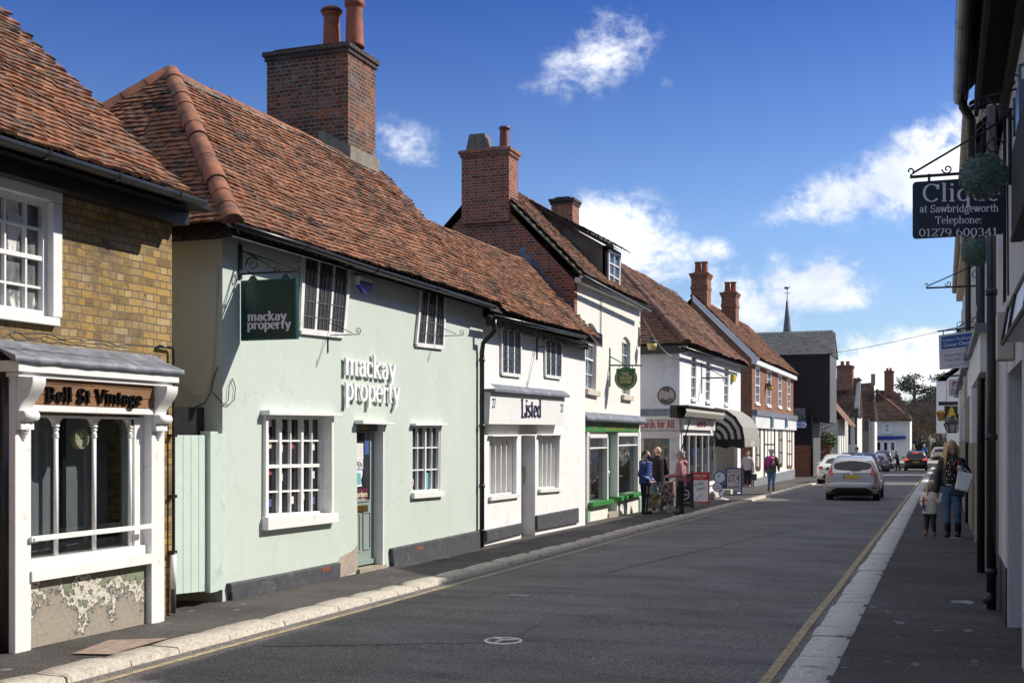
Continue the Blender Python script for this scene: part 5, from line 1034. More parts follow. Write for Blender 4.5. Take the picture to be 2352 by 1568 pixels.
# shop fascia wraps the corner
fy0, fy1 = CC.px(1500,986)[1], CC.px(1500,963)[1]; xs = CC.px(1466,975)[0]-1.2
PINKW = mat('pinkish_white_fascia', (.72,.66,.67), .5, .04)
b = MB(); b.slab(CC, [(xs,fy0),(-7.28,fy0),(-7.28,fy1),(xs,fy1)], 0, .12); b.slab(CC, [(xs,fy0-.26),(-7.28,fy0-.26),(-7.28,fy0-.06),(xs,fy0-.06)], 0, .06); f1 = b.build('fascia', PINKW, T)
RED = mat('red_sign_letter', (.42,.012,.03), .45, .05)
a, c = CC.px(1470,982.5,.12), CC.px(1549,981.5,.12); serif(CC, 'Cards for All', a, c, (CC.px(1500,969)[1]-CC.px(1500,983)[1])*.78, .01, .125, .26, .14, RED, 'lettering', f1, ser=True)
b = MB(); fq = CFx.q((1560,963),(1637,965),(1637,985),(1560,985.5), n=.06); b.slab(CFx, [(SI,fy0),(fq[1][0],fy0),(fq[1][0],fy1),(SI,fy1)], 0, .14); f2 = b.build('fascia', WHITE, T)
text(CFx, 'Cards for All', CFx.px(1600,981,.14), CFx.px(1620,981,.14), .26, .006, .141, RED, 'lettering', f2)
b = MB(); b.slab(CC, [(xs,fy1+.002),(-7.2,fy1+.002),(-7.2,fy1+.10),(xs,fy1+.10)], -.1, .24); b.slab(CFx, [(SI-.2,fy1+.003),(fq[1][0],fy1+.003),(fq[1][0],fy1+.10),(SI-.2,fy1+.10)], .102, .22); b.build('cornice', WHITE, T)
b = MB(); b.face([CC.P(xs,fy1+.11,.26),CC.P(-7.1,fy1+.11,.26),CC.P(-7.1,fy1+.32,0),CC.P(xs,fy1+.32,0)]); b.build('lead_flashing', LEAD, T)
# shop windows: side window, front bay lights, recessed entrance
w = window(T, CC, sd, 3, 1, .05, .05, .04, sill=.06, glass=GLASSC, name='shop_window', mats=WHITE); 
w2 = window(T, CFx, sh1, 5, 1, .05, .05, .0, sill=.08, glass=GLASSC, name='shop_window', mats=WHITE)
b = MB(); b.slab(CFx, [(SI+.1,-.6),(SJ-.2,-.6),(SJ-.2,2.2),(SI+.1,2.2)], -2.6, -2.5); b.slab(CFx, [(SI+.13,2.0),(SJ-.2,2.0),(SJ-.2,2.1),(SI+.13,2.1)], -2.5, -.12); b.slab(CFx, [(SI+.13,-.6),(SJ-.2,-.6),(SJ-.2,-.2),(SI+.13,-.2)], -2.5, -.14); b.build('shop_room', mat('cream_room', (.62,.56,.48), .8, .2, 2), T)
s = MB(); a, c = sh2[0], sh2[1]; 
s.slab(CFx, [(a[0]+.3,-.6),(a[0]+2.6,-.6),(a[0]+2.6,1.85),(a[0]+.3,1.85)], -.9, -.85); e_ = s.build('shop_door', WHITE, T)
s = MB(); s.slab(CFx, [(a[0]+.6,-.3),(a[0]+2.2,-.3),(a[0]+2.2,1.7),(a[0]+.6,1.7)], -.85, -.84); s.build('pane', glass_dark('door_glass_mid', (.08,.085,.08), .06), e_)
for k in range(5):                                                   # newspapers in a wall rack
    s = MB(); s.slab(CFx, [(a[0]+.75,.25+.27*k),(a[0]+1.75,.25+.27*k),(a[0]+1.75,.42+.27*k),(a[0]+.75,.42+.27*k)], -.83, -.70); s.build('news_rack_tray', mat('rack_brown', (.16,.11,.09), .7, .3, 12), e_)
# shop display blocks: greeting cards racks inside
rnd = random.Random(11)
CC_ = [mat('card_%s'%n, c, .6) for n, c in (('yellow',(.6,.5,.08)),('cyan',(.1,.35,.5)),('pink',(.55,.15,.25)),('cream',(.62,.58,.5)),('navy',(.05,.08,.25)))]
for k in range(16):
    u = SI+.5+rnd.random()*4; z = .45+.35*rnd.randint(0,3); s = MB(); s.slab(CFx, [(u,z),(u+.3,z),(u+.3,z+.25),(u,z+.25)], -.62-.3*rnd.random(), -.6); s.build('card_display', rnd.choice(CC_), w2)
for k in range(6):
    u = sx0-.6+rnd.random()*2.2; z = .35+.35*rnd.randint(0,3); s = MB(); s.slab(CC, [(u,z),(u+.24,z),(u+.24,z+.22),(u,z+.22)], -.66, -.6); s.build('card_display', rnd.choice(CC_), w)
u = SI+3.6; s = MB(); s.slab(CFx, [(u,1.35),(u+.8,.55),(u+.95,1.15),(u+.6,1.45)], -.4, -.38); s.build('blue_pennant', mat('blue_cloth', (.02,.10,.42), .7), w2)
# folded awning box over the front, and the striped canopy
AF = Fr('L', -7.0); b = MB(); u0, u1 = AF.px(1566,945)[0], AF.px(1654,945)[0]; az = AF.px(1566,946)[1]
t = thing('folded_awning', 'folded pale awning in a dark wall box above the card shop fascia', 'awning', AF.P(u0,az,0))
b = MB(); b.slab(AF, [(u0-.1,az-.16),(u1,az-.16),(u1,az+.16),(u0-.1,az+.16)], -.32, -.12); b.slab(AF, [(u0-.1,az+.16),(u1,az+.16),(u1,az+.2),(u0-.1,az+.2)], -.32, .2); b.build('awning_box', mat('dark_brown_box', (.04,.035,.03), .6), t)
b = MB(); rows = []
for i in range(90):
    u = u0+(u1-u0)*i/89; k = .03*(i%2); rows.append([AF.P(u,az+.13,.10+k), AF.P(u,az+.02,.14+k), AF.P(u,az-.12,.08+k)])
b.grid(rows, 0, False); b.build('folded_fabric', mat('grey_beige_canvas', (.48,.45,.40), .9, .1), t)
for x in ((1588,953,1566,1030),(1652,950,1637,1024)):
    b = MB(); a = AF.px(x[0],x[1],.1); c = CFx.px(x[2],x[3],.05); b.tube([AF.P(*a,.1), CFx.P(*c,.05)], .02, 6); b.tube([CFx.P(*c,.05), CFx.P(c[0],c[1]-.5,.03)], .02, 6); b.build('awning_arm', BLACKM, t)
u0 = CFx.px(1641,940)[0]; u1 = u0+3.5; zt5 = 2.75; R5 = 1.0; AW = mat('awning_black_canvas', (.02,.02,.022), .85); AWC = mat('awning_cream_canvas', (.50,.47,.41), .85, .08, 6); AWG = mat('awning_grey_canvas', (.27,.26,.24), .85, .12, 8)
t = thing('striped_awning', 'dutch canopy awning with black and cream striped ends over the newsagent door', 'awning', CFx.P(u0,zt5,0))
angs = [0,22,45,68,90]
def rib(u, f): return [CFx.P(u+(u1-u0)*(.0), 1.62+(zt5-1.62)*cos(radians(a))*1.0, R5*sin(radians(a))*f) for a in angs]
b = MB(); outer0 = [CFx.P(u0,1.68+(zt5-1.68)*cos(radians(a)),R5*sin(radians(a))+.02) for a in angs]; outer1 = [CFx.P(u1,1.68+(zt5-1.68)*cos(radians(a)),R5*sin(radians(a))+.02) for a in angs]
for i in range(4): b.face([outer0[i],outer1[i],outer1[i+1],outer0[i+1]])
b.build('canopy_top', AWG, t)
for uu in (u0,u1):
    b = MB()
    for k in range(9):                                               # nested stripes of the end panel
        f0, f1 = 1-k/9, 1-(k+1)/9
        for i in range(4):
            P_ = lambda a, f: CFx.P(uu, 1.68+(zt5-1.68)*cos(radians(a))*f, (R5*sin(radians(a))+.02)*f)
            b.face([P_(angs[i],f0),P_(angs[i+1],f0),P_(angs[i+1],f1),P_(angs[i],f1)] if f1 > .001 else [P_(angs[i],f0),P_(angs[i+1],f0),P_(0,0)], k%2)
    b.build('striped_end', [AW, AWC], t)
b = MB(); rows0 = []
n = 24
for i in range(n+1):
    u = u0+(u1-u0)*i/n; rows0.append([CFx.P(u,1.68,R5+.022), CFx.P(u,1.40+.03*(i%2),R5+.03)])
b.grid(rows0, 1, False); rows0 = [[CFx.P(u0-.003,1.68,R5*i/8), CFx.P(u0-.003,1.40+.04*sin(i*1.6),R5*i/8)] for i in range(9)]; b.grid(rows0, 0, False)
b.build('valance', [AW, AWG], t); text(CFx, 'EDEN', (u0+1.3,1.46), (u0+2.1,1.46), .17, .002, R5+.034, WHITE, 'valance_lettering', t, bold=.02)

# ------------------------------------------------------------------ brick bank with two chimneys
KF = Fr('L', -8.2); SK = KF.px(1727,1000)[0]; SL2 = KF.px(1822,1000)[0]; KC = Fr('C', SK)
T = thing('brick_bank', 'orange brick bank house with white ground floor and two tall chimneys', 'bank', (-8.2, SK+5, 0))
ks = [KF.q((1735,843),(1745,846),(1744,926),(1734.5,925)), KF.q((1762,850),(1771,852),(1770,931),(1761,930)), KF.q((1788,860),(1795,862),(1794.5,934),(1787.5,934)), KF.q((1808.5,871),(1815,873),(1814,938),(1808,938))]
b = MB(); ez = 5.35; b.wall(KF, [(SK,-1),(SL2,-1),(SL2,ez),(SK,ez)], ks, 0, .1); b.slab(KC, [(-15,-1),(-8.21,-1),(-8.21,ez),(-10.9,ez+2.7),(-13.6,ez)], -.25, 0); b.slab(Fr('C',SL2), [(-15,-1),(-8.3,-1),(-8.3,ez),(-10.9,ez+2.7),(-13.6,ez)], 0, .2); b.slab(KF, [(SK+.3,-1),(SL2-.3,-1),(SL2-.3,ez),(SK+.3,ez)], -6, -5.9); b.build('wall', BR_ORA, T)
for q_ in ks: window(T, KF, q_, 2, 4, .06, .03, .03, sill=.12, glass=MATS['sash_glass_sky'])
r = MB(); r.col = []; uv_ = Vector((-2.95,0,2.95)); r.face([(-7.95,SK-.15,ez-.02),(-7.95,SL2+.2,ez-.02),(-10.9,SL2+.2,ez+2.93),(-10.9,SK-.15,ez+2.93)]); r.face([(-10.9,SK-.15,ez+2.93),(-10.9,SL2+.2,ez+2.93),(-13.9,SL2+.2,ez-.02),(-13.9,SK-.15,ez-.02)]); r.col += [.05]*2
tiles(r, (-7.93,SK-.17,ez), (-7.93,SL2+.2,ez), uv_, [(0,0),(SL2-SK+.37,0),(SL2-SK+.37,uv_.length),(0,uv_.length)], seed=51, gauge=.16, tw=.25, sag=.06); r.build('roof', tilemat('clay_tile_orange', [(.10,.05,.035),(.17,.075,.045),(.22,.095,.05),(.14,.07,.045)]), T)
h = MB(); ridge(h, (-10.9,SK-.15,ez+2.97), (-10.9,SL2+.2,ez+2.97), .13, .6, seed=3); h.build('ridge_tiles', RIDGE, T)
b = MB(); b.slab(KC, [(-8.0,ez-.22),(-7.85,ez),(-10.9,ez+3.02),(-10.9,ez+2.72)], .0, .16); b.slab(KF, [(SK-.1,ez-.25),(SL2,ez-.25),(SL2,ez-.02),(SK-.1,ez-.02)], 0, .22); b.build('bargeboard', WHITE, T)
for (xa, xb, ya, yb, s_) in ((1587.5,1624,628,715,SK+.0),(1657,1690,672,745,SK+6.5)):
    f = Fr('C', s_); a, c = f.px(xa,ya)[0], f.px(xb,ya)[0]; zt_ = f.px(xa,ya)[1]
    chimney(T, f, a, c, ez+1.2, zt_, -1.0, .02, BR_ORA, pots=((a+.3*(c-a),-.5,.16,.55),(a+.72*(c-a),-.5,.16,.55)), capn=3, band=zt_-.75)
b = MB(); zz = KF.px(1740,978)[1]; zy = KF.px(1740,950)[1]; b.slab(KF, [(SK-.02,zz-.1),(SL2+.02,zz-.1),(SL2+.02,zy-.1),(SK-.02,zy-.1)], 0, .18); fo = b.build('fascia', WHITE, T)
b = MB(); b.slab(KF, [(SK-.05,zy-.1),(SL2+.05,zy-.1),(SL2+.05,zy+.16),(SK-.05,zy+.16)], 0, .25); b.build('lead_flashing', LEAD, T)
for x in (1772,1805):
    a = KF.px(x,968,.2); b = MB(); b.slab(KF, [(a[0]-.25,a[1]-.3),(a[0]+.25,a[1]-.3),(a[0]+.25,a[1]+.3),(a[0]-.25,a[1]+.3)], .18, .30); b.build('wall_light', mat('blue_grey_fitting', (.2,.28,.34), .4), fo, bevel=.05)
b = MB(); b.slab(KF, [(SK,-1),(SL2,-1),(SL2,zz-.1),(SK,zz-.1)], .0, .05); gnd = b.build('ground_floor', BR_WHT, T); b = MB(); b.slab(KF, [(SK-.02,-1),(SL2+.02,-1),(SL2+.02,KF.px(1780,1085)[1]),(SK-.02,KF.px(1745,1096)[1])], .04, .1); b.build('plinth', mat('grey_blue_plinth', (.19,.2,.22), .8, .15), gnd)
BRN = mat('dark_brown_joinery', (.06,.03,.025), .5, .2); BRO = mat('varnished_oak', (.20,.10,.04), .5, .2)
for (x0_, x1_, y0_, y1_, m_) in ((1733,1742,980,1076,BRN),(1752,1776,980,1100,BRN),(1786,1793,980,1068,BRN),(1805,1816,982,1072,BRO)):
    q_ = KF.q((x0_,y0_),(x1_,y0_),(x1_,y1_),(x0_,y1_-1)); window(gnd, KF, q_, 3 if x1_-x0_ > 15 else 2, 3, .09, .05, -.06, sill=0, mats=m_, name='bank_window', sashes=False)

# ------------------------------------------------------------------ black boarded mill
HF = 76.0; HC = Fr('C', HF)
def boards(name, base):
    m, nt, b = nodes(name); tc = nt.nodes.new('ShaderNodeTexCoord'); w = nt.nodes.new('ShaderNodeTexWave'); w.wave_type = 'BANDS'; w.bands_direction = 'Y'; w.wave_profile = 'SAW'; w.inputs['Scale'].default_value = 1.4; nt.links.new(tc.outputs['UV'], w.inputs['Vector'])
    c = mixc(nt, .8, base, ramp(nt, w.outputs['Color'], [(.0,(.35,.35,.35)),(.12,(1,1,1)),(.9,(1.25,1.25,1.25))]), 'MULTIPLY'); nt.links.new(c, b.inputs['Base Color']); b.inputs['Roughness'].default_value = .55; bump(nt, b, w.outputs['Color'], .8, .04); return m
BOARD = boards('black_weatherboard', (.014,.014,.018)); BOARDG = boards('grey_weatherboard', (.14,.14,.145))
T = thing('black_mill', 'tall black weatherboarded building with an overhanging loft and slate roof', 'building', (-8, HF+3, 0))
xa, xb = HC.px(1745,1000)[0]-4, HC.px(1866,1000)[0]; xo = HC.px(1905,850)[0]; zj = HC.px(1880,970)[1]; zt6 = HC.px(1850,815)[1]; zbk = HC.px(1855,1022)[1]
b = MB(); b.slab(HC, [(xa,zbk),(xb,zbk),(xb,zj+1),(xa,zj+1)], -5, 0); b.build('lower_wall', BOARD, T)
b = MB(); b.slab(HC, [(xa,zj+.45),(xb,zj+.45),(xb+.15,zj+.25),(xb+.5,zj),(xo,zj),(xo,zt6),(xa,zt6)], -4.6, .12); b.build('loft', BOARD, T)
b = MB(); b.slab(Fr('L',xo+.003), [(HF-.12,zj),(HF+4.6,zj),(HF+4.6,zt6),(HF-.12,zt6)], 0, .05); b.build('sunlit_loft_front', BOARDG, T)  # black boards coloured grey here for the sun on this face
b = MB(); b.slab(Fr('L',xb+.003), [(HF,-1.5),(HF+4.6,-1.5),(HF+4.6,zj),(HF,zj)], 0, .05); b.build('sunlit_lower_front', BOARDG, T)  # same sunlit grey put into the lower boards
b = MB(); b.slab(HC, [(xa,-1.5),(xb-.01,-1.5),(xb-.01,zbk),(xa,zbk)], -5, .02); b.build('brick_base', BR_ORA, T)
r = MB(); r.col = []; zr_ = Fr('C',HF+2.2).px(1850,764)[1]; uv_ = Vector((0,2.3,zr_-zt6)); r.face([(xa,HF-.3,zt6-.03),(xo+.15,HF-.3,zt6-.03),(xo+.15,HF+2.2,zr_-.03),(xa,HF+2.2,zr_-.03)]); r.face([(xa,HF+2.2,zr_-.03),(xo+.15,HF+2.2,zr_-.03),(xo+.15,HF+4.9,zt6-.03),(xa,HF+4.9,zt6-.03)]); r.face([(xo+.1,HF-.1,zt6),(xo+.1,HF+4.7,zt6),(xo+.1,HF+2.2,zr_-.1)]); r.col += [.05]*3
tiles(r, (xa,HF-.3,zt6), (xo+.15,HF-.3,zt6), uv_, [(0,0),(xo+.15-xa,0),(xo+.15-xa,uv_.length),(0,uv_.length)], seed=61, gauge=.22, tw=.3, sag=.02, jit=.5); r.build('roof', SLATE, T)
b = MB(); b.slab(HC, [(xa,zbk+ (zj-zbk)*.95),(xb-.4,zj*.95+.1),(xb-.4,zj+.9),(xa,zj+.9)], .0, .35); b.build('lead_hood', LEAD, T)
b = MB(); b.tube([HC.P(xb-.02,zj+.4,.1), HC.P(xb-.02,-.6,.1)], .07, 8); b.build('downpipe', PIPE, T)
# projecting blue bank sign with three overlapping discs
SQ = HC.q((1823,967),(1853,967),(1853,983.5),(1823,983.5), n=.6)
t = thing('bank_sign', 'small blue hanging sign with three pale overlapping discs on the black mill', 'sign', HC.P(*SQ[0],.6))
b = MB(); b.slab(HC, SQ, .56, .6); b.build('panel', mat('royal_blue_sign', (.01,.05,.45), .4), t)
for i, col in enumerate(((.75,.82,.9),(.25,.55,.85),(.7,.78,.9))):
    c_ = bil(SQ,.25+.25*i,.5); b = MB(); b.slab(HC, [(c_[0]+.19*cos(2*pi*k/24),c_[1]+.19*sin(2*pi*k/24)) for k in range(24)], .6, .605+.003*i); o = b.build('disc', mat('sign_disc_%s'%'abc'[i], col, .5), t); text(HC, 'TSB'[i], (c_[0]-.07,c_[1]-.09), (c_[0]+.07,c_[1]-.09), .18, .001, .609+.003*i, MATS['royal_blue_sign'], 'disc_letter', o)
b = MB(); a = SQ[0]; b.bar(HC, (a[0]-.1,a[1]+.12), (SQ[1][0]+.1,a[1]+.12), .05, .55, .6); b.bar(HC, (a[0]-.1,a[1]+.75), (SQ[1][0]-.1,a[1]+.14), .03, .55, .6); b.build('bracket', BLACKM, t)
# church spire far behind
KS = Fr('C', 150); a = KS.px(1808,700)[0]; zs_, ze_ = KS.px(1808,800)[1], KS.px(1808,690)[1]
t = thing('church_spire', 'slender grey needle spire with a weathercock far behind the slate roof', 'church spire', (a,150,zs_))
w0 = KS.px(1819,770)[0]-KS.px(1797,770)[0]; b = MB(); b.lathe([(w0*.62,-6),(w0*.62,0),(w0*.30,(ze_-zs_)*.6),(.12,(ze_-zs_)),(.05,(ze_-zs_)+.05)], (a,150,zs_), 8); b.build('spire', mat('blue_grey_shingle', (.10,.12,.16), .6, .3, 2, .3), t)
b = MB(); b.tube([(a,150,ze_),(a,150,ze_+1.7)], .05, 6); b.slab(KS, [(a-.35,ze_+1.45),(a+.1,ze_+1.4),(a+.4,ze_+1.75),(a+.05,ze_+1.62),(a-.3,ze_+1.75)], -.03, .03); b.bar(KS, (a-.4,ze_+.9), (a+.4,ze_+.9), .06, -.03, .03); b.build('weathercock', BLACKM, t)

# ------------------------------------------------------------------ far end of the street
def Q(y, *pts): f = Fr('C', y); return f, [f.px(*p) for p in pts]
CREAM = mat('cream_limewash', (.62,.59,.50), .85, .06, .6); CREAML = mat('pale_limewash', (.70,.68,.62), .85, .05, .6)
def roofed(T, y, quad, m, depth=5, seed=0):                          # roof slope facing the camera, px quad TL TR BR BL
    f, q = Q(y, *quad); b = MB(); b.col = []; up = 3.0
    BL, BR = f.P(*q[3]), f.P(*q[2]); TL, TR = f.P(*q[0])+Vector((0,up,up*.0)), f.P(*q[1])+Vector((0,up,0))
    k = up/(y); TL.z += (TL.z-EYE)*k; TR.z += (TR.z-EYE)*k; TL.x += TL.x*k; TR.x += TR.x*k
    b.face([BL,BR,TR,TL]); b.face([TL,TR,BR+Vector((0,2*up,0)),BL+Vector((0,2*up,0))]); b.face([BR,BR+Vector((0,2*up,0)),TR]); b.col = [.1,.1,.1]
    uv_ = ((TL-BL)+(TR-BR))/2; e = (BR-BL).normalized(); w_ = (BR-BL).length
    tl = (TL-BL).dot(e), (TL-BL-e*(TL-BL).dot(e)).length; tr = (TR-BL).dot(e), tl[1]
    nn = (TL-BL)-e*(TL-BL).dot(e); tiles(b, BL, BR, nn, [(0,0),(w_,0),tr,tl], seed=seed, gauge=.19, tw=.3, th=.03, sag=.1)
    return b.build('roof', m, T)
T = thing('gabled_cottage', 'white gabled cottage beyond the black mill with a long brown tiled roof', 'house', (-7, 88, -1))
f, q = Q(88, (1866,1050),(1921,1050),(1921,968),(1893,909),(1866,945)); b = MB(); b.slab(f, q, -6, 0); b.build('wall', CREAML, T)
f2 = Fr('L', q[1][0]+.02); a = f2.px(1921,1050)[0]; b = MB(); b.slab(f2, [(88,-1.2),(98,-1.2),(98,q[2][1]+.6),(88,q[2][1]+.1)], 0, .1); b.slab(f2, [(88,-1.2),(98,-1.2),(98,.1),(88,.1)], .1, .14, 1)
for i in range(5): b.bar(f2, (88.6+i*2.2,-.2), (88.6+i*2.2,q[2][1]+.4), .16, .1, .13, 2)
b.build('street_wall', [CREAML, BOARDG, BLACK], T)
b = MB(); b.col = []; A, B_, C_ = f.P(*f.px(1893,906),.3), f.P(*f.px(1952,976),.3), None
b.face([A,B_,B_+Vector((0,7,0)),A+Vector((0,7,0))]); D_ = f.P(*f.px(1860,950),.3); b.face([A,A+Vector((0,7,0)),D_+Vector((0,7,0)),D_]); b.col = [.5,.5]; b.build('roof', mat('brown_far_roof', (.16,.085,.05), .9, .35, 3, .5), T)
T = thing('timber_framed_inn', 'timber framed inn with a steep dark tiled roof and brick chimney, beyond the mill', 'inn', (-6, 98, -1))
roofed(T, 98, ((1875,876),(1977,872),(1971,956),(1868,960)), TILE_C, seed=71)
f, q = Q(99, (1905,957),(1969,955),(1969,1060),(1905,1060)); b = MB(); b.slab(f, q, -6, 0); 
b.build('wall', CREAML, T); b = MB()
for x in (1944,1951,1966): a, c = f.px(x,957), f.px(x,1020); b.bar(f, a, c, .14, 0, .05)
b.build('timber_posts', BLACK, T)
f, q = Q(100, (1922,840),(1958,845),(1958,880),(1922,880)); chimney(T, f, q[0][0], q[1][0], q[2][1]-1.5, q[0][1], -1.6, 0, BR_RED, pots=((q[0][0]+.4,-.5,.16,.35),(q[1][0]-.4,-.5,.16,.35)), capn=3)
f, q = Q(97.5, (1962,957),(1973,953),(1972,873),(1969,873)); b = MB(); b.slab(f, [f.px(*p) for p in ((1960,956),(1973,953),(1973,940),(1977,873),(1968,880))], -.2, 0); b.build('gable_strip', CREAM, T)
b = MB(); q = f.q((1960,938),(1972,937),(1972,956),(1960,957), n=.1); b.slab(f, q, .1, .16); s_ = b.build('name_panel', mat('dark_green_panel', (.04,.05,.03), .6), T)
T = thing('boarded_corner_house', 'grey weatherboarded house with dark steep roof and narrow black windows', 'house', (-4, 108, -1))
roofed(T, 108, ((1970,881),(2006,878),(2010,966),(1976,964)), TILE_C, seed=72)
f, q = Q(107, (1959,962),(1996,962),(1996,1060),(1959,1060)); b = MB(); b.slab(f, q, -4, 0); b.build('wall', BOARDG, T)
for x in (1966,1978,1990): w_ = f.q((x-2.5,968),(x+2.5,967),(x+2.5,988),(x-2.5,988)); window(T, f, w_, 2, 3, .05, .03, -.05, sill=0, mats=BLACK)
for x in (1950,1958,1966): w_ = f.q((x-2+8,1022),(x+2+8,1022),(x+2+8,1034),(x-2+8,1034)); window(T, f, w_, 2, 2, .05, .03, -.05, sill=0, mats=BLACK)
f, q = Q(108, (1996,968),(2009,968),(2009,1060),(1996,1060)); b = MB(); b.slab(f, q, -4, 0); b.build('side_wall', CREAML, T)
b = MB(); a = f.px(2005,858), f.px(2005,884); b.bar(f, a[0], a[1], .35, -.5, -.1); b.build('chimney', MORTAR, T)
T = thing('white_corner_shop', 'white two storey corner shop with a blue fascia and a twelve pane window', 'shop', (-1, 128, -1))
f, q = Q(128, (2009,963),(2090,965),(2090,1062),(2009,1062)); b = MB(); b.slab(f, q, -8, 0); b.build('wall', CREAML, T)
window(T, f, f.q((2030,972),(2045.5,972),(2045.5,993),(2030,993)), 3, 4, .12, .07, -.06, sill=.15)
b = MB(); b.col = []; P_ = lambda x, y, d=0: f.P(*f.px(x,y,-d),-d); b.face([P_(2006,966,-.4),P_(2094,966,-.4),P_(2066,921,4),P_(2012,897,4)]); b.face([P_(2094,966,-.4),P_(2098,962,6),P_(2066,921,4)]); b.face([P_(2006,966,-.4),P_(2012,897,4),P_(2006,966,8)]); b.col = [.3,.3,.3]
e0, e1 = P_(2006,966,-.4), P_(2094,966,-.4); tl, tr = P_(2012,897,4), P_(2066,921,4); ee = (e1-e0).normalized(); nn = (tl-e0)-ee*(tl-e0).dot(ee); tiles(b, e0, e1, nn, [(0,0),((e1-e0).length,0),((tr-e0).dot(ee),((tr-e0)-ee*(tr-e0).dot(ee)).length),((tl-e0).dot(ee),nn.length)], seed=73, gauge=.22, tw=.3, th=.03, sag=.1); b.build('roof', TILE_C, T)
h = MB(); ridge(h, P_(2013,898,3.9), P_(2094,964,-.3), .22, .8); h.build('hip_tiles', RIDGE, T)
f3, q = Q(131, (2031,852),(2052,855),(2052,925),(2031,925)); chimney(T, f3, q[0][0], q[1][0], q[2][1]-1, q[0][1], -1.5, 0, BR_ORA, pots=((q[0][0]+.3,-.5,.14,.3),(q[1][0]-.3,-.5,.14,.3)), capn=2)
FB = mat('blue_fascia', (.02,.035,.25), .5); b = MB(); q = f.q((2009,1001),(2080,1001),(2080,1008),(2009,1010), n=.3); b.slab(f, q, 0, .3); b.build('fascia', FB, T)
for x in (2012,2028,2044): window(T, f, f.q((x,1013),(x+13,1013),(x+13,1036),(x,1036)), 1, 1, .12, .08, -.08, sill=.2, name='shop_window')
# front garden: brick wall and a laurel at the foot of the cottage
T = thing('garden_wall', 'low red brick garden wall with flat coping in front of the white cottage', 'wall', (-8, 84, -.8))
f, q = Q(84, (1876,1024),(1907,1024),(1907,1058),(1876,1058)); b = MB(); b.slab(f, q, -.25, 0); b.build('brickwork', BR_ORA, T); b = MB(); b.slab(f, f.q((1875,1022),(1908,1022),(1908,1025),(1875,1025)), -.3, .05); b.build('coping', CLAYP, T)
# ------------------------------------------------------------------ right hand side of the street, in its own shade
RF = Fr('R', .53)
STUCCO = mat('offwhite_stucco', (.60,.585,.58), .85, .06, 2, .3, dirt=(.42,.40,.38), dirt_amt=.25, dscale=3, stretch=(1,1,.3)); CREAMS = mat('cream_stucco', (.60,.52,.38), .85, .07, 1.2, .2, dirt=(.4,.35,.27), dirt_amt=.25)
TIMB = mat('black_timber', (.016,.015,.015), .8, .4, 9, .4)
def rbox(name, m, parent, x0, x1, s0, s1, z0, z1, bevel=0):
    b = MB(); b.box((x0,s0,z0),(x1,s1,z1)); return b.build(name, m, parent, bevel=bevel)
def rhouse(name, label, cat, s0, s1, x, eave, ex, roof_h, depth, wall_m, roof_m, holes=(), z0=-1.5, seed=0, gutm=PIPE, tl=True):
    T = thing(name, label, cat, (x, (s0+s1)/2, 0)); f = Fr('R', x)
    b = MB(); b.wall(f, [(-s1,z0),(-s0,z0),(-s0,eave),(-s1,eave)], list(holes), 0, .15)
    for s in (s0,s1-.2): b.slab(Fr('C',s), [(x+.004,z0),(x+depth,z0),(x+depth,eave),(x+depth/2,eave+roof_h-.1),(x+.004,eave)], -.2, 0)
    b.box((x+depth-.2,s0+.2,z0),(x+depth,s1-.2,eave)); b.build('wall', wall_m, T)
    r = MB(); r.col = []; v = Vector((depth/2-ex+x, 0, roof_h)); e0, e1 = Vector((ex,s0-.05,eave)), Vector((ex,s1+.05,eave)); tp = Vector((x+depth/2,0,eave+roof_h))
    v = Vector((tp.x-ex,0,roof_h)); r.face([e0-Vector((0,0,.02)),e1-Vector((0,0,.02)),Vector((tp.x,s1+.05,tp.z-.02)),Vector((tp.x,s0-.05,tp.z-.02))]); r.face([(tp.x,s0-.05,tp.z-.02),(tp.x,s1+.05,tp.z-.02),(x+depth+.2,s1+.05,eave-.02),(x+depth+.2,s0-.05,eave-.02)]); r.col += [.1]*2
    if tl: tiles(r, e1, e0, v, [(0,0),(s1-s0+.1,0),(s1-s0+.1,v.length),(0,v.length)], seed=seed, gauge=.2, tw=.3)
    r.build('roof', roof_m, T)
    if gutm: gutter(T, [(ex-.03,s0,eave-.05),(ex-.03,s1+.02,eave-.05)], .065, gutm)
    return T, f
zp = pave_z(11,0)
# nearest house: white stucco over a dark recessed shop entrance
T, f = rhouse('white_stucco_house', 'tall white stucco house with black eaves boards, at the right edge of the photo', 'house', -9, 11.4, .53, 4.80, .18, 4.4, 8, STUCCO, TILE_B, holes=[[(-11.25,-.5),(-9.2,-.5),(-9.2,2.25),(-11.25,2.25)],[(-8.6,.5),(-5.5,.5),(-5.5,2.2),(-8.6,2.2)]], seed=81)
b = MB()
for i in range(7): s0 = 11.4-i*1.5; b.box((.27,s0-1.46,4.68),(.60,s0+.05,4.78))
b.box((.265,-9,4.58),(.30,11.45,4.795)); b.box((.47,-9,4.52),(.527,11.44,4.68)); b.build('soffit', TIMB, T)
b = MB(); b.box((.66,9.1,-.5),(.72,11.35,2.3)); b.box((.9,5.4,.4),(1.0,8.7,2.3)); b.build('shop_door', BLACK, T)
b = MB(); b.box((.518,11.26,.55),(.66,12.7,2.9)); b.box((.515,11.255,-.3),(.66,12.7,.549),1); b.build('pilaster', [STUCCO, BLACK], T, bevel=.006)
b = MB(); a0, a1 = 2.3, 9.05; b.face([(.40,a0,2.36),(.40,a1,2.36),(.44,a1,2.60),(.44,a0,2.60)][::-1]); 
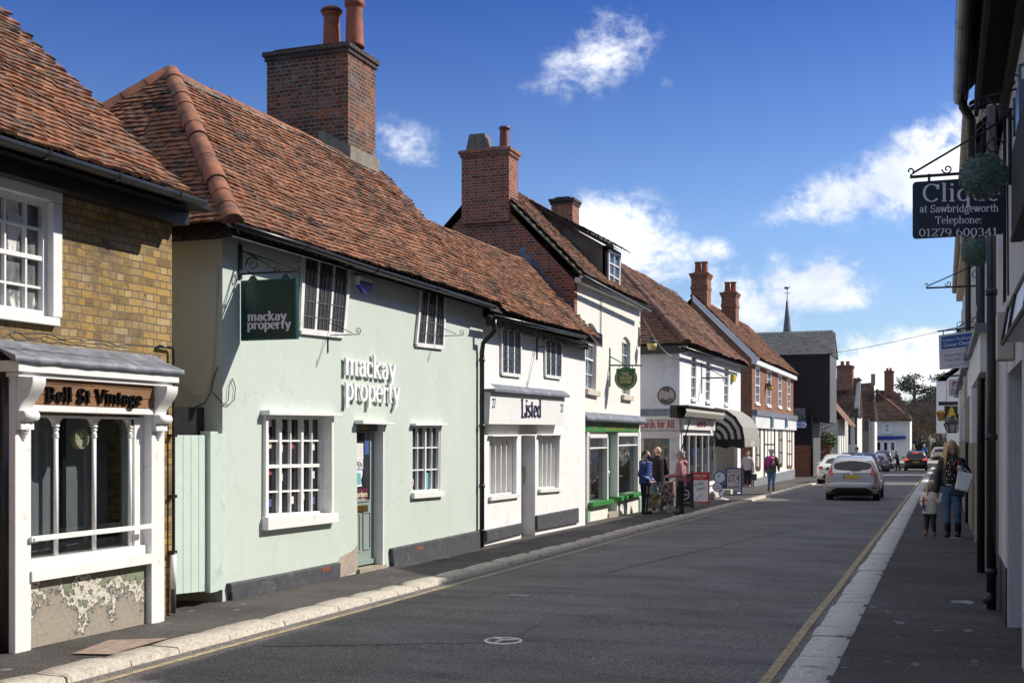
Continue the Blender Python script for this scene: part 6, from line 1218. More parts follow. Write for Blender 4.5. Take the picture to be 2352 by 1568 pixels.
b.face([(.395,a0,2.36),(.395,a1,2.36),(.60,a1,2.36),(.60,a0,2.36)]); b.face([(.40,a1,2.36),(.44,a1,2.60),(.53,a1,2.60),(.53,a1,2.36)]); b.face([(.44,a0,2.60),(.44,a1,2.60),(.53,a1,2.7),(.53,a0,2.7)]); 
fo = b.build('fascia', mat('pale_blue_grey_panel', (.42,.45,.52), .3, .1, 4), T)
b = MB(); 
for x, z in ((.395,2.355),(.437,2.61)): b.tube([(x,a0,z),(x,a1+.02,z)], .016, 6)
for s in (9.05,8.2,6.6): b.tube([(.395,s,2.35),(.435,s,2.61)], .016, 6)
b.build('fascia_frame', BLACKM, fo)
b = MB(); u0_, v0_ = RF.px(2298,828,.1); u1_, v1_ = RF.px(2298,719,.1); b.box((.40,-u0_-.13,v0_),(.528,-u0_+.13,v1_)); tag(b.build('meter_box', mat('beige_plastic', (.50,.45,.36), .5, .05), bevel=.012), 'beige plastic meter box on the white stucco wall under the hanging signs', 'meter box')
b = MB(); u = RF.px(2277,900,.09)[0]; b.tube([(.44,-u,4.9),(.44,-u,zp)], .045, 12); b.tube([(.44,-u,zp+.15),(.41,-u,zp+.04)], .055, 10)
for z in (.4,1.7,3.1,4.4): b.lathe([(.045,-.03),(.055,-.03),(.055,.03),(.045,.03)], (.44,-u,z), 12)
tag(b.build('downpipe', PIPE), 'black downpipe on the right hand houses behind the lower hanging ball', 'pipe')
b = MB(); b.tube([(.16,11.35,4.75),(.17,11.38,4.66),(.24,11.45,4.55),(.24,11.45,4.18),(.44,11.5,4.05),(.46,11.5,3.8)], .04, 12); tag(b.build('downpipe', PIPE), 'black pipe dropping from the end of the gutter at the upper right', 'pipe')
b = MB(); b.box((.45,7.2,3.10),(.527,9.0,3.68)); b.box((.445,7.15,3.06),(.527,9.03,3.10)); t = tag(b.build('wall_sign_box', mat('black_sign_box', (.012,.012,.013), .85), bevel=.01), 'black box sign fixed to the stucco wall at the right edge', 'sign')
b = MB(); b.box((.46,8.3,3.74),(.52,8.75,4.0)); b.tube([(.53,8.6,4.2),(.48,8.6,4.16),(.48,8.6,4.0)], .012, 6); b.tube([(.46,8.75,3.74),(.46,8.75,4.0)], .012, 6, 1); tag(b.build('wall_lantern', [mat('blue_grey_glass', (.12,.16,.22), .2), BLACKM]), 'blue grey glazed lantern box high on the wall at the right edge', 'lantern')
b = MB(); b.tube([(.53,11.43,2.9),(.53,11.43,4.7)], .03, 6); b.tube([(.52,10.9,2.9),(.515,10.9,4.0)], .008, 5); tag(b.build('corner_post', TIMB), 'dark vertical corner strip at the end of the stucco house above the hanging balls', 'post')
# hanging sign at right
def bracket(parent, f, u0, u1, z, rise, r=.012, sc=.07, name='bracket', back=None):
    b = MB(); b.tube([f.P(u0,z),f.P(u1,z)], r, 8); b.tube([f.P(u1,z+rise),f.P(u0+.02*(1 if u1>u0 else -1),z+.03)], r*.7, 6); b.tube([f.P(u1,z-.12),f.P(u1,z+rise+.06)], r*1.2, 8)
    d = 1 if u1 > u0 else -1
    b.tube(scroll(f.P(u1-d*.12,z+rise*.45), f.U*d, f.V, sc, 1.35, 0), r*.55, 6); b.tube(scroll(f.P(u0+d*abs(u1-u0)*.38,z+sc*.6), f.U*d, f.V, sc*.55, 1.25, pi), r*.5, 6); b.tube(scroll(f.P(u0,z+.05), f.U*d, f.V, .035, .9, -pi/2), r*.5, 6)
    return b.build(name, BLACKM, parent)
QF = Fr('C', 10.4); sq = QF.q((2096,419),(2308,413),(2308,543),(2096,549)); sq = [(sq[0][0],sq[0][1]),(sq[1][0],sq[0][1]),(sq[1][0],sq[3][1]),(sq[0][0],sq[3][1])]
T = thing('salon_sign', 'navy hanging sign with white lettering Clique and a telephone number', 'sign', QF.P(sq[0][0],sq[0][1]))
def rrect(q, r, n=5):
    x0, z1, x1, z0 = q[0][0], q[0][1], q[2][0], q[2][1]; out = []
    for cx, cz, a in ((x0+r,z0+r,pi),(x1-r,z0+r,1.5*pi),(x1-r,z1-r,0),(x0+r,z1-r,pi/2)): out += [(cx+r*cos(a+pi/2*i/n), cz+r*sin(a+pi/2*i/n)) for i in range(n+1)]
    return out
b = MB(); b.slab(QF, rrect(sq,.03), -.012, .012); b.build('board', mat('navy_sign_board', (.010,.012,.028), .35, .1), T)
SW = mat('sign_white', (.74,.74,.76), .5, .03); GR = 2
def sg(txt, xa, xb, ybase, hh, th, tn):
    a, c = QF.px(xa,ybase,.013), QF.px(xb,ybase-(xb-xa)*.012,.013); serif(QF, txt, a, c, hh, .002, .0125, th, tn, SW, 'lettering', T)
k_ = 9.75/2720
sg('Clique', 2117, 2297, 463, 28*k_, .2, .075); sg('at Sawbridgeworth', 2112, 2294, 488, 11.5*k_, .22, .11); sg('Telephone:', 2148, 2256, 514, 11.5*k_, .21, .09); sg('01279 600341', 2110, 2291, 543, 17.2*k_/1.42*1.0, .19, .08)
bracket(T, QF, sq[0][0]-.02, .51, sq[0][1]+.045, .44, .013, .075)
b = MB()
for u in (sq[0][0]+.13, sq[1][0]-.13): b.tube([QF.P(u,sq[0][1]-.01),QF.P(u,sq[0][1]+.06)], .012, 6)
b.build('hanger', BLACKM, T)
# clipped box balls on chains
BOXM_ = mat('box_leaf', (.085,.155,.12), .4, .5, 40, 0, spec=.5)
def boxball(c, r, label, chain_z, bx):
    T = thing('topiary_ball', label, 'topiary ball', c, group='hanging topiary balls'); rnd = random.Random(int(c[1]*10)); b = MB(); c = Vector(c)
    b.ball(c, r*.86, 16, 0)
    for i in range(2600):
        z = rnd.uniform(-1,1); a = rnd.uniform(0,2*pi); d = Vector((cos(a)*(1-z*z)**.5, sin(a)*(1-z*z)**.5, z)); k = r*rnd.uniform(.86,1.02)
        n = (d+Vector((rnd.uniform(-.8,.8),rnd.uniform(-.8,.8),rnd.uniform(-.8,.8)))).normalized(); x = n.cross(Vector((.3,.2,1))).normalized(); y = n.cross(x); s = rnd.uniform(.006,.011)*r/.168
        p = c+d*k; b.face([p-x*s,p-y*s*.6,p+x*s*1.2,p+y*s*.6])
    b.build('foliage', BOXM_, T); b = MB()
    for a in (0.4,2.5,4.6): 
        p0, p1 = c+Vector((cos(a)*r*.75,sin(a)*r*.75,r*.6)), Vector((c.x,c.y,chain_z-.06))
        n = int((p1-p0).length/.022)
        for i in range(n): p = p0.lerp(p1,(i+.5)/n); o = Vector((.004,0,0)) if i % 2 else Vector((0,.004,0)); q = (p1-p0).normalized()*.013; b.tube([p-q,p+o*1.5,p+q,p-o*1.5,p-q], .0022, 4, cap=False)
    b.build('chain', BLACKM, T)
    b = MB(); f = Fr('C', c.y); b.tube(scroll(f.P(c.x,chain_z-.03), f.U, f.V, .045, .8, pi*.2), .006, 6); b.tube([f.P(c.x+.02,chain_z),f.P(.53,chain_z-.22)], .009, 6); b.tube([f.P(c.x+.02,chain_z+.01),f.P(.53,chain_z+.05)], .008, 6); b.tube(scroll(f.P(.47,chain_z+.1), f.U, f.V, .06, 1.1, 0), .007, 6); b.tube(scroll(f.P(.47,chain_z-.14), f.U, f.V, .05, 1.1, 0), .007, 6); b.tube([f.P(.527,chain_z-.3),f.P(.527,chain_z+.22)], .014, 6); b.build('hook_bracket', BLACKM, T)
p = Fr('C',9.3).px(2258,406); boxball((p[0],9.3,p[1]), .17, 'larger dark green box ball hanging on chains in front of the navy sign', Fr('C',9.3).px(2257,226)[1], 1)
p = Fr('C',13.4).px(2244,577); boxball((p[0],13.4,p[1]), .163, 'smaller looking box ball hanging below the navy sign, farther down the wall', p[1]+.55, 1)
# neighbours down the street
def verticals(T, f, s0, s1, z0, z1, step, m, w=.12, proud=.05, mi2=None):
    s = s0
    while s < s1: b = MB(); b.slab(f, [(-s-w,z0),(-s,z0),(-s,z1),(-s-w,z1)], 0, proud); b.build('pilaster', m, T); s += step
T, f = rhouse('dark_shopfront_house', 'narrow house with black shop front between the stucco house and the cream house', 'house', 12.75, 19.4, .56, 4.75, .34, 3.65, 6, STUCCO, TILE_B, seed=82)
b = MB(); b.slab(f, [(-19.3,-1),(-12.9,-1),(-12.9,2.5),(-19.3,2.5)], 0, .04); b.build('shop_front', BLACK, T); verticals(T, f, 14.9, 19.3, -1, 2.4, 1.5, WHITE, .08, .08)
b = MB(); b.slab(f, [(-19.3,2.45),(-14.6,2.45),(-14.6,2.9),(-19.3,2.9)], 0, .16); b.slab(f, [(-19.35,2.9),(-14.5,2.9),(-14.5,3.0),(-19.35,3.0)], 0, .22,1); b.build('fascia', [WHITE,LEAD], T)
b = MB(); b.tube([(.45,16.1,5.1),(.45,16.1,pave_z(16,0))], .05, 10); b.build('downpipe', PIPE, T)
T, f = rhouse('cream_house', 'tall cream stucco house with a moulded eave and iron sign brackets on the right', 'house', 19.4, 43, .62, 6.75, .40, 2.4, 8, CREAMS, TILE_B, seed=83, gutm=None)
gutter(T, [(.36,19.5,6.7),(.36,43,6.7)], .08, mat('cream_gutter', (.36,.31,.24), .5, .15))
b = MB(); b.box((.42,19.4,6.35),(.615,43,6.7)); b.build('cornice', CREAMS, T)
for s in (21,24.5,28,31.5,35,38.5):
    q = [(-s-1.0,5.6),(-s,5.6),(-s,3.9),(-s-1.0,3.9)]; window(T, f, q, 2, 4, .05, .03, -.05, sill=.1, mats=BLACK if s == 21 else WHITE, glass=GLASS)
b = MB(); b.slab(f, [(-42.8,-1.5),(-19.6,-1.5),(-19.6,2.5),(-42.8,2.5)], 0, .05); b.build('shop_front', mat('dark_brown_shopfront', (.03,.026,.022), .5, .2), T); verticals(T, f, 19.7, 42.8, -1.5, 2.5, 1.7, CREAMS, .14, .12)
for s0, s1, m in ((20,25.5,WHITE),(26.5,33,mat('cream_fascia', (.55,.5,.4), .6)),(34,42,WHITE)):
    b = MB(); b.slab(f, [(-s1,2.5),(-s0,2.5),(-s0,3.05),(-s1,3.05)], 0, .16); b.slab(f, [(-s1-.1,3.06),(-s0+.1,3.06),(-s0+.1,3.15),(-s1-.1,3.15)], 0, .28, 1); b.build('fascia', [m, LEAD], T, bevel=.01)
    b = MB(); b.slab(f, [(-s0-.25,1.6),(-s0+.05,1.6),(-s0+.05,3.0),(-s0-.25,3.0)], .0, .22); b.build('console', m, T, bevel=.03)
b = MB(); b.tube([(.5,27,6.6),(.5,27,pave_z(27,0))], .06, 10); b.build('downpipe', PIPE, T)
for (x, y, ss) in ((2160,660,19.6),(2215,770,23.5)):                  # empty iron brackets
    f2 = Fr('C', ss); p = f2.px(x,y); T2 = thing('sign_bracket', 'empty scrolled iron sign bracket on the cream house, '+('upper one near the hanging ball' if ss < 20 else 'lower one over the charity sign'), 'bracket', f2.P(.6,p[1])); bracket(T2, f2, min(p[0],-.25) if ss<20 else p[0]-.1, .61, p[1], .38, .014, .09, 'scroll_arm')
# charity sign
f2 = Fr('C', 22.3); q = f2.q((2156,770),(2246,757),(2246,841),(2158,849)); z1, z0 = q[0][1], q[3][1]
T = thing('charity_sign', 'white hanging sign with a blue panel reading Helen Rollason Cancer Charity', 'sign', f2.P(*q[0]))
b = MB(); b.slab(f2, q, -.015, .015); b.build('board', mat('white_sign_board', (.66,.66,.68), .5, .04), T)
qq = [bil(q,.07,.06),bil(q,.93,.06),bil(q,.93,.42),bil(q,.07,.42)]; b = MB(); b.slab(f2, qq, .015, .018); o = b.build('blue_panel', mat('charity_blue', (.015,.10,.38), .5), T)
text(f2, 'Helen Rollason', bil(q,.12,.22), bil(q,.88,.22), .062, .002, .018, SW, 'lettering', o); text(f2, 'Cancer Charity', bil(q,.12,.36), bil(q,.88,.36), .062, .002, .018, SW, 'lettering', o, bold=.02)
SGREY = mat('sign_grey_blue_text', (.12,.15,.25), .5)
text(f2, 'Supporting people', bil(q,.12,.64), bil(q,.88,.64), .055, .002, .0155, SGREY, 'lettering', T); text(f2, 'living with cancer', bil(q,.14,.78), bil(q,.86,.78), .055, .002, .0155, SGREY, 'lettering', T); text(f2, 'Registered charity', bil(q,.22,.92), bil(q,.78,.92), .022, .002, .0155, SGREY, 'small_print', T)
b = MB(); b.tube([f2.P(q[0][0]-.02,z1+.07),f2.P(.62,z1+.14)], .014, 8)
for u in (.12,.88): p = bil(q,u,0); b.tube([f2.P(p[0],p[1]-.01),f2.P(p[0],p[1]+.07)], .01, 6)
b.tube([f2.P(q[0][0]+.25,z1+.09),f2.P(.5,z1+.3)], .008, 6); b.tube(scroll(f2.P(q[0][0]+.35,z1+.17),f2.U,f2.V,.07,1.2,0), .007, 6); b.build('bracket', BLACKM, T)
# red emblem sign
f2 = Fr('C', 38.5); q = f2.q((2179,872),(2219,869),(2219,911),(2179,909))
T = thing('red_emblem_sign', 'white hanging sign with a red square and a white leaping figure', 'sign', f2.P(*q[0])); b = MB(); b.slab(f2, q, -.02, .02); b.build('board', MATS['white_sign_board'], T)
e = [bil(q,.22,.12),bil(q,.78,.12),bil(q,.78,.58),bil(q,.22,.58)]; b = MB(); b.slab(f2, e, .02, .024); o = b.build('emblem', mat('crimson_panel', (.40,.008,.03), .5), T)
b = MB(); 
for p0, p1, w in (((.12,.92),(.5,.5),.13),((.5,.5),(.92,.86),.13),((.5,.55),(.62,.25),.15),((.15,.35),(.62,.38),.08),((.6,.3),(.9,.5),.08)): b.bar(f2, bil(e,*p0), bil(e,*p1), w*.8, .024, .028)
b.ball(f2.P(*bil(e,.68,.14),.026), .07, 8); b.build('leaping_figure', SW, o); text(f2, 'Lawrence & Co', bil(q,.08,.78), bil(q,.92,.78), .13, .002, .021, SGREY, 'lettering', T); text(f2, 'Chartered Surveyors', bil(q,.1,.92), bil(q,.9,.92), .09, .002, .021, SGREY, 'lettering', T)
b = MB(); b.tube([f2.P(q[0][0]-.15,q[0][1]+.1),f2.P(.62,q[0][1]+.14)], .03, 6); b.build('bracket', BLACKM, T)
# pub sign with the bell
f2 = Fr('C', 46.5); q = f2.q((2169,932),(2202,932),(2202,969),(2169,968))
T = thing('pub_sign', 'black hanging pub sign with a golden bell above the street', 'sign', f2.P(*q[0])); b = MB(); b.slab(f2, q, -.03, .03); b.build('board', mat('pub_sign_black', (.012,.013,.014), .4), T)
bell = [(.5,.06),(.56,.08),(.60,.16),(.66,.24),(.70,.44),(.76,.56),(.84,.62),(.80,.66),(.20,.66),(.16,.62),(.24,.56),(.30,.44),(.34,.24),(.40,.16),(.44,.08)]
b = MB(); b.slab(f2, [bil(q,*p) for p in bell][::-1], .03, .05); b.build('bell_emblem', mat('gold_leaf', (.55,.40,.04), .4), T)
text(f2, 'THE', bil(q,.42,.78), bil(q,.58,.78), .06, .002, .031, mat('gold_text', (.6,.55,.35), .5), 'lettering', T); text(f2, 'OLD BELL', bil(q,.1,.92), bil(q,.92,.92), .15, .002, .031, MATS['gold_text'], 'lettering', T, bold=.02)
b = MB(); b.slab(f2, [(q[0][0]-.2,q[0][1]+.02),(.6,q[0][1]+.02),(.6,q[0][1]+.16),(q[0][0]-.2,q[0][1]+.16)], -.08, .08); b.build('sign_beam', BLACK, T)
b = MB(); p = f2.P(q[0][0]-.12,q[0][1]-.25,.0); b.lathe([(.09,-.3),(.16,0),(.2,.02),(.05,.1)], p, 6); b.build('lamp', mat('amber_lamp_glass', (.5,.33,.08), .3), T)
f2 = Fr('C', 45.5); p = f2.px(2187,993); T = thing('pub_lantern', 'black framed hanging lantern under the pub bell sign', 'lantern', f2.P(*p)); b = MB(); b.lathe([(.16,.0),(.28,.30)], f2.P(*p), 6, cap=False); b.build('glass', mat('smoky_lamp_glass', (.3,.32,.33), .2), T)
b = MB(); P_ = f2.P(*p)
for k in range(6): a = k*pi/3; b.tube([P_+Vector((.16*cos(a),.16*sin(a),0)),P_+Vector((.28*cos(a),.28*sin(a),.30))], .018, 5)
b.lathe([(.31,.30),(.2,.4),(.06,.5),(.03,.62)], P_, 6); b.lathe([(.17,-.02),(.17,.02)], P_, 6); b.tube([P_+Vector((0,0,.6)),P_+Vector((.55,0,.6))], .02, 6); b.build('frame', BLACKM, T)
# pub and the houses beyond, leaving gaps that let the sun across the road
T, f = rhouse('white_pub', 'white rendered pub with brick patches and a jettied gable on the right', 'pub', 46.5, 62, .75, 5.6, .5, 2.6, 8, WHITEW, TILE_C, seed=84)
b = MB(); f2 = Fr('C', 61); 
q = f2.q((2182,915),(2203,911),(2203,929),(2182,929)); chimney(T, Fr('C', 49), 1.6, 2.6, 6.3, 9.0, -.9, 0, BR_RED, capn=2)
b = MB(); b.slab(f, [(-52,-1.2),(-46.6,-1.2),(-46.6,2.0),(-52,2.0)], 0, .05); b.build('brick_front', BR_RED, T)
T, f = rhouse('far_white_house', 'far white house with an overhanging upper storey near the trees on the right', 'house', 70, 84, .2, 5.0, -.2, 2.8, 7, WHITEW, TILE_C, seed=85)
b = MB(); b.box((-.35,70.0,2.0),(.18,80,4.9)); b.build('jetty', WHITEW, T)
for s in (71.5,73.2): window(T, f, [(-s-.7,1.6),(-s,1.6),(-s,.1),(-s-.7,.1)], 2, 2, .06, .03, -.05, sill=0, mats=BLACK)
T, f = rhouse('distant_brick_house', 'distant brick house at the end of the right hand row', 'house', 93, 104, .6, 5.0, .3, 2.8, 7, BR_ORA, TILE_C, seed=86)
# ------------------------------------------------------------------ trees, hedge, laurel, overhead wire
def branch(b, p, d, r, L, depth, rnd, tips, droop=.0):
    n = 4; pts = [p]; rr = [r]
    for i in range(n):
        d = (d+Vector((rnd.uniform(-.22,.22),rnd.uniform(-.22,.22),rnd.uniform(-.12,.2)-droop))).normalized(); p = p+d*L/n; pts.append(p); rr.append(r*(1-.13*(i+1)))
    b.tube(pts, rr, 5 if depth > 2 else 4 if depth > 1 else 3)
    if depth == 0: tips.append(p); return
    for k in range(rnd.choice((2,3,3)) if depth > 1 else 4):
        a = rnd.uniform(0,2*pi); t = rnd.randint(1,n); q = pts[t]; nd = (d*.75+Vector((cos(a),sin(a),rnd.uniform(-.1,.55)))*.75).normalized(); branch(b, q, nd, rr[t]*.62, L*rnd.uniform(.6,.82), depth-1, rnd, tips, droop)
BARK = mat('grey_brown_bark', (.13,.105,.08), .95, .3, 3, .3); TWIG = mat('pale_twig', (.17,.13,.095), .9, .3, 3)
def bare_tree(x, y, h, label, seed, spread=1., trunk=.27, depth=5):
    rnd = random.Random(seed); T = thing('bare_tree', label, 'tree', (x,y,-1.8), group='trees at the end of the street'); b = MB(); tips = []
    b.tube([(x,y,-1.8),(x+.1,y,h*.14),(x,y,h*.26)], [trunk,trunk*.75,trunk*.6], 8); b.build('trunk', BARK, T); b = MB()
    for k in range(5): a = k*2*pi/5+rnd.random(); branch(b, Vector((x,y,h*(.10+.035*k))), Vector((cos(a)*.55*spread,sin(a)*.55*spread,.8)).normalized(), trunk*.5, h*.25, depth, rnd, tips)
    for p in tips:
        for k in range(3):
            d = Vector((rnd.uniform(-1,1),rnd.uniform(-1,1),rnd.uniform(-.4,1))).normalized()*rnd.uniform(.5,1.1); s = Vector((.02,0,.015)); b.face([p-s,p+s,p+d+s*.4,p+d-s*.4])
    b.build('crown', TWIG, T)
NEEDLE = mat('dark_conifer_needle', (.055,.065,.04), .8, .5, 6)
def conifer(x, y, h, label, seed, w=4.):
    rnd = random.Random(seed); T = thing('cedar_tree', label, 'tree', (x,y,-1.8), group='trees at the end of the street'); b = MB(); b.tube([(x,y,-1.8),(x,y,h*.9)], [.5,.12], 8)
    lv = []
    for i in range(34):
        z = h*(.35+.62*rnd.random()); a = rnd.uniform(0,2*pi); L = w*(1.15-.8*(z/h))*rnd.uniform(.6,1.1); e = Vector((x+cos(a)*L,y+sin(a)*L,z+L*rnd.uniform(-.05,.22))); b.tube([(x,y,z-.3),e], [.09,.03], 4); lv += [Vector((x,y,z)).lerp(e,t) for t in (.45,.65,.85,1.)]
    b.build('trunk', BARK, T); b = MB()
    for p in lv:
        for k in range(26):
            q = p+Vector((rnd.gauss(0,.55),rnd.gauss(0,.55),rnd.gauss(0,.17))); n = Vector((rnd.uniform(-1,1),rnd.uniform(-1,1),rnd.uniform(-.3,1))).normalized(); u = n.cross(Vector((.2,.4,1))).normalized()*rnd.uniform(.10,.22); v = n.cross(u).normalized()*rnd.uniform(.05,.1); b.face([q-u,q-v,q+u,q+v])
    b.build('crown', NEEDLE, T)
def tp(x, d): r = ray(x, HY); return r.x/r.y*d
bare_tree(tp(2077,150), 150, 7.6, 'bare tree left of the tall pine, beside the white corner shop', 1, .9)
bare_tree(tp(2112,160), 160, 8.8, 'tall bare tree with a pale thick trunk at the end of the street', 2, 1., .55)
bare_tree(tp(2152,150), 150, 8.4, 'bare tree behind the hanging pub sign', 3, 1.1)
bare_tree(tp(2094,170), 170, 6.8, 'low spreading bare tree behind the far dark car', 4, 1.2)
bare_tree(tp(2132,140), 140, 7.6, 'bushy bare tree between the pale trunk and the far white house', 5, 1.1)
conifer(tp(2100,158), 158, 9.8, 'dark flat topped cedar standing among the bare trees', 6, 4.5); conifer(tp(2158,165), 165, 10.6, 'second cedar, farther right behind the hanging signs', 7, 4.)
def leafmass(name, parent, c, sz, n, m, seed, ls=.07, kind=None):
    rnd = random.Random(seed); b = MB(); c = Vector(c)
    for i in range(n):
        d = Vector((rnd.gauss(0,1),rnd.gauss(0,1),rnd.gauss(0,1))).normalized()*rnd.uniform(.55,1.05)*(.85+.3*noise.noise(Vector((i*.13,seed,0)))); p = c+Vector((d.x*sz[0],d.y*sz[1],d.z*sz[2])); nn = Vector((rnd.uniform(-1,1),rnd.uniform(-1,1),rnd.uniform(-.2,1))).normalized(); u = nn.cross(Vector((.3,.1,1))).normalized()*ls*rnd.uniform(.7,1.3); v = nn.cross(u).normalized()*ls*.5; b.face([p-u,p-v,p+u,p+v])
    return b.build(name, m, parent, kind=kind)
f = Fr('C', 85); p = f.px(1901,1014); T = thing('laurel_bush', 'glossy green laurel bush behind the low brick garden wall', 'bush', f.P(p[0],-.7)); leafmass('foliage', T, f.P(*p), (.66,.7,.78), 2600, mat('laurel_leaf', (.10,.17,.035), .35, .6, 3), 3, .07)
b = MB(); q0 = f.P(p[0],-.9)
for k in range(5): b.tube([q0, q0+Vector((.3*cos(k*1.3),.3*sin(k*1.3),.9))], .03, 5)
b.build('stems', BARK, T)
f = Fr('C', 82); rnd = random.Random(4); p = f.px(1862,1010); T = thing('climbing_branches', 'bare pruned branches with buds beside the black mill', 'shrub', f.P(p[0],-.7)); b = MB(); tips = []; 
b.tube([f.P(p[0],-.8),f.P(p[0]+.05,1.2),f.P(p[0],2.4)], [.09,.07,.05], 6); b.build('trunk', BARK, T); b = MB()
for k in range(7): branch(b, f.P(p[0],.7+.3*k), Vector((.9,rnd.uniform(-.3,.3),rnd.uniform(-.1,.6))).normalized(), .05, 1.2, 2, rnd, tips)
b.build('crown', TWIG, T)
f = Fr('C', 146); q = f.px(2088,1010), f.px(2150,1003); T = leafmass('hedge', None, f.P((q[0][0]+q[1][0])/2,-.2), (6.0,.8,1.9), 6500, mat('dark_hedge', (.02,.035,.015), .8, .4, 3), 9, .14); tag(T, 'dark clipped hedge under the trees at the end of the street', 'hedge')
b = MB(); pts = []; a, c = Fr('C',79).px(1880,838), RF.px(2240,833); A = Vector((a[0]-3,79,a[1]+.6)); C_ = Vector((.6,44,5.6)); 
for i in range(21): t = i/20; q = A.lerp(C_,t); q.z -= .3*sin(pi*t); pts.append(q)
b.tube(pts, .011, 5); tag(b.build('overhead_wire', BLACKM), 'thin black wire strung across the street beyond the mill', 'wire')

rnd = random.Random(77); b = MB()                                    # bare woodland beyond the street, one mass of twigs
for i in range(9000):
    p = Vector((rnd.uniform(-45,60), rnd.uniform(185,215), 0)); hgt = 6.5+3.0*noise.noise(Vector((p.x*.11,p.y*.05,0)))+1.5*noise.noise(Vector((p.x*.5,0,3))); p.z = -2+(hgt+2)*rnd.random()**.8
    d = Vector((rnd.uniform(-.6,.6),rnd.uniform(-.3,.3),rnd.uniform(.2,1))).normalized()*rnd.uniform(.8,2.2); s = d.cross(Vector((0,1,0))).normalized()*rnd.uniform(.03,.10); b.face([p-s,p+s,p+d+s*.3,p+d-s*.3])
b.build('woodland', mat('woodland_twigs', (.12,.10,.075), .9, .5, .4), kind='stuff')
# ------------------------------------------------------------------ hanging signs, lamps and fittings on the left hand houses
u0_ = MF.px(550,600)[0]; f = Fr('C', u0_); q = f.q((558,645),(686,641.5),(683,778.5),(555.5,780)); q[0] = (q[3][0],q[0][1]); q[1] = (q[2][0],q[0][1]); q[3] = (q[3][0],q[2][1])
T = thing('estate_agent_sign', 'dark green square hanging sign reading mackay property on an iron scroll bracket', 'sign', f.P(*q[0]))
DG = mat('bottle_green_board', (.014,.06,.056), .3, .1, 3); DG2 = mat('bottle_green_edge', (.02,.10,.10), .35, .1)
b = MB(); b.slab(f, q, -.03, .018)
for u in (.2,.8): p = bil(q,u,0); b.slab(f, [(p[0]-.06,p[1]),(p[0]+.06,p[1]),(p[0]+.02,p[1]+.05),(p[0]-.02,p[1]+.05)], -.015, .005)
bo = b.build('board', DG, T); b = MB()
for e, w_ in ((.02,.022),(.065,.006)):
    r_ = [bil(q,e,e),bil(q,1-e,e),bil(q,1-e,1-e),bil(q,e,1-e)]
    for i in range(4): b.bar(f, r_[i], r_[(i+1)%4], w_, .018, .024+.0006*i)
b.build('moulding', DG2, T)
LIL = mat('lilac_white_letter', (.85,.80,.90), .5, .03); LW = (f.px(600,724)[1]-f.px(600,738)[1])
serif(f, 'mackay', f.px(569,737,.02), f.px(658,735,.02), LW, .004, .0185, .34, .13, LIL, 'lettering', T); serif(f, 'property', f.px(568,756,.02), f.px(668,754,.02), LW, .004, .0185, .34, .13, LIL, 'lettering', T)
b = MB(); bz = f.px(600,627)[1]; e = f.px(689,624)[0]; b.box((-7.299,u0_-.03,f.px(550,641)[1]),(-7.28,u0_+.03,f.px(550,561)[1])); b.tube([(-7.28,u0_,bz),(e,u0_,bz)], .012, 6); b.tube([(-7.28,u0_,bz+.26),(e-.03,u0_,bz+.02)], .008, 6); b.tube([(-7.2,u0_,bz+.23),(e-.28,u0_,bz+.03)], .007, 6)
b.tube(scroll((-7.13,u0_,bz+.10), f.U, f.V, .10, 1.6, 1.5*pi, -1), .008, 6); b.tube(scroll((e-.28,u0_,bz+.05), f.U, f.V, .05, 1.2, pi, 1), .006, 6); b.tube(scroll((e-.04,u0_,bz+.06), f.U, f.V, .05, 1.2, pi, 1), .006, 6)
for u in (.2,.8):
    p = bil(q,u,0); z = p[1]+.04
    while z < bz: b.tube([f.P(p[0]-.008,z),f.P(p[0]+.008,z+.012),f.P(p[0]-.004,z+.024)], .004, 4); z += .022
b.build('bracket', BLACKM, T)
# alarm box
q = MF.q((812,632),(841,636),(838,676),(815,682)); T = thing('alarm_box', 'white and blue burglar alarm box high on the pale green wall', 'alarm box', MF.P(*q[0]))
b = MB(); c0, c1 = q[0][0], q[1][0]; z0, z1 = q[2][1], q[0][1]; sl_ = [(c0,z1),(c1,z1),(c1-.02,z0+.08),((c0+c1)/2,z0),(c0+.02,z0+.08)]; b.slab(MF, sl_, 0, .10); b.build('housing', WHITE, T, bevel=.02)
b = MB(); b.slab(MF, [(c0+.012,z0+.14),(c1-.012,z0+.14),(c1-.024,z0+.075),((c0+c1)/2,z0-.004),(c0+.024,z0+.075)], .02, .107); b.build('blue_lens', mat('blue_lens', (.02,.03,.35), .25), T)
# small iron stays under the upper windows, and the old cable loops
for (x, y, lab) in ((752,770,'scrolled iron stay below the first leaded window of the green house'),(1000,772,'scrolled iron stay below the second leaded window of the green house')):
    p = MF.px(x,y); f2 = Fr('C', p[0]); T = thing('iron_stay', lab, 'bracket', MF.P(*p)); b = MB(); b.tube([f2.P(-7.3,p[1]),f2.P(-6.85,p[1])], .006, 5); b.tube([f2.P(-7.3,p[1]+.17),f2.P(-6.95,p[1]+.02)], .005, 5); b.tube(scroll(f2.P(-6.87,p[1]+.045), f2.U, f2.V, .045, 1.3, -pi/2, 1), .005, 5); b.tube([f2.P(-7.29,p[1]+.1),f2.P(-7.29,p[1]-.22)], .008, 5); b.build('stay', BLACKM, T)
b = MB(); 
s_ = Fr('C', SA-.02); pts = [s_.P(*s_.px(x,y)) for x, y in ((500,610),(498,680),(494,780),(489,850),(482,885),(476,900),(462,906),(448,908),(425,895),(412,880))]; b.tube(pts, .006, 5); tag(b.build('pale_cable', mat('pale_cable', (.5,.42,.35), .6)), 'pale cable hanging down the shaded end wall of the green house', 'cable')
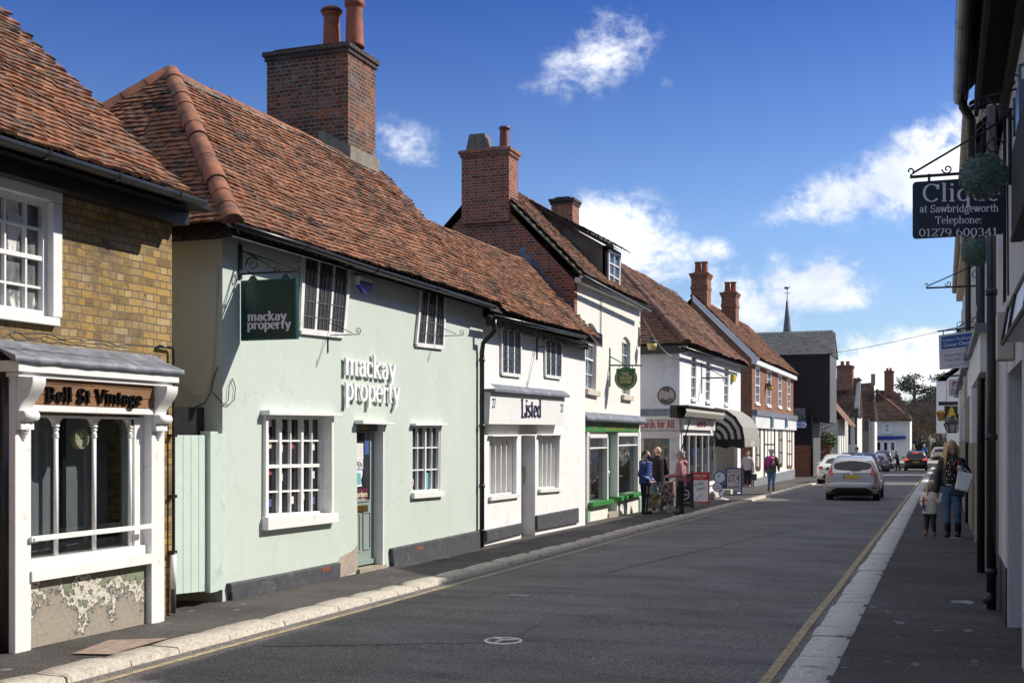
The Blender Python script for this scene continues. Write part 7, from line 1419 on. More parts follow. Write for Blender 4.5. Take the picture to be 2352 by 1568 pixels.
b = MB(); pts = [s_.P(*s_.px(x,y)) for x, y in ((500,842),(490,870),(484,900),(470,925),(440,938))]; b.tube(pts, .006, 5); pts = [MF.P(*MF.px(x,y,.02),.02) for x, y in ((514,928),(526,930),(538,918),(541,890),(534,869),(527,885),(524,920),(516,928))]; b.tube(pts, .005, 5); b.tube([s_.P(*s_.px(488,901)), MF.P(*MF.px(514,928,.02),.02)], .005, 5); tag(b.build('black_cable', BLACKM), 'loose black cable looped round the corner of the green house', 'cable')
# iron bracket on the white shop
p = LF.px(1232,796); f2 = Fr('C', p[0]); T = thing('sign_bracket', 'empty scrolled iron bracket between the upper windows of the Listed shop', 'bracket', LF.P(*p)); b = MB(); b.tube([f2.P(-7.35,p[1]),f2.P(-6.35,p[1]-.02)], .012, 6); b.tube([f2.P(-7.35,p[1]+.32),f2.P(-6.4,p[1]+.02)], .008, 6); b.tube([f2.P(-7.345,p[1]+.4),f2.P(-7.345,p[1]-.25)], .014, 6); b.tube(scroll(f2.P(-7.15,p[1]+.14), f2.U, f2.V, .13, 1.3, pi/2, -1), .009, 6); b.tube(scroll(f2.P(-6.45,p[1]+.10), f2.U, f2.V, .09, 1.2, pi, 1), .008, 6); b.build('scroll_arm', BLACKM, T)
# round green sign of the gift shop
u1_ = GF2.px(1400,850)[0]; f = Fr('C', u1_); c = f.px(1437.4,868.6); R_ = f.px(1463,868)[0]-c[0]
T = thing('green_room_sign', 'round dark green hanging sign with gold lettering THE GREEN ROOM', 'sign', f.P(*c)); b = MB(); pl_ = []
for i in range(40):
    a = 2*pi*i/40; x, z = R_*cos(a), R_*sin(a)
    pl_.append((c[0]+x, c[1]+z))
b.slab(f, pl_, -.03, .02); b.slab(f, [(c[0]-R_*.85,c[1]+R_*.5),(c[0]+R_*.85,c[1]+R_*.5),(c[0]+R_*.85,c[1]+R_*.86),(c[0]-R_*.85,c[1]+R_*.86)], -.028, .018); b.build('board', mat('racing_green', (.012,.085,.022), .4, .08), T)
GLD = mat('bright_gilt', (.62,.5,.22), .4, .05)
for txt, dy, w_, h in (('THE',.30,.34,.26),('GREEN',-.04,.56,.26),('ROOM',-.38,.50,.26)): serif(f, txt, (c[0]-R_*w_,c[1]+R_*(dy-.05)), (c[0]+R_*w_,c[1]+R_*(dy-.05)), R_*h/1.42, .004, .021, .24, .09, GLD, 'lettering', T)
b = MB(); b.tube([f.P(c[0]+R_*.86*cos(radians(a)),c[1]+R_*.86*sin(radians(a)),.021) for a in range(150,395,5)], .006, 4)
for k in range(34): a = radians(152+k*7); b.bar(f, (c[0]+R_*.80*cos(a),c[1]+R_*.80*sin(a)), (c[0]+R_*.92*cos(a),c[1]+R_*.92*sin(a)), .008, .021, .0245)
b.build('gilt_border', GLD, T)
b = MB(); e = f.px(1475,839); b.tube([f.P(-7.69,e[1]+.02),f.P(e[0],e[1])], .022, 6); b.tube([f.P(-7.69,e[1]+.24),f.P(-7.3,e[1]+.02)], .014, 6); b.box((-7.699,u1_-.03,e[1]-.5),(-7.68,u1_+.03,e[1]+.45))
for u in (-.6,.6): b.tube([f.P(c[0]+R_*u,c[1]+R_*.86),f.P(c[0]+R_*u,e[1])], .008, 5)
b.build('bracket', mat('green_bracket', (.02,.09,.04), .5), T)
# street lamps on wall arms
def wall_lamp(f, px, arm_from, label, sc):
    c = f.px(*px); T = thing('wall_lamp', label, 'street lamp', f.P(*c), group='bucket shaped lamps on wall arms'); P = f.P(*c); b = MB()
    b.lathe([(.20*sc,-.17*sc),(.275*sc,.17*sc)], P, 20, cap=True); b.build('lamp_glass', mat('amber_lamp_shade', (.52,.42,.13), .35, .1, 4), T)
    b = MB(); b.lathe([(.30*sc,.17*sc),(.30*sc,.25*sc),(.22*sc,.30*sc),(.05*sc,.31*sc)], P, 20); b.lathe([(.05*sc,.3*sc),(.06*sc,.5*sc),(.03*sc,.6*sc)], P, 10); b.build('lamp_cap', mat('dark_grey_cap', (.05,.05,.055), .5), T)
    b = MB(); a = Vector(arm_from); e = P+Vector((0,0,.42*sc)); d = (e-a); b.tube([a,e], .06*sc, 6); b.tube([a+Vector((0,0,-.5*sc)),a+Vector((0,0,.5*sc))], .05*sc, 6); b.build('arm', mat('dull_brown_metal', (.12,.10,.09), .6), T)
fl = Fr('C', 31.1); wall_lamp(fl, (1497.5,795), (-7.68,31.1,fl.px(1490,773)[1]), 'amber bucket lamp on a bracket at the end of the white brick gift shop', .52)
fl = Fr('C', KF.px(1758,890)[0]); wall_lamp(fl, (1768,891), (-8.19,fl.c,fl.px(1768,882)[1]), 'amber bucket lamp on a bracket on the brick bank wall', .58)
b = MB(); pts = []
for i in range(16): t = i/15; A = Vector((-7.6,31.25,4.95)); C_ = CC.P(CC.px(1575,742)[0],CC.px(1575,800)[1]+.6,.05); C_ = Vector((-7.28,34.45,4.0)); w = A.lerp(C_,t); w.z -= .25*sin(pi*t); pts.append(w)
b.tube(pts, .014, 5); tag(b.build('phone_wire', mat('pale_wire', (.45,.45,.45), .5)), 'pale wire slung from the gift shop eaves to the card shop corner', 'wire')
# empty bracket and small alarm on the card shop wall
p = CFx.px(1611,868); f2 = Fr('C', p[0]); T = thing('sign_bracket', 'empty black sign bracket between the upper windows of the card shop', 'bracket', CFx.P(*p)); b = MB(); b.tube([f2.P(-7.29,p[1]),f2.P(-6.5,p[1])], .025, 6); b.tube([f2.P(-7.29,p[1]+.42),f2.P(-6.6,p[1]+.04)], .014, 6); b.tube([f2.P(-7.29,p[1]+.5),f2.P(-7.29,p[1]-.5)], .018, 6)
for x in (-7.1,-6.6): b.tube([f2.P(x,p[1]),f2.P(x,p[1]-.12)], .012, 5); 
b.build('arm', BLACKM, T)
q = CFx.q((1678,860),(1684,861),(1683,876),(1678,877)); b = MB(); b.slab(CFx, q, 0, .12); tag(b.build('alarm_box', mat('yellow_alarm_box', (.5,.38,.05), .5), bevel=.02), 'small yellow alarm box beside the third upper window of the card shop', 'alarm box')

# ------------------------------------------------------------------ boards on the pavement
def aboard(name, label, px, h, w, frame_m, face_m, top_m=None, rot=0, lean=.12, rnd_top=False):
    p = PG(px[0], px[1], .06); z = pave_z(p.y, p.x); T = thing(name, label, 'sign board', (p.x,p.y,z), rot)
    R = Matrix.Translation((p.x,p.y,z)) @ Matrix.Rotation(rot, 4, 'Z'); mbs = {}
    def quad(b, pts, th, n):                                         # panel in the leaning front plane
        v = Vector((0,lean*h,h)).normalized(); nn = Vector((1,0,0)).cross(v).normalized()
        A = [R @ (Vector((x,-lean*h/1.,0))+v*zz+nn*n) for x, zz in pts]; B = [R @ (Vector((x,-lean*h/1.,0))+v*zz+nn*(n-th)) for x, zz in pts]
        k = len(pts); b.face(A); b.face(B[::-1])
        for i in range(k): j = (i+1)%k; b.face([B[i],B[j],A[j],A[i]])
    b = MB(); hw = w/2
    for x0, x1, z0, z1 in ((-hw,-hw+.045,-.0,h),(hw-.045,hw,0,h),(-hw+.045,hw-.045,.06,.10),(-hw+.045,hw-.045,h-.05,h)): quad(b, [(x0,z0),(x1,z0),(x1,z1),(x0,z1)], .03, .0)
    for x in (-hw+.02,hw-.02): b.tube([R @ Vector((x,lean*h,0)), R @ Vector((x,0,h*.995))], .02, 5)
    b.face([R @ Vector((-hw+.02,lean*h*.9,.08)), R @ Vector((hw-.02,lean*h*.9,.08)), R @ Vector((hw-.02,.015,h*.97)), R @ Vector((-hw+.02,.015,h*.97))]); b.build('frame', frame_m, T)
    b = MB(); quad(b, [(-hw+.045,.10),(hw-.045,.10),(hw-.045,h-.05),(-hw+.045,h-.05)], .01, -.004); b.build('panel', face_m, T)
    class PF(Fr):
        def __init__(s): pass
        def P(s, u, v, n=0): 
            vv = Vector((0,lean*h,h)).normalized(); nn = Vector((1,0,0)).cross(vv).normalized(); return R @ (Vector((u,-lean*h,0))+vv*v+nn*(n-.003))
    return T, PF(), hw, h
PAPERW = mat('poster_white', (.72,.72,.74), .5, .04); SIGNR = mat('sign_red', (.45,.02,.02), .4, .06); SIGNB = mat('sign_blue', (.01,.06,.36), .4, .06)
T, pf, hw, h = aboard('poster_board', 'blue framed pavement board with a white poster reading £7.4m ROLLOVER', (1686,1131), .98, .60, SIGNB, PAPERW, rot=.12)
MK = INK
text(pf, 'EUROMILLIONS', (-.22,.80), (.22,.80), .07, .002, .0, MATS['sign_grey_blue_text'], 'lettering', T); text(pf, '£7.4', (-.22,.45), (.20,.47), .27, .002, .0, MK, 'lettering', T, italic=.15); text(pf, 'million', (.05,.38), (.22,.385), .05, .002, .0, MK, 'lettering', T); text(pf, 'ROLLOVER', (-.22,.20), (.20,.22), .085, .002, 0, MK, 'lettering', T, bold=.01)
T, pf, hw, h = aboard('news_board', 'red framed pavement board with a red header and handwritten white sheet', (1607,1157), .98, .58, SIGNR, PAPERW, rot=.25)
b = MB(); b.slab(pf, [(-.245,.74),(.245,.74),(.245,.93),(-.245,.93)], .0, .003); o = b.build('header', SIGNR, T); text(pf, 'OBSERVER', (-.2,.84), (.2,.84), .065, .002, .004, SW, 'lettering', o); text(pf, 'your local paper', (-.14,.79), (.14,.79), .03, .002, .004, SW, 'lettering', o)
text(pf, 'Villa', (-.15,.55), (.12,.60), .12, .002, 0, MK, 'lettering', T, italic=.4); text(pf, 'loans', (-.1,.42), (.16,.47), .12, .002, 0, MK, 'lettering', T, italic=.4); b = MB(); b.bar(pf, (-.12,.16), (.02,.30), .012, 0, .003); b.bar(pf, (.02,.30), (.10,.31), .012, 0, .0035); b.build('marker_stroke', MK, T)
T, pf, hw, h = aboard('black_board', 'black pavement board with red capitals HERE beside the woman in pink', (1573,1166), .98, .48, BLACK, mat('black_poster', (.015,.014,.016), .4), rot=.1)
text(pf, 'HERE', (-.17,.76), (.17,.76), .13, .002, 0, mat('poster_red', (.55,.03,.05), .5), 'lettering', T, bold=.02); b = MB(); b.lathe([(.14,0),(.14,.001)], (0,0,0), 24); 
b = MB(); b.tube([pf.P(.13*cos(k*pi/12),.40+.13*sin(k*pi/12),.004) for k in range(25)], .012, 5); b.build('ring_emblem', SW, T); text(pf, 'COFFEE', (-.09,.37), (.09,.37), .05, .002, 0, SW, 'lettering', T); text(pf, 'to take away', (-.16,.16), (.16,.16), .035, .002, 0, SW, 'lettering', T)
# lottery sign: three discs on a round foot
p = PG(1655,1146,.06); z = pave_z(p.y,p.x); f = Fr('C', p.y); T = thing('lottery_sign', 'blue pavement sign of three stacked white discs reading PLAY NOW', 'sign board', (p.x,p.y,z)); kk = 34.5*1.08/2720*1.07
def disc(b, dx, dz, r, m, n): b.slab(f, [(p.x+dx+r*cos(2*pi*i/28), z+dz+r*sin(2*pi*i/28)) for i in range(28)], n, n+.03)
L3 = ((-.02,.74,.215),(-.10,.42,.165),(.02,.20,.09))
b = MB(); 
for i, (dx,dz,r) in enumerate(L3): disc(b, dx, dz, r, 0, .0+.0008*i)
b.build('backing', SIGNB, T); b = MB()
for dx,dz,r in L3: b.slab(f, [(p.x+dx+r*.8*cos(2*pi*i/28), z+dz+r*.8*sin(2*pi*i/28)) for i in range(28)], .034, .036)
fo = b.build('disc_face', PAPERW, T); text(f, 'PLAY', (p.x-.19,z+.43), (p.x-.01,z+.43), .07, .002, .036, INK, 'lettering', T, bold=.03); text(f, 'NOW', (p.x-.18,z+.34), (p.x-.02,z+.34), .07, .002, .036, INK, 'lettering', T, bold=.03)
b = MB(); cx_, cz_ = p.x-.02, z+.78; b.slab(f, [(cx_-.08,cz_-.02),(cx_-.03,cz_-.04),(cx_,cz_+.0),(cx_+.02,cz_+.06),(cx_-.03,cz_+.05)], .036, .038); b.build('emblem', mat('cyan_emblem', (.02,.35,.6), .5), T); text(f, 'LOTTO', (p.x-.10,z+.63), (p.x+.06,z+.63), .045, .002, .036, MATS['sign_grey_blue_text'], 'lettering', T)
b = MB(); b.lathe([(.26,.0),(.25,.03),(.08,.07),(.03,.12)], (p.x+.02,p.y,z), 20); b.build('foot', mat('grey_foot', (.4,.4,.4), .5), T)
b = MB(); b.ball(Vector((p.x-.28,p.y+.1,z+.14)), .14, 10, sq=(.8,.8,1)); b.tube([(p.x-.28,p.y+.1,z),(p.x-.28,p.y+.1,z+.1)], .12, 10); tag(b.build('planter', mat('grey_planter', (.18,.17,.16), .8, .3, 8)), 'small grey planter beside the foot of the lottery sign', 'planter')
# ------------------------------------------------------------------ cars (all seen from behind)
def interp(tab, y):
    if y <= tab[0][0]: return tab[0][1]
    for (a, p), (b, q) in zip(tab, tab[1:]):
        if y <= b: t = (y-a)/(b-a); return p+(q-p)*t
    return tab[-1][1]
CARGLASS = glass_dark('car_glass', (.012,.016,.018), .03); TYRE = mat('tyre_rubber', (.012,.012,.012), .85, .2, 30); ALLOY = mat('alloy_wheel', (.4,.4,.42), .3, .1, 9, metal=.8); BLKP = mat('black_trim_plastic', (.015,.015,.016), .55, .15)
LAMPR = mat('red_tail_lens', (.32,.008,.012), .15, .25, 14, coat=.5); PLATE = mat('yellow_number_plate', (.60,.46,.02), .4, .06, 3); LAMPC = mat('clear_lens', (.55,.5,.5), .15, .1)
def paint(name, c, metal=.3): return mat(name, c, .28, .04, 2, 0, metal=metal, coat=.6)
def car(name, label, pos, L, W, H, top, belt, m, spec, rotz=0, zb=.20, wr=.71, lit=False, plate_z=.62, rail=False, wheel=.31, wb=(.75,3.2)):
    """top = roof line (y, z) from the rear bumper; belt = waist height; spec = rear-view outlines (x, z) in metres"""
    T = thing(name, label, 'car', pos, rotz, 'cars in the street'); hw = W/2
    def ring(y):
        zt = interp(top, y); e = max(0, 1-y/.30)**2*.16+max(0, 1-(L-y)/.5)**2*.22; w = hw*(1-e); bz = min(belt+.05*min(1,y/2), zt-.035); g = max(0., min(1., (zt-bz-.04)/.30)); r_ = w*(.93+(wr-.93)*g); zlow = zb+.10*max(0,1-y/.2)
        pts = [(0,zlow),(w*.80,zlow),(w*.93,zlow+.05),(w*.985,zlow+.16),(w,zlow+.30),(w*1.0,(zlow+bz)/2+.08),(w*.985,bz-.06),(w*.955,bz),(w*.955+(r_-w*.955)*.33,bz+(zt-bz)*.33),(w*.955+(r_-w*.955)*.7,bz+(zt-bz)*.68),(r_,bz+(zt-bz)*.88),(r_*.90,zt-.012),(r_*.6,zt+.004),(0,zt+.014)]
        full = [Vector((x,y,z)) for x, z in pts]+[Vector((-x,y,z)) for x, z in pts[-2:0:-1]]; return full
    ys = sorted(set([0,.012,.03,.06,.1,.15]+[.2+.06*i for i in range(14)]+[1.05+.15*i for i in range(int((L-1.5)/.15))]+[L-.4,L-.25,L-.12,L-.04,L]))
    b = MB(); b.grid([ring(y) for y in ys], 0, True, True, True); body = b.build('body', m, T, local=True)
    q_ = MB(); rows = []                                             # rounded bumper standing proud of the tail
    for i in range(25):
        x = -hw*.985+2*hw*.985*i/24; e = abs(x/hw); bk = -.07*(1-e**5)+.16*max(0,(e-.75)/.25)**2; zt_ = .60-.05*e**3
        rows.append([(x,bk+.14,zt_+.03),(x,bk+.05,zt_+.025),(x,bk+.012,zt_-.01),(x,bk,zt_-.08),(x,bk+.005,.42),(x,bk+.03,.32),(x,bk+.09,.25),(x,bk+.2,.24)])
    q_.grid(rows, 0, True); q_.build('bumper', m, T, local=True)
    bvh = BVHTree.FromPolygons([tuple(v) for v in b.v]+[tuple(v) for v in q_.v], list(b.f)+[tuple(k+len(b.v) for k in f_) for f_ in q_.f])
    def patch(nm, poly, mt, off=.006, axis='rear', parent=None, div=5):
        bm = bmesh.new(); vs = [bm.verts.new((x,z,0)) for x, z in poly]; bm.faces.new(vs); bmesh.ops.triangulate(bm, faces=bm.faces)
        bmesh.ops.subdivide_edges(bm, edges=bm.edges, cuts=div, use_grid_fill=True)
        out = MB(); idx = {}
        for v in bm.verts:
            x, z = v.co.x, v.co.y
            if axis == 'rear': o, d = Vector((x,-1,z)), Vector((0,1,0))
            else: o, d = Vector((2*axis,x,z)), Vector((-axis,0,0))
            h = bvh.ray_cast(o, d); p = h[0] if h[0] else (Vector((x,.02,z)) if axis == 'rear' else Vector((hw*axis*.95,x,z))); out.v.append(p-d*off); idx[v] = len(out.v)-1
        for fc in bm.faces: out.f.append(tuple(idx[v] for v in fc.verts)); out.m.append(0); out.sm.append(True)
        bm.free(); return out.build(nm, mt, parent or T, local=True)
    mir = lambda pl: [(-x,z) for x, z in pl][::-1]
    patch('rear_window', spec['glass'], CARGLASS)
    lm = LAMPR if not lit else MATS.get('lit_tail') or lit_mat()
    for pl in (spec['lamp'], mir(spec['lamp'])):
        o = patch('tail_light', pl, lm, .012)
    if 'bump' in spec: patch('lower_bumper', spec['bump'], BLKP, .008)
    if 'trim' in spec: patch('trim_strip', spec['trim'], spec.get('trim_m', ALLOY), .01)
    if 'refl' in spec:
        for pl in (spec['refl'], mir(spec['refl'])): patch('reflector', pl, LAMPR, .01, div=2)
    if 'brake' in spec: patch('high_brake_light', spec['brake'], lm, .02, div=2)
    pz = plate_z; o = patch('number_plate', [(-.26,pz-.055),(.26,pz-.055),(.26,pz+.055),(-.26,pz+.055)], PLATE, .022, div=2); patch('plate_band', [(-.26,pz-.05),(-.215,pz-.05),(-.215,pz+.05),(-.26,pz+.05)], MATS['sign_blue'], .0235, parent=o, div=1)
    if 'badge' in spec: x, z = spec['badge']; patch('badge', [(x+.05*cos(k*pi/6),z+.035*sin(k*pi/6)) for k in range(12)], ALLOY if m is not MATS.get('pearl_white_car') else mat('blue_badge', (.04,.08,.25), .3), .02, div=1)
    for ax in (1,-1): 
        for pl in spec['side']: patch('side_window', pl, CARGLASS, .006, ax)
    for sx in (1,-1):
        for y in wb:
            w = MB(); c = Vector((sx*(hw-.11),y,wheel)); w.lathe([(wheel*.62,-.105),(wheel*.93,-.10),(wheel,-.07),(wheel,.07),(wheel*.93,.10),(wheel*.62,.105)], c, 26, 0, 'X'); ww = w.build('wheel', TYRE, T, local=True)
            w = MB(); w.lathe([(wheel*.64,sx*.09),(wheel*.6,sx*.10),(wheel*.5,sx*.085),(.001,sx*.095)], c, 20, 0, 'X', cap=False); w.build('rim', ALLOY, ww, local=True)
            a = MB(); a.lathe([(wheel*1.16,sx*-.05),(wheel*1.16,sx*.114),(wheel*.2,sx*.112)], c+Vector((0,0,.02)), 24, 0, 'X', cap=False); a.build('wheel_arch', BLKP, T, local=True)
        mm = MB(); my = spec.get('mirror_y', L*.58); c = Vector((sx*(hw+.10),my,belt+.07)); mm.ball(c, .11, 12, sq=(1,.55,.62)); mm.tube([c-Vector((sx*.16,0,.05)),c], .03, 6); mm.build('wing_mirror', BLKP if spec.get('blackmirror',1) else m, T, local=True)
    if 'wiper' in spec: (x0,z0),(x1,z1) = spec['wiper']; wq = MB(); pts = []; 
    if 'wiper' in spec:
        for t in (0,.5,1):
            x, z = x0+(x1-x0)*t, z0+(z1-z0)*t; h = bvh.ray_cast(Vector((x,-1,z)), Vector((0,1,0))); pts.append((h[0] or Vector((x,.1,z)))-Vector((0,.025,0)))
        wq.tube(pts, .012, 6); wq.build('wiper', BLKP, T, local=True)
    if rail:
        for sx in (1,-1): r_ = MB(); r_.tube([(sx*hw*wr*.92,.7,H-.04),(sx*hw*wr*.92,.9,H+.05),(sx*hw*wr*.92,2.2,H+.05),(sx*hw*wr*.92,2.5,H-.02)], .018, 6); r_.build('roof_rail', ALLOY, T, local=True)
    a = MB(); a.tube([(.0,1.0,H),(0,.9,H+.14)], .006, 5); a.build('aerial', BLKP, T, local=True)
    u = MB(); u.box((-hw*.78,.25,.16),(hw*.78,L-.4,.30)); u.build('underbody', BLKP, T, local=True)
    return T
def lit_mat():
    m, nt, b = nodes('lit_tail'); MATS['lit_tail'] = m; b.inputs['Base Color'].default_value = (.5,.02,.01,1); b.inputs['Emission Color'].default_value = (1,.05,.02,1); b.inputs['Emission Strength'].default_value = 1.3; return m
K = 1.722/1145*1.03
def sp(*pts): return [((x-1092)*K,(1300-y)*K) for x, y in pts]
hatch = dict(glass=sp((712,545),(742,500),(900,462),(1092,452),(1290,462),(1470,500),(1503,550),(1478,605),(1400,632),(1092,655),(780,632),(722,600)), lamp=sp((592,700),(640,620),(678,548),(690,640),(716,762),(640,742)), bump=sp((630,1150),(700,1060),(800,1015),(1400,1015),(1490,1060),(1555,1150),(1450,1200),(740,1200)),
    trim=sp((705,695),(1480,695),(1470,738),(715,738)), trim_m=mat('satin_grey_trim', (.22,.22,.23), .4, .05), refl=sp((552,1002),(690,1000),(660,1028),(570,1030)), brake=sp((995,448),(1190,448),(1190,462),(995,462)), badge=((1092-1092)*K,(1300-722)*K), wiper=((.0,(1300-650)*K),(.28,(1300-640)*K)),
    side=[[(.95,.98),(1.75,.95),(1.75,1.30),(1.15,1.31)],[(1.82,.95),(2.75,.93),(2.35,1.26),(1.82,1.30)]], mirror_y=2.75)
p = PG(1957,1150,0)
car('silver_hatchback', 'silver small hatchback driving away in the middle of the road', (p.x-.02,p.y,road_z(p.y)), 3.95, 1.722, 1.48, [(0,.80),(.015,.86),(.05,.91),(.12,.96),(.45,1.33),(.6,1.40),(.9,1.45),(1.5,1.48),(2.0,1.46),(2.5,1.34),(3.1,.98),(3.7,.84),(3.95,.66)], .92, paint('silver_car_paint', (.50,.49,.50), .35), hatch, plate_z=(1300-786)*K)
coupe = dict(glass=[(-.52,1.02),(-.44,1.20),(-.25,1.27),(0,1.29),(.25,1.27),(.44,1.20),(.52,1.02),(.0,1.0)], lamp=[(.60,.74),(.78,.74),(.80,.86),(.66,.90),(.58,.84)], bump=[(-.62,.34),(-.5,.50),(.5,.50),(.62,.34),(.5,.26),(-.5,.26)], badge=(0,.88), refl=[(.48,.55),(.72,.55),(.72,.575),(.48,.575)], side=[[(1.0,.98),(2.6,.97),(2.2,1.26),(1.25,1.28)]], blackmirror=0)
p = PG(1893,1111,0); car('white_coupe', 'rounded white coupe with red lamps parked by the left kerb', (-5.02,p.y,road_z(p.y)), 4.25, 1.80, 1.46, [(0,.74),(.02,.80),(.08,.86),(.2,.93),(.45,.99),(1.0,1.28),(1.5,1.42),(2.1,1.46),(2.7,1.30),(3.1,1.02),(3.8,.86),(4.25,.6)], .90, paint('pearl_white_car', (.72,.70,.66), .05), coupe, plate_z=.62, wr=.70)
suv = dict(glass=[(-.60,1.02),(-.52,1.36),(0,1.40),(.52,1.36),(.60,1.02)], lamp=[(.55,.88),(.86,.90),(.86,1.02),(.62,1.0)], bump=[(-.8,.35),(-.78,.60),(.78,.60),(.8,.35),(.6,.28),(-.6,.28)], brake=[(-.2,1.46),(.2,1.46),(.2,1.5),(-.2,1.5)], side=[[(.6,1.04),(1.9,1.02),(1.9,1.42),(.85,1.44)],[(1.97,1.02),(3.1,1.0),(2.6,1.40),(1.97,1.43)]])
stop_ = [(0,.86),(.02,.92),(.06,.98),(.12,1.02),(.34,1.42),(.5,1.55),(1.0,1.62),(2.0,1.62),(2.6,1.5),(3.2,1.08),(4.0,.96),(4.4,.7)]
def low(tb, k): return [(y,z*k) for y, z in tb]
def at(x, D): r = ray(x, HY); k = D/(r.x*(-ST)+r.y*CT); return r.x*k, r.y*k
for (nm, lab, x, D, col, k, lit, rail) in (('black_estate_car','black estate car with roof rails parked behind the white coupe',1954,72,(.015,.015,.017),.93,False,True),('blue_car','dark blue car parked in the row, half hidden by the estate',1990,84,(.015,.03,.11),.92,False,True),
        ('small_silver_car','small silver blue car parked in front of the dark four by four',2012,93,(.30,.34,.42),.88,False,False),('dark_suv','dark grey four by four parked far along the left kerb',2026,104,(.03,.028,.03),1.,False,True),('braking_suv','dark four by four with lit brake lights driving away far off',2103,97,(.035,.03,.027),1.,True,True),('distant_pale_car','distant pale car with a red lamp beside the far white house',2160,122,(.45,.42,.4),.92,False,False)):
    px_, py_ = at(x, D); s2 = {kk: ([(a,c*k) for a, c in v] if isinstance(v, list) and kk != 'side' else [[(a,c*k) for a, c in pl] for pl in v] if kk == 'side' else v) for kk, v in suv.items()}
    car(nm, lab, (px_,py_,road_z(py_)+(.55 if D > 110 else 0)), 4.4, 1.82, 1.62*k, low(stop_,k), 1.0*k, paint(nm+'_paint', col), s2, lit=lit, rail=rail, plate_z=.72*k)
# ------------------------------------------------------------------ people
def capsule(b, a, c, ra, rb, seg=12, mi=0):
    a, c = Vector(a), Vector(c); d = c-a; L = d.length
    if L < 1e-5: b.ball(a, ra, seg, mi); return
    d.normalize(); x = d.cross(Vector((0,0,1)) if abs(d.z) < .9 else Vector((1,0,0))).normalized(); y = d.cross(x); rows = []
    for t in (-90,-60,-30,0): t = radians(t); rows.append([a+d*ra*sin(t)+(x*cos(2*pi*k/seg)+y*sin(2*pi*k/seg))*max(.0008,ra*cos(t)) for k in range(seg)])
    for t in (0,30,60,90): t = radians(t); rows.append([c+d*rb*sin(t)+(x*cos(2*pi*k/seg)+y*sin(2*pi*k/seg))*max(.0008,rb*cos(t)) for k in range(seg)])
    b.grid(rows, mi, True, True, True)
def stack(b, rows, seg=18):                                          # (z, half width, half depth, x, y) rings
    R = [[Vector((r[3]+r[1]*cos(2*pi*k/seg), r[4]+r[2]*sin(2*pi*k/seg), r[0])) for k in range(seg)] for r in rows]; b.grid(R, 0, True, True, True)
def fuse(b, name, m, T, vox=.011, sm=4, disp=None):
    o = b.build(name, m, T, local=True); r = o.modifiers.new('fuse', 'REMESH'); r.mode = 'VOXEL'; r.voxel_size = vox; r.use_smooth_shade = True
    s = o.modifiers.new('smooth', 'SMOOTH'); s.iterations = sm; s.factor = .5
    if disp:
        tx = bpy.data.textures.new(name+'_folds', 'CLOUDS'); tx.noise_scale = disp[1]; d = o.modifiers.new('folds', 'DISPLACE'); d.texture = tx; d.strength = disp[0]; d.mid_level = .5
    return o
SKIN = mat('skin', (.58,.35,.26), .55, .08, 12); HAIRD = mat('dark_brown_hair', (.035,.022,.016), .5, .3, 40, .4, bscale=120); HAIRG = mat('grey_hair', (.33,.32,.31), .6, .25, 30, .5, bscale=90); HAIRB = mat('blonde_hair', (.55,.39,.19), .45, .4, 26, .5, bscale=120, stretch=(1,1,.12)); HAIRM = mat('brown_hair', (.12,.07,.04), .5, .3, 30, .4)
LIPS = mat('lips', (.42,.13,.12), .5)
def cloth(n, c, rough=.8, var=.14): return mat(n, c, rough, var, 7, .35, bscale=45)
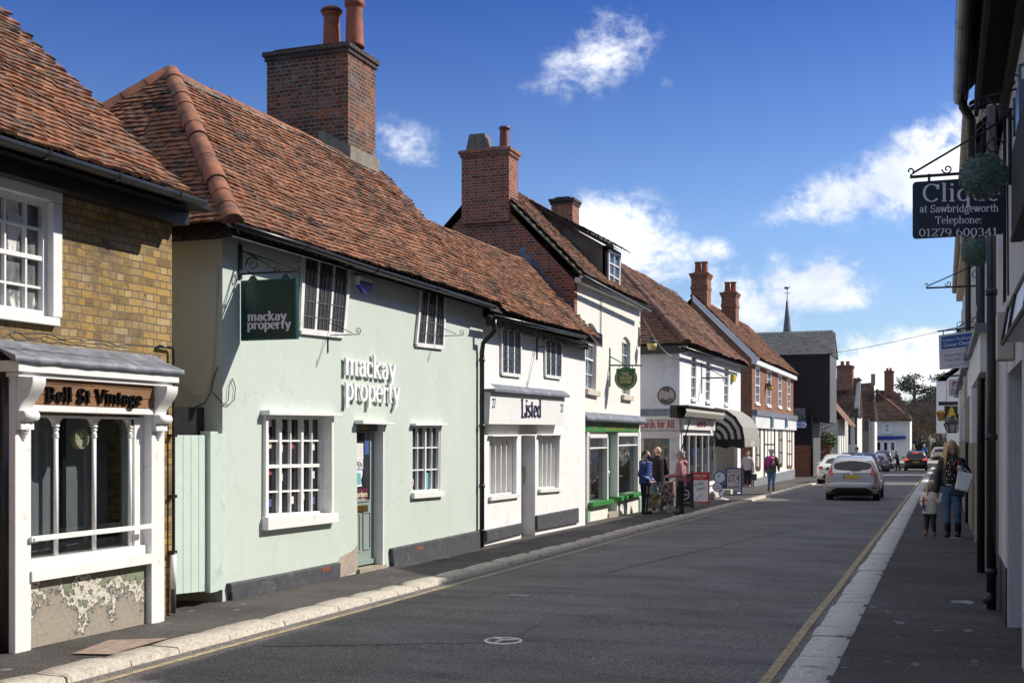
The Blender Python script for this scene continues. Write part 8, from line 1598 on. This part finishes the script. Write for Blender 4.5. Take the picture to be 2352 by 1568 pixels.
def person(label, pos, rotz, H, arms, legs, top, bottom, shoes, hair, hairm, build=1., head_turn=0, coat=(.52,.80), group='people in the street', bald=False, quilt=False, lean=0, vox=.011, mask=None, hood=None, head_tilt=0, collar=None, puff=1., skinm=None):
    """faces -y. arms: {+1/-1: (elbow, wrist)}, legs: {+1/-1: (knee, ankle)} as fractions of H; +1 = the person's left"""
    T = thing('person', label, 'person', pos, rotz, group); h = H; sk = skinm or SKIN; V = lambda x, y, z: Vector((x*h, y*h, z*h)); bw = build
    def ln(p): return p+Vector((0, -lean*max(0,p.z-.5*h), 0))
    sh = {s: ln(V(s*.098*bw,0,.798)) for s in (1,-1)}; hip = {s: V(s*.05*bw,0,.50) for s in (1,-1)}
    hc = ln(V(0,-.012-.02*abs(head_tilt),.928)); Rh = Matrix.Rotation(head_turn, 3, 'Z') @ Matrix.Rotation(head_tilt, 3, 'X'); HP = lambda x, y, z: hc+Rh @ V(x,y,z)
    b = MB()                                                         # body: one continuous skin
    b.ball(hc, .062*h, 16, sq=(.82,1.0,1.12)); capsule(b, HP(0,-.018,-.03), HP(0,-.030,-.048), .042*h, .024*h); capsule(b, ln(V(0,.010,.80)), HP(0,.012,-.03), .038*h, .035*h); b.ball(HP(0,.022,.0), .056*h, 14, sq=(.9,.9,1.0))
    capsule(b, HP(0,-.058,.008), HP(0,-.070,-.018), .006*h, .0095*h, 8)
    for s in (1,-1): capsule(b, HP(s*.052,.006,-.012), HP(s*.054,.008,.012), .008*h, .010*h, 8)
    stack(b, [(r[0]*h, r[1]*h*bw, r[2]*h*bw, 0, -lean*max(0,r[0]-.5)*h) for r in ((.47,.075,.06),(.52,.085,.062),(.60,.072,.055),(.70,.085,.06),(.78,.095,.055),(.82,.06,.04))])
    wr_ = {}
    for s in (1,-1):
        e, w = [ln(V(*q)) if lean else V(*q) for q in arms[s]]; capsule(b, sh[s], e, .032*h, .025*h); capsule(b, e, w, .025*h, .017*h); wr_[s] = w
        d = (w-e).normalized(); side = d.cross(Vector((0,1,0))); side = (side if side.length > .2 else d.cross(Vector((0,0,1)))).normalized(); pal = d.cross(side).normalized(); pc = w+d*.028*h
        capsule(b, w, pc+d*.012*h, .016*h, .018*h, 10)
        for k in range(4): o = pc+side*(k-1.5)*.0105*h+d*.018*h; l = (.030,.036,.034,.026)[k]*h; m_ = o+d*l*.6+pal*l*.15; capsule(b, o, m_, .0058*h, .0054*h, 8); capsule(b, m_, m_+d*l*.35+pal*l*.35, .0054*h, .0046*h, 8)
        o = w+d*.016*h-side*.016*h; capsule(b, o, o-side*.012*h+d*.022*h+pal*.01*h, .0065*h, .0055*h, 8)
        kn, an = [V(*q) for q in legs[s]]; capsule(b, hip[s], kn, .052*h*bw, .034*h); capsule(b, kn, an, .033*h, .02*h); capsule(b, an, an+V(0,-.07,-.025), .02*h, .018*h)
    fuse(b, 'body', sk, T, vox*.75, 3)
    b = MB()                                                         # trousers
    stack(b, [(.475*h,.075*h*bw,.066*h*bw,0,0),(.53*h,.086*h*bw,.07*h*bw,0,0),(.58*h,.080*h*bw,.064*h*bw,0,0)])
    for s in (1,-1): kn, an = [V(*q) for q in legs[s]]; capsule(b, hip[s], kn, .058*h*bw, .041*h*bw**.5); capsule(b, kn, an+V(0,0,.05 if shoes is BOOTB else -.002), .040*h*bw**.5, .031*h)
    fuse(b, 'trousers', bottom, T, vox, 4, (.012,.05))
    for s in (1,-1):
        kn, an = [V(*q) for q in legs[s]]; b = MB(); capsule(b, an+V(0,0,.03)+(kn-an).normalized()*(.06*h if shoes is BOOTB else 0), an, .037*h, .032*h); capsule(b, an+V(0,.01,-.018), an+V(0,-.085,-.024), .031*h, .026*h); stack(b, [(an.z-.047*h,.026*h,.066*h,an.x,an.y-.035*h),(an.z-.036*h,.028*h,.068*h,an.x,an.y-.035*h)]); fuse(b, 'shoe', shoes, T, vox*.8, 2)
    if coat:
        z0, z1 = coat; b = MB(); pf_ = puff
        stack(b, [(r[0]*h, r[1]*h*bw*pf_, r[2]*h*bw*pf_, 0, -lean*max(0,r[0]-.5)*h) for r in ((z0,.098,.080),(z0+.02,.100,.082),((z0+z1)/2,.096,.078),(.72,.104,.076),(.79,.100,.064),(.825,.072,.05),(.84,.045,.042))])
        for s in (1,-1):
            e, w = [ln(V(*q)) if lean else V(*q) for q in arms[s]]; capsule(b, sh[s]+V(-s*.01,0,-.012), e, .048*h*pf_, .041*h*pf_); capsule(b, e, w-(w-e).normalized()*.008*h, .040*h*pf_, .031*h*pf_)
        if quilt:
            for k in range(9):
                zz = z0+.02+k*.038
                if zz < .80: stack(b, [(zz*h,.103*h*bw,.080*h*bw,0,0),((zz+.016)*h,.1085*h*bw,.0865*h*bw,0,0),((zz+.032)*h,.103*h*bw,.080*h*bw,0,0)])
        if collar: 
            b.lathe([(.045*h,0),(.048*h,.02*h),(.042*h,.035*h)], ln(V(0,.004,.825)), 14)
        fuse(b, 'jacket', top, T, vox, 4, (.016,.07))
        if hood: b = MB(); b.ball(ln(V(0,.062,.815)), .06*h, 12, sq=(1.15,.75,.7)); fuse(b, 'hood', top, T, vox, 3)
    if hair and not bald: hair(T, h, HP, hairm, vox)
    for s in (1,-1): b = MB(); b.ball(HP(s*.023,-.0555,.008), .0075*h, 8, sq=(1.2,.6,.7)); b.build('eye', mat('eye_dark', (.03,.022,.02), .2), T, local=True)
    for s in (1,-1): b = MB(); capsule(b, HP(s*.013,-.058,.021), HP(s*.033,-.052,.021), .0028*h, .0022*h, 6); b.build('eyebrow', hairm or HAIRG, T, local=True)
    if mask: b = MB(); capsule(b, HP(0,-.045,-.028), HP(0,-.052,-.042), .038*h, .030*h); fuse(b, 'face_mask', mask, T, vox*.8, 3)
    else: b = MB(); capsule(b, HP(-.012,-.0635,-.034), HP(.012,-.0635,-.034), .0042*h, .0042*h, 6); b.build('mouth', LIPS, T, local=True)
    return T, V, HP, wr_
def hair_short(T, h, HP, m, vox):
    b = MB(); b.ball(HP(0,.012,.016), .066*h, 14, sq=(.86,.98,1.06)); b2 = b.v
    b.v = [v if (v-HP(0,-.07,-.02)).length > .058*h else v+(HP(0,.02,.03)-v)*.5 for v in b.v]
    rnd = random.Random(3)
    for k in range(14): a = rnd.uniform(0,2*pi); b.ball(HP(.045*cos(a),.02+.04*sin(a),.035+.02*rnd.random()), .026*h, 8)
    b.ball(HP(0,.045,-.02), .045*h, 10, sq=(1.05,.8,1)); fuse(b, 'hair', m, T, vox*.9, 3, (.012,.02))
def hair_tied(T, h, HP, m, vox):
    b = MB(); b.ball(HP(0,.014,.018), .064*h, 14, sq=(.86,.98,1.04)); b.v = [v if (v-HP(0,-.07,-.02)).length > .06*h else v+(HP(0,.02,.03)-v)*.5 for v in b.v]; b.ball(HP(0,.072,.0), .026*h, 10); capsule(b, HP(0,.08,-.0), HP(0,.088,-.05), .018*h, .012*h); fuse(b, 'hair', m, T, vox*.9, 3, (.006,.02))
def hair_bob(T, h, HP, m, vox):
    hair_short(T, h, HP, m, vox)
def hair_long(T, h, HP, m, vox):
    b = MB(); b.ball(HP(0,.012,.018), .067*h, 16, sq=(.88,.98,1.05)); b.v = [v if (v-HP(0,-.075,-.015)).length > .058*h else v+(HP(0,.02,.03)-v)*.5 for v in b.v]; rnd = random.Random(8)
    for s in (1,-1):
        for k in range(9):
            y = -.030+.012*k; a0 = HP(s*.046,y*.9,.03); a1 = HP(s*(.060-.002*k),y-.006,-.04); a2 = HP(s*(.062+.012*rnd.random()),y-.012-.02*(k<4),-.12-.015*rnd.random()); capsule(b, a0, a1, .017*h, .016*h, 8); capsule(b, a1, a2, .016*h, .008*h, 8)
            a3 = a2+Vector((s*.004*h,-.004*h,-(.03+.03*rnd.random())*h)); capsule(b, a2, a3, .009*h, .003*h, 6)
    for k in range(7): x = (k-3)*.016; capsule(b, HP(x,.055,.0), HP(x*1.1,.066,-.13), .018*h, .008*h, 8)
    fuse(b, 'hair', m, T, .008, 2, (.006,.02))
SL0 = {1: ((.055,.0,.27),(.057,.012,.048)), -1: ((-.055,.0,.27),(-.057,.012,.048))}
def gp(x, y): p = PG(x, y, .0); k = PG(x, y, .04 if p.x < -3 else .14); return k.x, k.y, pave_z(k.y, k.x)
# woman in jeans walking towards the camera with a toddler
m_, nt, bb = nodes('leopard_print'); vo = nt.nodes.new('ShaderNodeTexVoronoi'); vo.inputs['Scale'].default_value = 26; tc = nt.nodes.new('ShaderNodeTexCoord'); nt.links.new(tc.outputs['Object'], vo.inputs['Vector']); nt.links.new(ramp(nt, vo.outputs['Distance'], [(.24,(.66,.58,.52)),(.33,(.014,.012,.012))]), bb.inputs['Base Color']); bb.inputs['Roughness'].default_value = .9; LEO = m_
JEANS = mat('blue_denim', (.075,.135,.23), .85, .35, 5, .3, bscale=120); PUFFB = mat('shiny_black_quilt', (.012,.012,.015), .35, .3, 9, .3); BOOTB = mat('black_leather', (.012,.012,.013), .35, .2)
x, y, z = gp(2186,1232)
WM, V, HP, wr_ = person('blonde woman in black jacket, leopard scarf and blue jeans leading a toddler', (x,y,z), -.08, 1.70, {1: ((.165,-.03,.655),(.10,-.14,.70)), -1: ((-.140,.01,.63),(-.15,-.03,.475))},
    {1: ((.060,-.03,.275),(.062,.015,.050)), -1: ((-.045,-.02,.27),(-.040,-.03,.048))}, PUFFB, JEANS, BOOTB, hair_long, HAIRB, 1.0, head_turn=.45, coat=(.53,.80), vox=.010, head_tilt=.30, puff=1.04)
h = 1.70; b = MB(); stack(b, [(.56*h,.055*h,.05*h,0,-.05*h),(.66*h,.058*h,.05*h,0,-.055*h),(.76*h,.06*h,.045*h,0,-.045*h),(.83*h,.062*h,.055*h,0,-.01*h),(.865*h,.055*h,.05*h,0,-.006*h)]); fuse(b, 'leopard_scarf', LEO, WM, .012, 3, (.02,.05))
b = MB(); stack(b, [(.535*h,.08*h,.07*h,.0,-.02*h),(.56*h,.075*h,.068*h,.0,-.022*h)]); fuse(b, 'top_hem', mat('pale_knit', (.45,.42,.42), .9), WM, .012, 2)
RW = Matrix.Translation((x,y,z)) @ Matrix.Rotation(-.08,4,'Z'); L2W = lambda p: RW @ Vector(p)
hand = L2W(wr_[1]+Vector((-.015,-.055,.02)))
t = thing('coffee_cup', 'white paper coffee cup held by the woman in jeans', 'cup', hand); b = MB(); b.lathe([(.030,-.06),(.040,.05)], hand, 18); b.build('cup', WHITE, t); b = MB(); b.lathe([(.043,.05),(.042,.06),(.036,.068)], hand, 18); b.build('lid', mat('cup_lid', (.6,.6,.6), .4), t)
def bag_mesh(T, c, w, d, hgt, m, rot=0, name='bag_body', wav=.012, top=1.0):
    b = MB(); rows = []; n = 20
    for k in range(9):
        q = k/8; ww, dd = w*(.86+.14*q)*top, d*(1-.35*q); row = []
        for i in range(n): a = 2*pi*i/n; sx, sy = (abs(cos(a))**.35)*(1 if cos(a) > 0 else -1), (abs(sin(a))**.35)*(1 if sin(a) > 0 else -1); p = Vector((sx*ww/2, sy*dd/2, -hgt+hgt*q)); nz = noise.noise(p*9+Vector((c[0],0,0)))*wav; p.x += nz; p.y += nz*1.3; row.append(Vector(c)+Matrix.Rotation(rot,3,'Y') @ p)
        rows.append(row)
    b.grid(rows, 0, True, True, True); return b.build(name, m, T)
c = L2W(wr_[1]+Vector((.09,-.03,-.03))); t = thing('carrier_bag', 'white carrier bag hanging from the arm of the woman in jeans', 'bag', c); bag_mesh(t, c, .27, .13, .33, mat('white_carrier', (.80,.81,.84), .45, .05, 3), .22); b = MB(); b.tube([c+Vector((-.08,-.03,-.02)),c+Vector((-.04,.0,.07)),c+Vector((.05,-.03,-.0))], .009, 6); b.build('handle', MATS['white_carrier'], t)
c = L2W((.135,-.10,.56*h)); t = thing('shoulder_bag', 'black leather shoulder bag at the hip of the woman in jeans', 'bag', c); bag_mesh(t, c, .26, .12, .22, BOOTB, .15); b = MB(); b.tube([c+Vector((-.1,0,-.02)),c+Vector((-.05,.02,.2)),L2W((.07,-.1,.80*h))], .012, 6); b.build('strap', BOOTB, t)
b = MB(); b.tube([L2W((.115,-.10,.80*h)),L2W((.125,-.115,.72*h)),L2W((.12,-.11,.66*h))], .022, 6); o = b.build('red_strap', mat('red_webbing', (.45,.02,.03), .7), WM)
x, y, z = gp(2136,1230); PUFFC = mat('cream_quilt', (.74,.69,.60), .7, .08, 5, .3); hand_w = L2W(wr_[-1])
CHD, V, HP, wr_ = person('toddler in a cream padded coat and tan boots holding the hand of the woman', (x,y,z), -.35, .95, {1: ((.19,-.03,.66),(.24,-.03,.80)), -1: ((-.15,-.02,.63),(-.07,-.12,.57))}, {1: ((.075,-.03,.22),(.085,.01,.06)), -1: ((-.06,0,.22),(-.07,-.02,.06))}, PUFFC, mat('dark_toddler_trousers', (.03,.03,.032), .8), mat('tan_boot', (.32,.20,.08), .7), hair_long, mat('toddler_blonde_hair', (.52,.35,.16), .5, .35, 26, .5), 1.28, head_turn=.75, coat=(.42,.80), vox=.009, puff=1.12)
RC = Matrix.Translation((x,y,z)) @ Matrix.Rotation(-.35,4,'Z'); c = RC @ (wr_[-1]+Vector((0,-.045,.02))); t = thing('toy_figure', 'red and blue toy figure in the hand of the toddler', 'toy', c)
b = MB(); capsule(b, c, c+Vector((.01,0,.09)), .018, .02); b.ball(c+Vector((.012,0,.125)), .022, 8); capsule(b, c+Vector((0,0,.08)), c+Vector((-.07,0,.05)), .011, .009); capsule(b, c+Vector((.02,0,.08)), c+Vector((.07,0,.1)), .011, .009); b.build('toy_body', mat('toy_red', (.5,.02,.03), .5), t)
b = MB(); capsule(b, c, c+Vector((-.02,0,-.12)), .016, .012); capsule(b, c+Vector((.015,0,0)), c+Vector((.03,0,-.11)), .016, .012); b.build('toy_legs', mat('toy_blue', (.02,.05,.35), .5), t)
# three people talking outside the gift shop
x, y, z = gp(1483,1179); NAVYQ = mat('navy_quilt', (.03,.055,.22), .4, .25, 6, .3)
person('woman in a navy quilted jacket and dark trousers wearing a face mask, facing right', (x,y,z), pi/2-.15, 1.62, {1: ((.125,.03,.62),(.08,-.09,.53)), -1: ((-.13,.04,.62),(-.085,-.09,.535))}, SL0, NAVYQ, mat('dark_navy_trousers', (.012,.014,.028), .85), mat('dark_brown_shoe', (.02,.015,.014), .6), hair_tied, HAIRD, 1.22, head_turn=-.15, coat=(.47,.80), quilt=True, mask=mat('navy_mask', (.012,.02,.10), .7), hood=True)
x, y, z = gp(1511,1171)
MAN, V, HP, wr_ = person('bald man seen from behind in a dark maroon jacket, carrying a paper bag', (x,y,z), pi+.35, 1.74, {1: ((.145,.02,.62),(.13,-.01,.46)), -1: ((-.14,.0,.62),(-.15,-.01,.46))}, SL0, cloth('dark_maroon_jacket', (.022,.010,.014)), mat('faded_jeans', (.10,.15,.22), .85, .3, 5), mat('blue_grey_shoe', (.05,.06,.09), .7), None, HAIRG, 1.1, coat=(.46,.80), bald=True, collar=True)
RMn = Matrix.Translation((x,y,z)) @ Matrix.Rotation(pi+.35,4,'Z'); c = RMn @ (wr_[-1]+Vector((0,-.02,-.13))); t = thing('paper_bag', 'brown paper carrier bag in the hand of the bald man', 'bag', c); bag_mesh(t, c, .30, .12, .36, mat('brown_paper', (.36,.20,.08), .8, .1, 6), -.3); b = MB(); b.tube([c+Vector((-.07,0,-.02)),c+Vector((-.03,0,.12)),c+Vector((.05,0,.12)),c+Vector((.07,0,-.02))], .007, 5); b.build('handle', MATS['brown_paper'], t)
m_, nt, bb = nodes('floral_print'); vo = nt.nodes.new('ShaderNodeTexVoronoi'); vo.inputs['Scale'].default_value = 16; tc = nt.nodes.new('ShaderNodeTexCoord'); nt.links.new(tc.outputs['Object'], vo.inputs['Vector']); s_ = nt.nodes.new('ShaderNodeSeparateColor'); nt.links.new(vo.outputs['Color'], s_.inputs[0]); nt.links.new(ramp(nt, s_.outputs[0], [(.1,(.03,.06,.02)),(.9,(.35,.28,.16)),(.3,(.12,.2,.12)),(.5,(.3,.05,.08)),(.7,(.4,.35,.12))]), bb.inputs['Base Color']); bb.inputs['Roughness'].default_value = .8; FLO = m_
m_, nt, bb = nodes('pink_floral_print'); vo = nt.nodes.new('ShaderNodeTexVoronoi'); vo.inputs['Scale'].default_value = 24; tc = nt.nodes.new('ShaderNodeTexCoord'); nt.links.new(tc.outputs['Object'], vo.inputs['Vector']); s_ = nt.nodes.new('ShaderNodeSeparateColor'); nt.links.new(vo.outputs['Color'], s_.inputs[0]); nt.links.new(ramp(nt, s_.outputs[0], [(.1,(.05,.04,.03)),(.9,(.50,.36,.32)),(.4,(.2,.13,.1)),(.65,(.35,.2,.17))]), bb.inputs['Base Color']); bb.inputs['Roughness'].default_value = .8; FLP = m_
x, y, z = gp(1506,1176); c = Vector((x,y-.15,z+.52)); t = thing('floral_tote', 'green floral tote bag between the woman in navy and the trolley', 'bag', c); bag_mesh(t, c, .34, .16, .40, FLO, 0); b = MB(); b.tube([c+Vector((-.1,0,-.02)),c+Vector((-.08,0,.2)),c+Vector((.06,0,.2)),c+Vector((.1,0,-.02))], .01, 6); b.build('handle', FLO, t)
x, y, z = gp(1564,1181)
PINK, V, HP, wr_ = person('grey haired woman in a dusty pink coat and black leggings, facing left', (x,y,z), -pi/2+.12, 1.60, {1: ((.125,.01,.63),(.09,-.17,.60)), -1: ((-.125,.01,.63),(-.07,-.17,.595))}, SL0, cloth('dusty_pink_coat', (.42,.18,.20)), mat('black_leggings', (.01,.01,.011), .8), BOOTB, hair_bob, HAIRG, 1.1, coat=(.44,.80), hood=True, collar=True)
RP = Matrix.Translation((x,y,z)) @ Matrix.Rotation(-pi/2+.12,4,'Z'); hnd = RP @ (wr_[-1]+Vector((0,-.06,-.01)))
x, y, z = gp(1531,1176); t = thing('shopping_trolley', 'floral wheeled shopping trolley held by the woman in pink', 'shopping trolley', (x,y,z)); c = Vector((x,y,z)); b = MB(); rows = []
for k in range(9):
    q = k/8; ww = .19*(1-.25*q); dd = .15*(1-.3*q); tilt = .10*q; row = []
    for i in range(16): a = 2*pi*i/16; row.append(c+Vector((math.copysign(abs(cos(a))**.5,cos(a))*ww+tilt-.02, math.copysign(abs(sin(a))**.5,sin(a))*dd, .18+.62*q)))
    rows.append(row)
b.grid(rows, 0, True, True, True); b.build('bag', FLP, t)
b = MB(); b.tube([c+Vector((.12,-.1,.1)),c+Vector((.20,-.1,.85)),hnd+Vector((-.02,-.08,0))], .012, 6); b.tube([c+Vector((.12,.1,.1)),c+Vector((.20,.1,.85)),hnd+Vector((-.02,.08,0))], .012, 6); b.tube([hnd+Vector((-.02,-.08,0)),hnd+Vector((-.02,.08,0))], .014, 6); b.tube([c+Vector((-.2,0,.18)),c+Vector((-.24,0,.02)),c+Vector((-.1,0,.03)),c+Vector((.1,0,.15))], .012, 6); b.build('frame', mat('trolley_steel', (.55,.55,.55), .3, .05, metal=.9), t)
for dy in (-.17,.17):
    w = MB(); cc_ = c+Vector((.10,dy,.10)); w.tube([cc_+Vector((.09*cos(2*pi*k/20),0,.09*sin(2*pi*k/20))) for k in range(21)], .015, 6); w.tube([cc_-Vector((0,.02,0)),cc_+Vector((0,.02,0))], .02, 8)
    for k in range(5): w.tube([cc_, cc_+Vector((.085*cos(k*1.257),0,.085*sin(k*1.257)))], .006, 4)
    w.build('wheel', mat('trolley_wheel', (.5,.48,.45), .6), t)
# woman in cream jacket, walker with a pink backpack
x, y, z = gp(1717,1117)
_, V, HP, wr_ = person('woman in a cream buttoned jacket and black trousers walking towards the camera', (x,y,z), .1, 1.62, {1: ((.15,.01,.63),(.165,-.03,.47)), -1: ((-.155,.04,.63),(-.20,.0,.49))}, {1: ((.05,-.02,.27),(.055,.02,.05)), -1: ((-.05,-.05,.28),(-.052,-.02,.05))}, cloth('cream_jacket', (.55,.47,.42)), mat('black_trousers', (.012,.011,.012), .8), mat('black_white_shoe', (.3,.3,.3), .6), hair_short, HAIRM, 1.12, coat=(.47,.80), collar=True, vox=.013)
RQ = Matrix.Translation((x,y,z)) @ Matrix.Rotation(.1,4,'Z'); c = RQ @ (wr_[1]+Vector((.02,0,-.16))); t = thing('handbag', 'black handbag swinging from the hand of the woman in cream', 'bag', c); bag_mesh(t, c, .26, .12, .28, BOOTB); b = MB(); b.tube([c+Vector((-.08,0,-.02)),c+Vector((0,0,.14)),c+Vector((.08,0,-.02))], .01, 6); b.build('handle', BOOTB, t)
x, y, z = gp(1772,1128)
_, V, HP, wr_ = person('walker seen from behind in a green coat and blue jeans with a pink rucksack', (x,y,z), pi-.1, 1.66, {1: ((.15,.0,.63),(.15,-.06,.49)), -1: ((-.16,.0,.64),(-.155,-.07,.52))}, {1: ((.05,-.02,.27),(.055,.02,.05)), -1: ((-.05,.02,.27),(-.055,.03,.05))}, cloth('olive_coat', (.07,.085,.035)), JEANS, mat('walking_boot', (.12,.08,.05), .8), hair_short, HAIRG, 1.15, coat=(.45,.80), collar=True, vox=.013)
RB = Matrix.Translation((x,y,z)) @ Matrix.Rotation(pi-.1,4,'Z'); h = 1.66; c = RB @ Vector((0,.155,.69*h)); t = thing('rucksack', 'bright pink and grey rucksack on the back of the walker in green', 'rucksack', c)
b = MB(); b.ball(c, .17, 14, sq=(.95,.62,1.35)); fuse_ = b.build('pack', mat('dark_grey_pack', (.07,.06,.07), .7), t); b = MB(); b.ball(c+Vector((0,-.02,.13)), .15, 14, sq=(1,.72,.75)); b.ball(c+Vector((.09,-.05,-.06)), .07, 10, sq=(.8,.8,1.6)); b.ball(c+Vector((-.09,-.05,-.06)), .07, 10, sq=(.8,.8,1.6)); b.build('pink_pocket', mat('magenta_nylon', (.50,.02,.22), .5), t)
b = MB(); capsule(b, RB @ Vector((.16*1.0*h*.95,.03,.70*h)), RB @ Vector((.155*h,-.03,.52*h)), .062, .055); b.build('pink_sleeve', MATS['magenta_nylon'], t)
# man by the parked cars, and three people half hidden behind cars
px_, py_ = at(2062, 99); z = road_z(py_)
person('grey haired man in a long black coat stepping between cars in the road', (px_,py_,z), -pi/2, 1.72, {1: ((.125,-.03,.63),(.09,-.18,.60)), -1: ((-.125,0,.62),(-.11,-.06,.47))}, {1: ((.05,-.07,.28),(.05,-.05,.05)), -1: ((-.05,.04,.27),(-.05,.11,.06))}, cloth('black_overcoat', (.012,.012,.013)), MATS['black_trousers'], BOOTB, hair_short, HAIRG, 1.05, coat=(.36,.80), vox=.02, lean=.18)
for (xx, D, lab, tp_, hm, rz) in ((1968,80,'dark haired person visible above the roof of the parked estate car',(.25,.22,.16),HAIRD,-1.2),(2098,118,'balding person in a tan jacket crossing beyond the braking car',(.30,.22,.18),HAIRG,-1.),(2123,120,'person in a blue jacket and white cap beyond the braking car',(.04,.10,.30),mat('white_cap', (.6,.6,.6), .7),2.5)):
    px_, py_ = at(xx, D); person(lab, (px_,py_,road_z(py_)+(.56 if D > 100 else .0)), rz, 1.74 if D > 100 else 1.9, {1: ((.13,0,.63),(.14,-.05,.50)), -1: ((-.13,0,.63),(-.10,-.16,.62))}, SL0, cloth('jacket_%d'%xx, tp_), MATS['black_trousers'], BOOTB, hair_short, hm, 1.1, coat=(.47,.80), vox=.022)
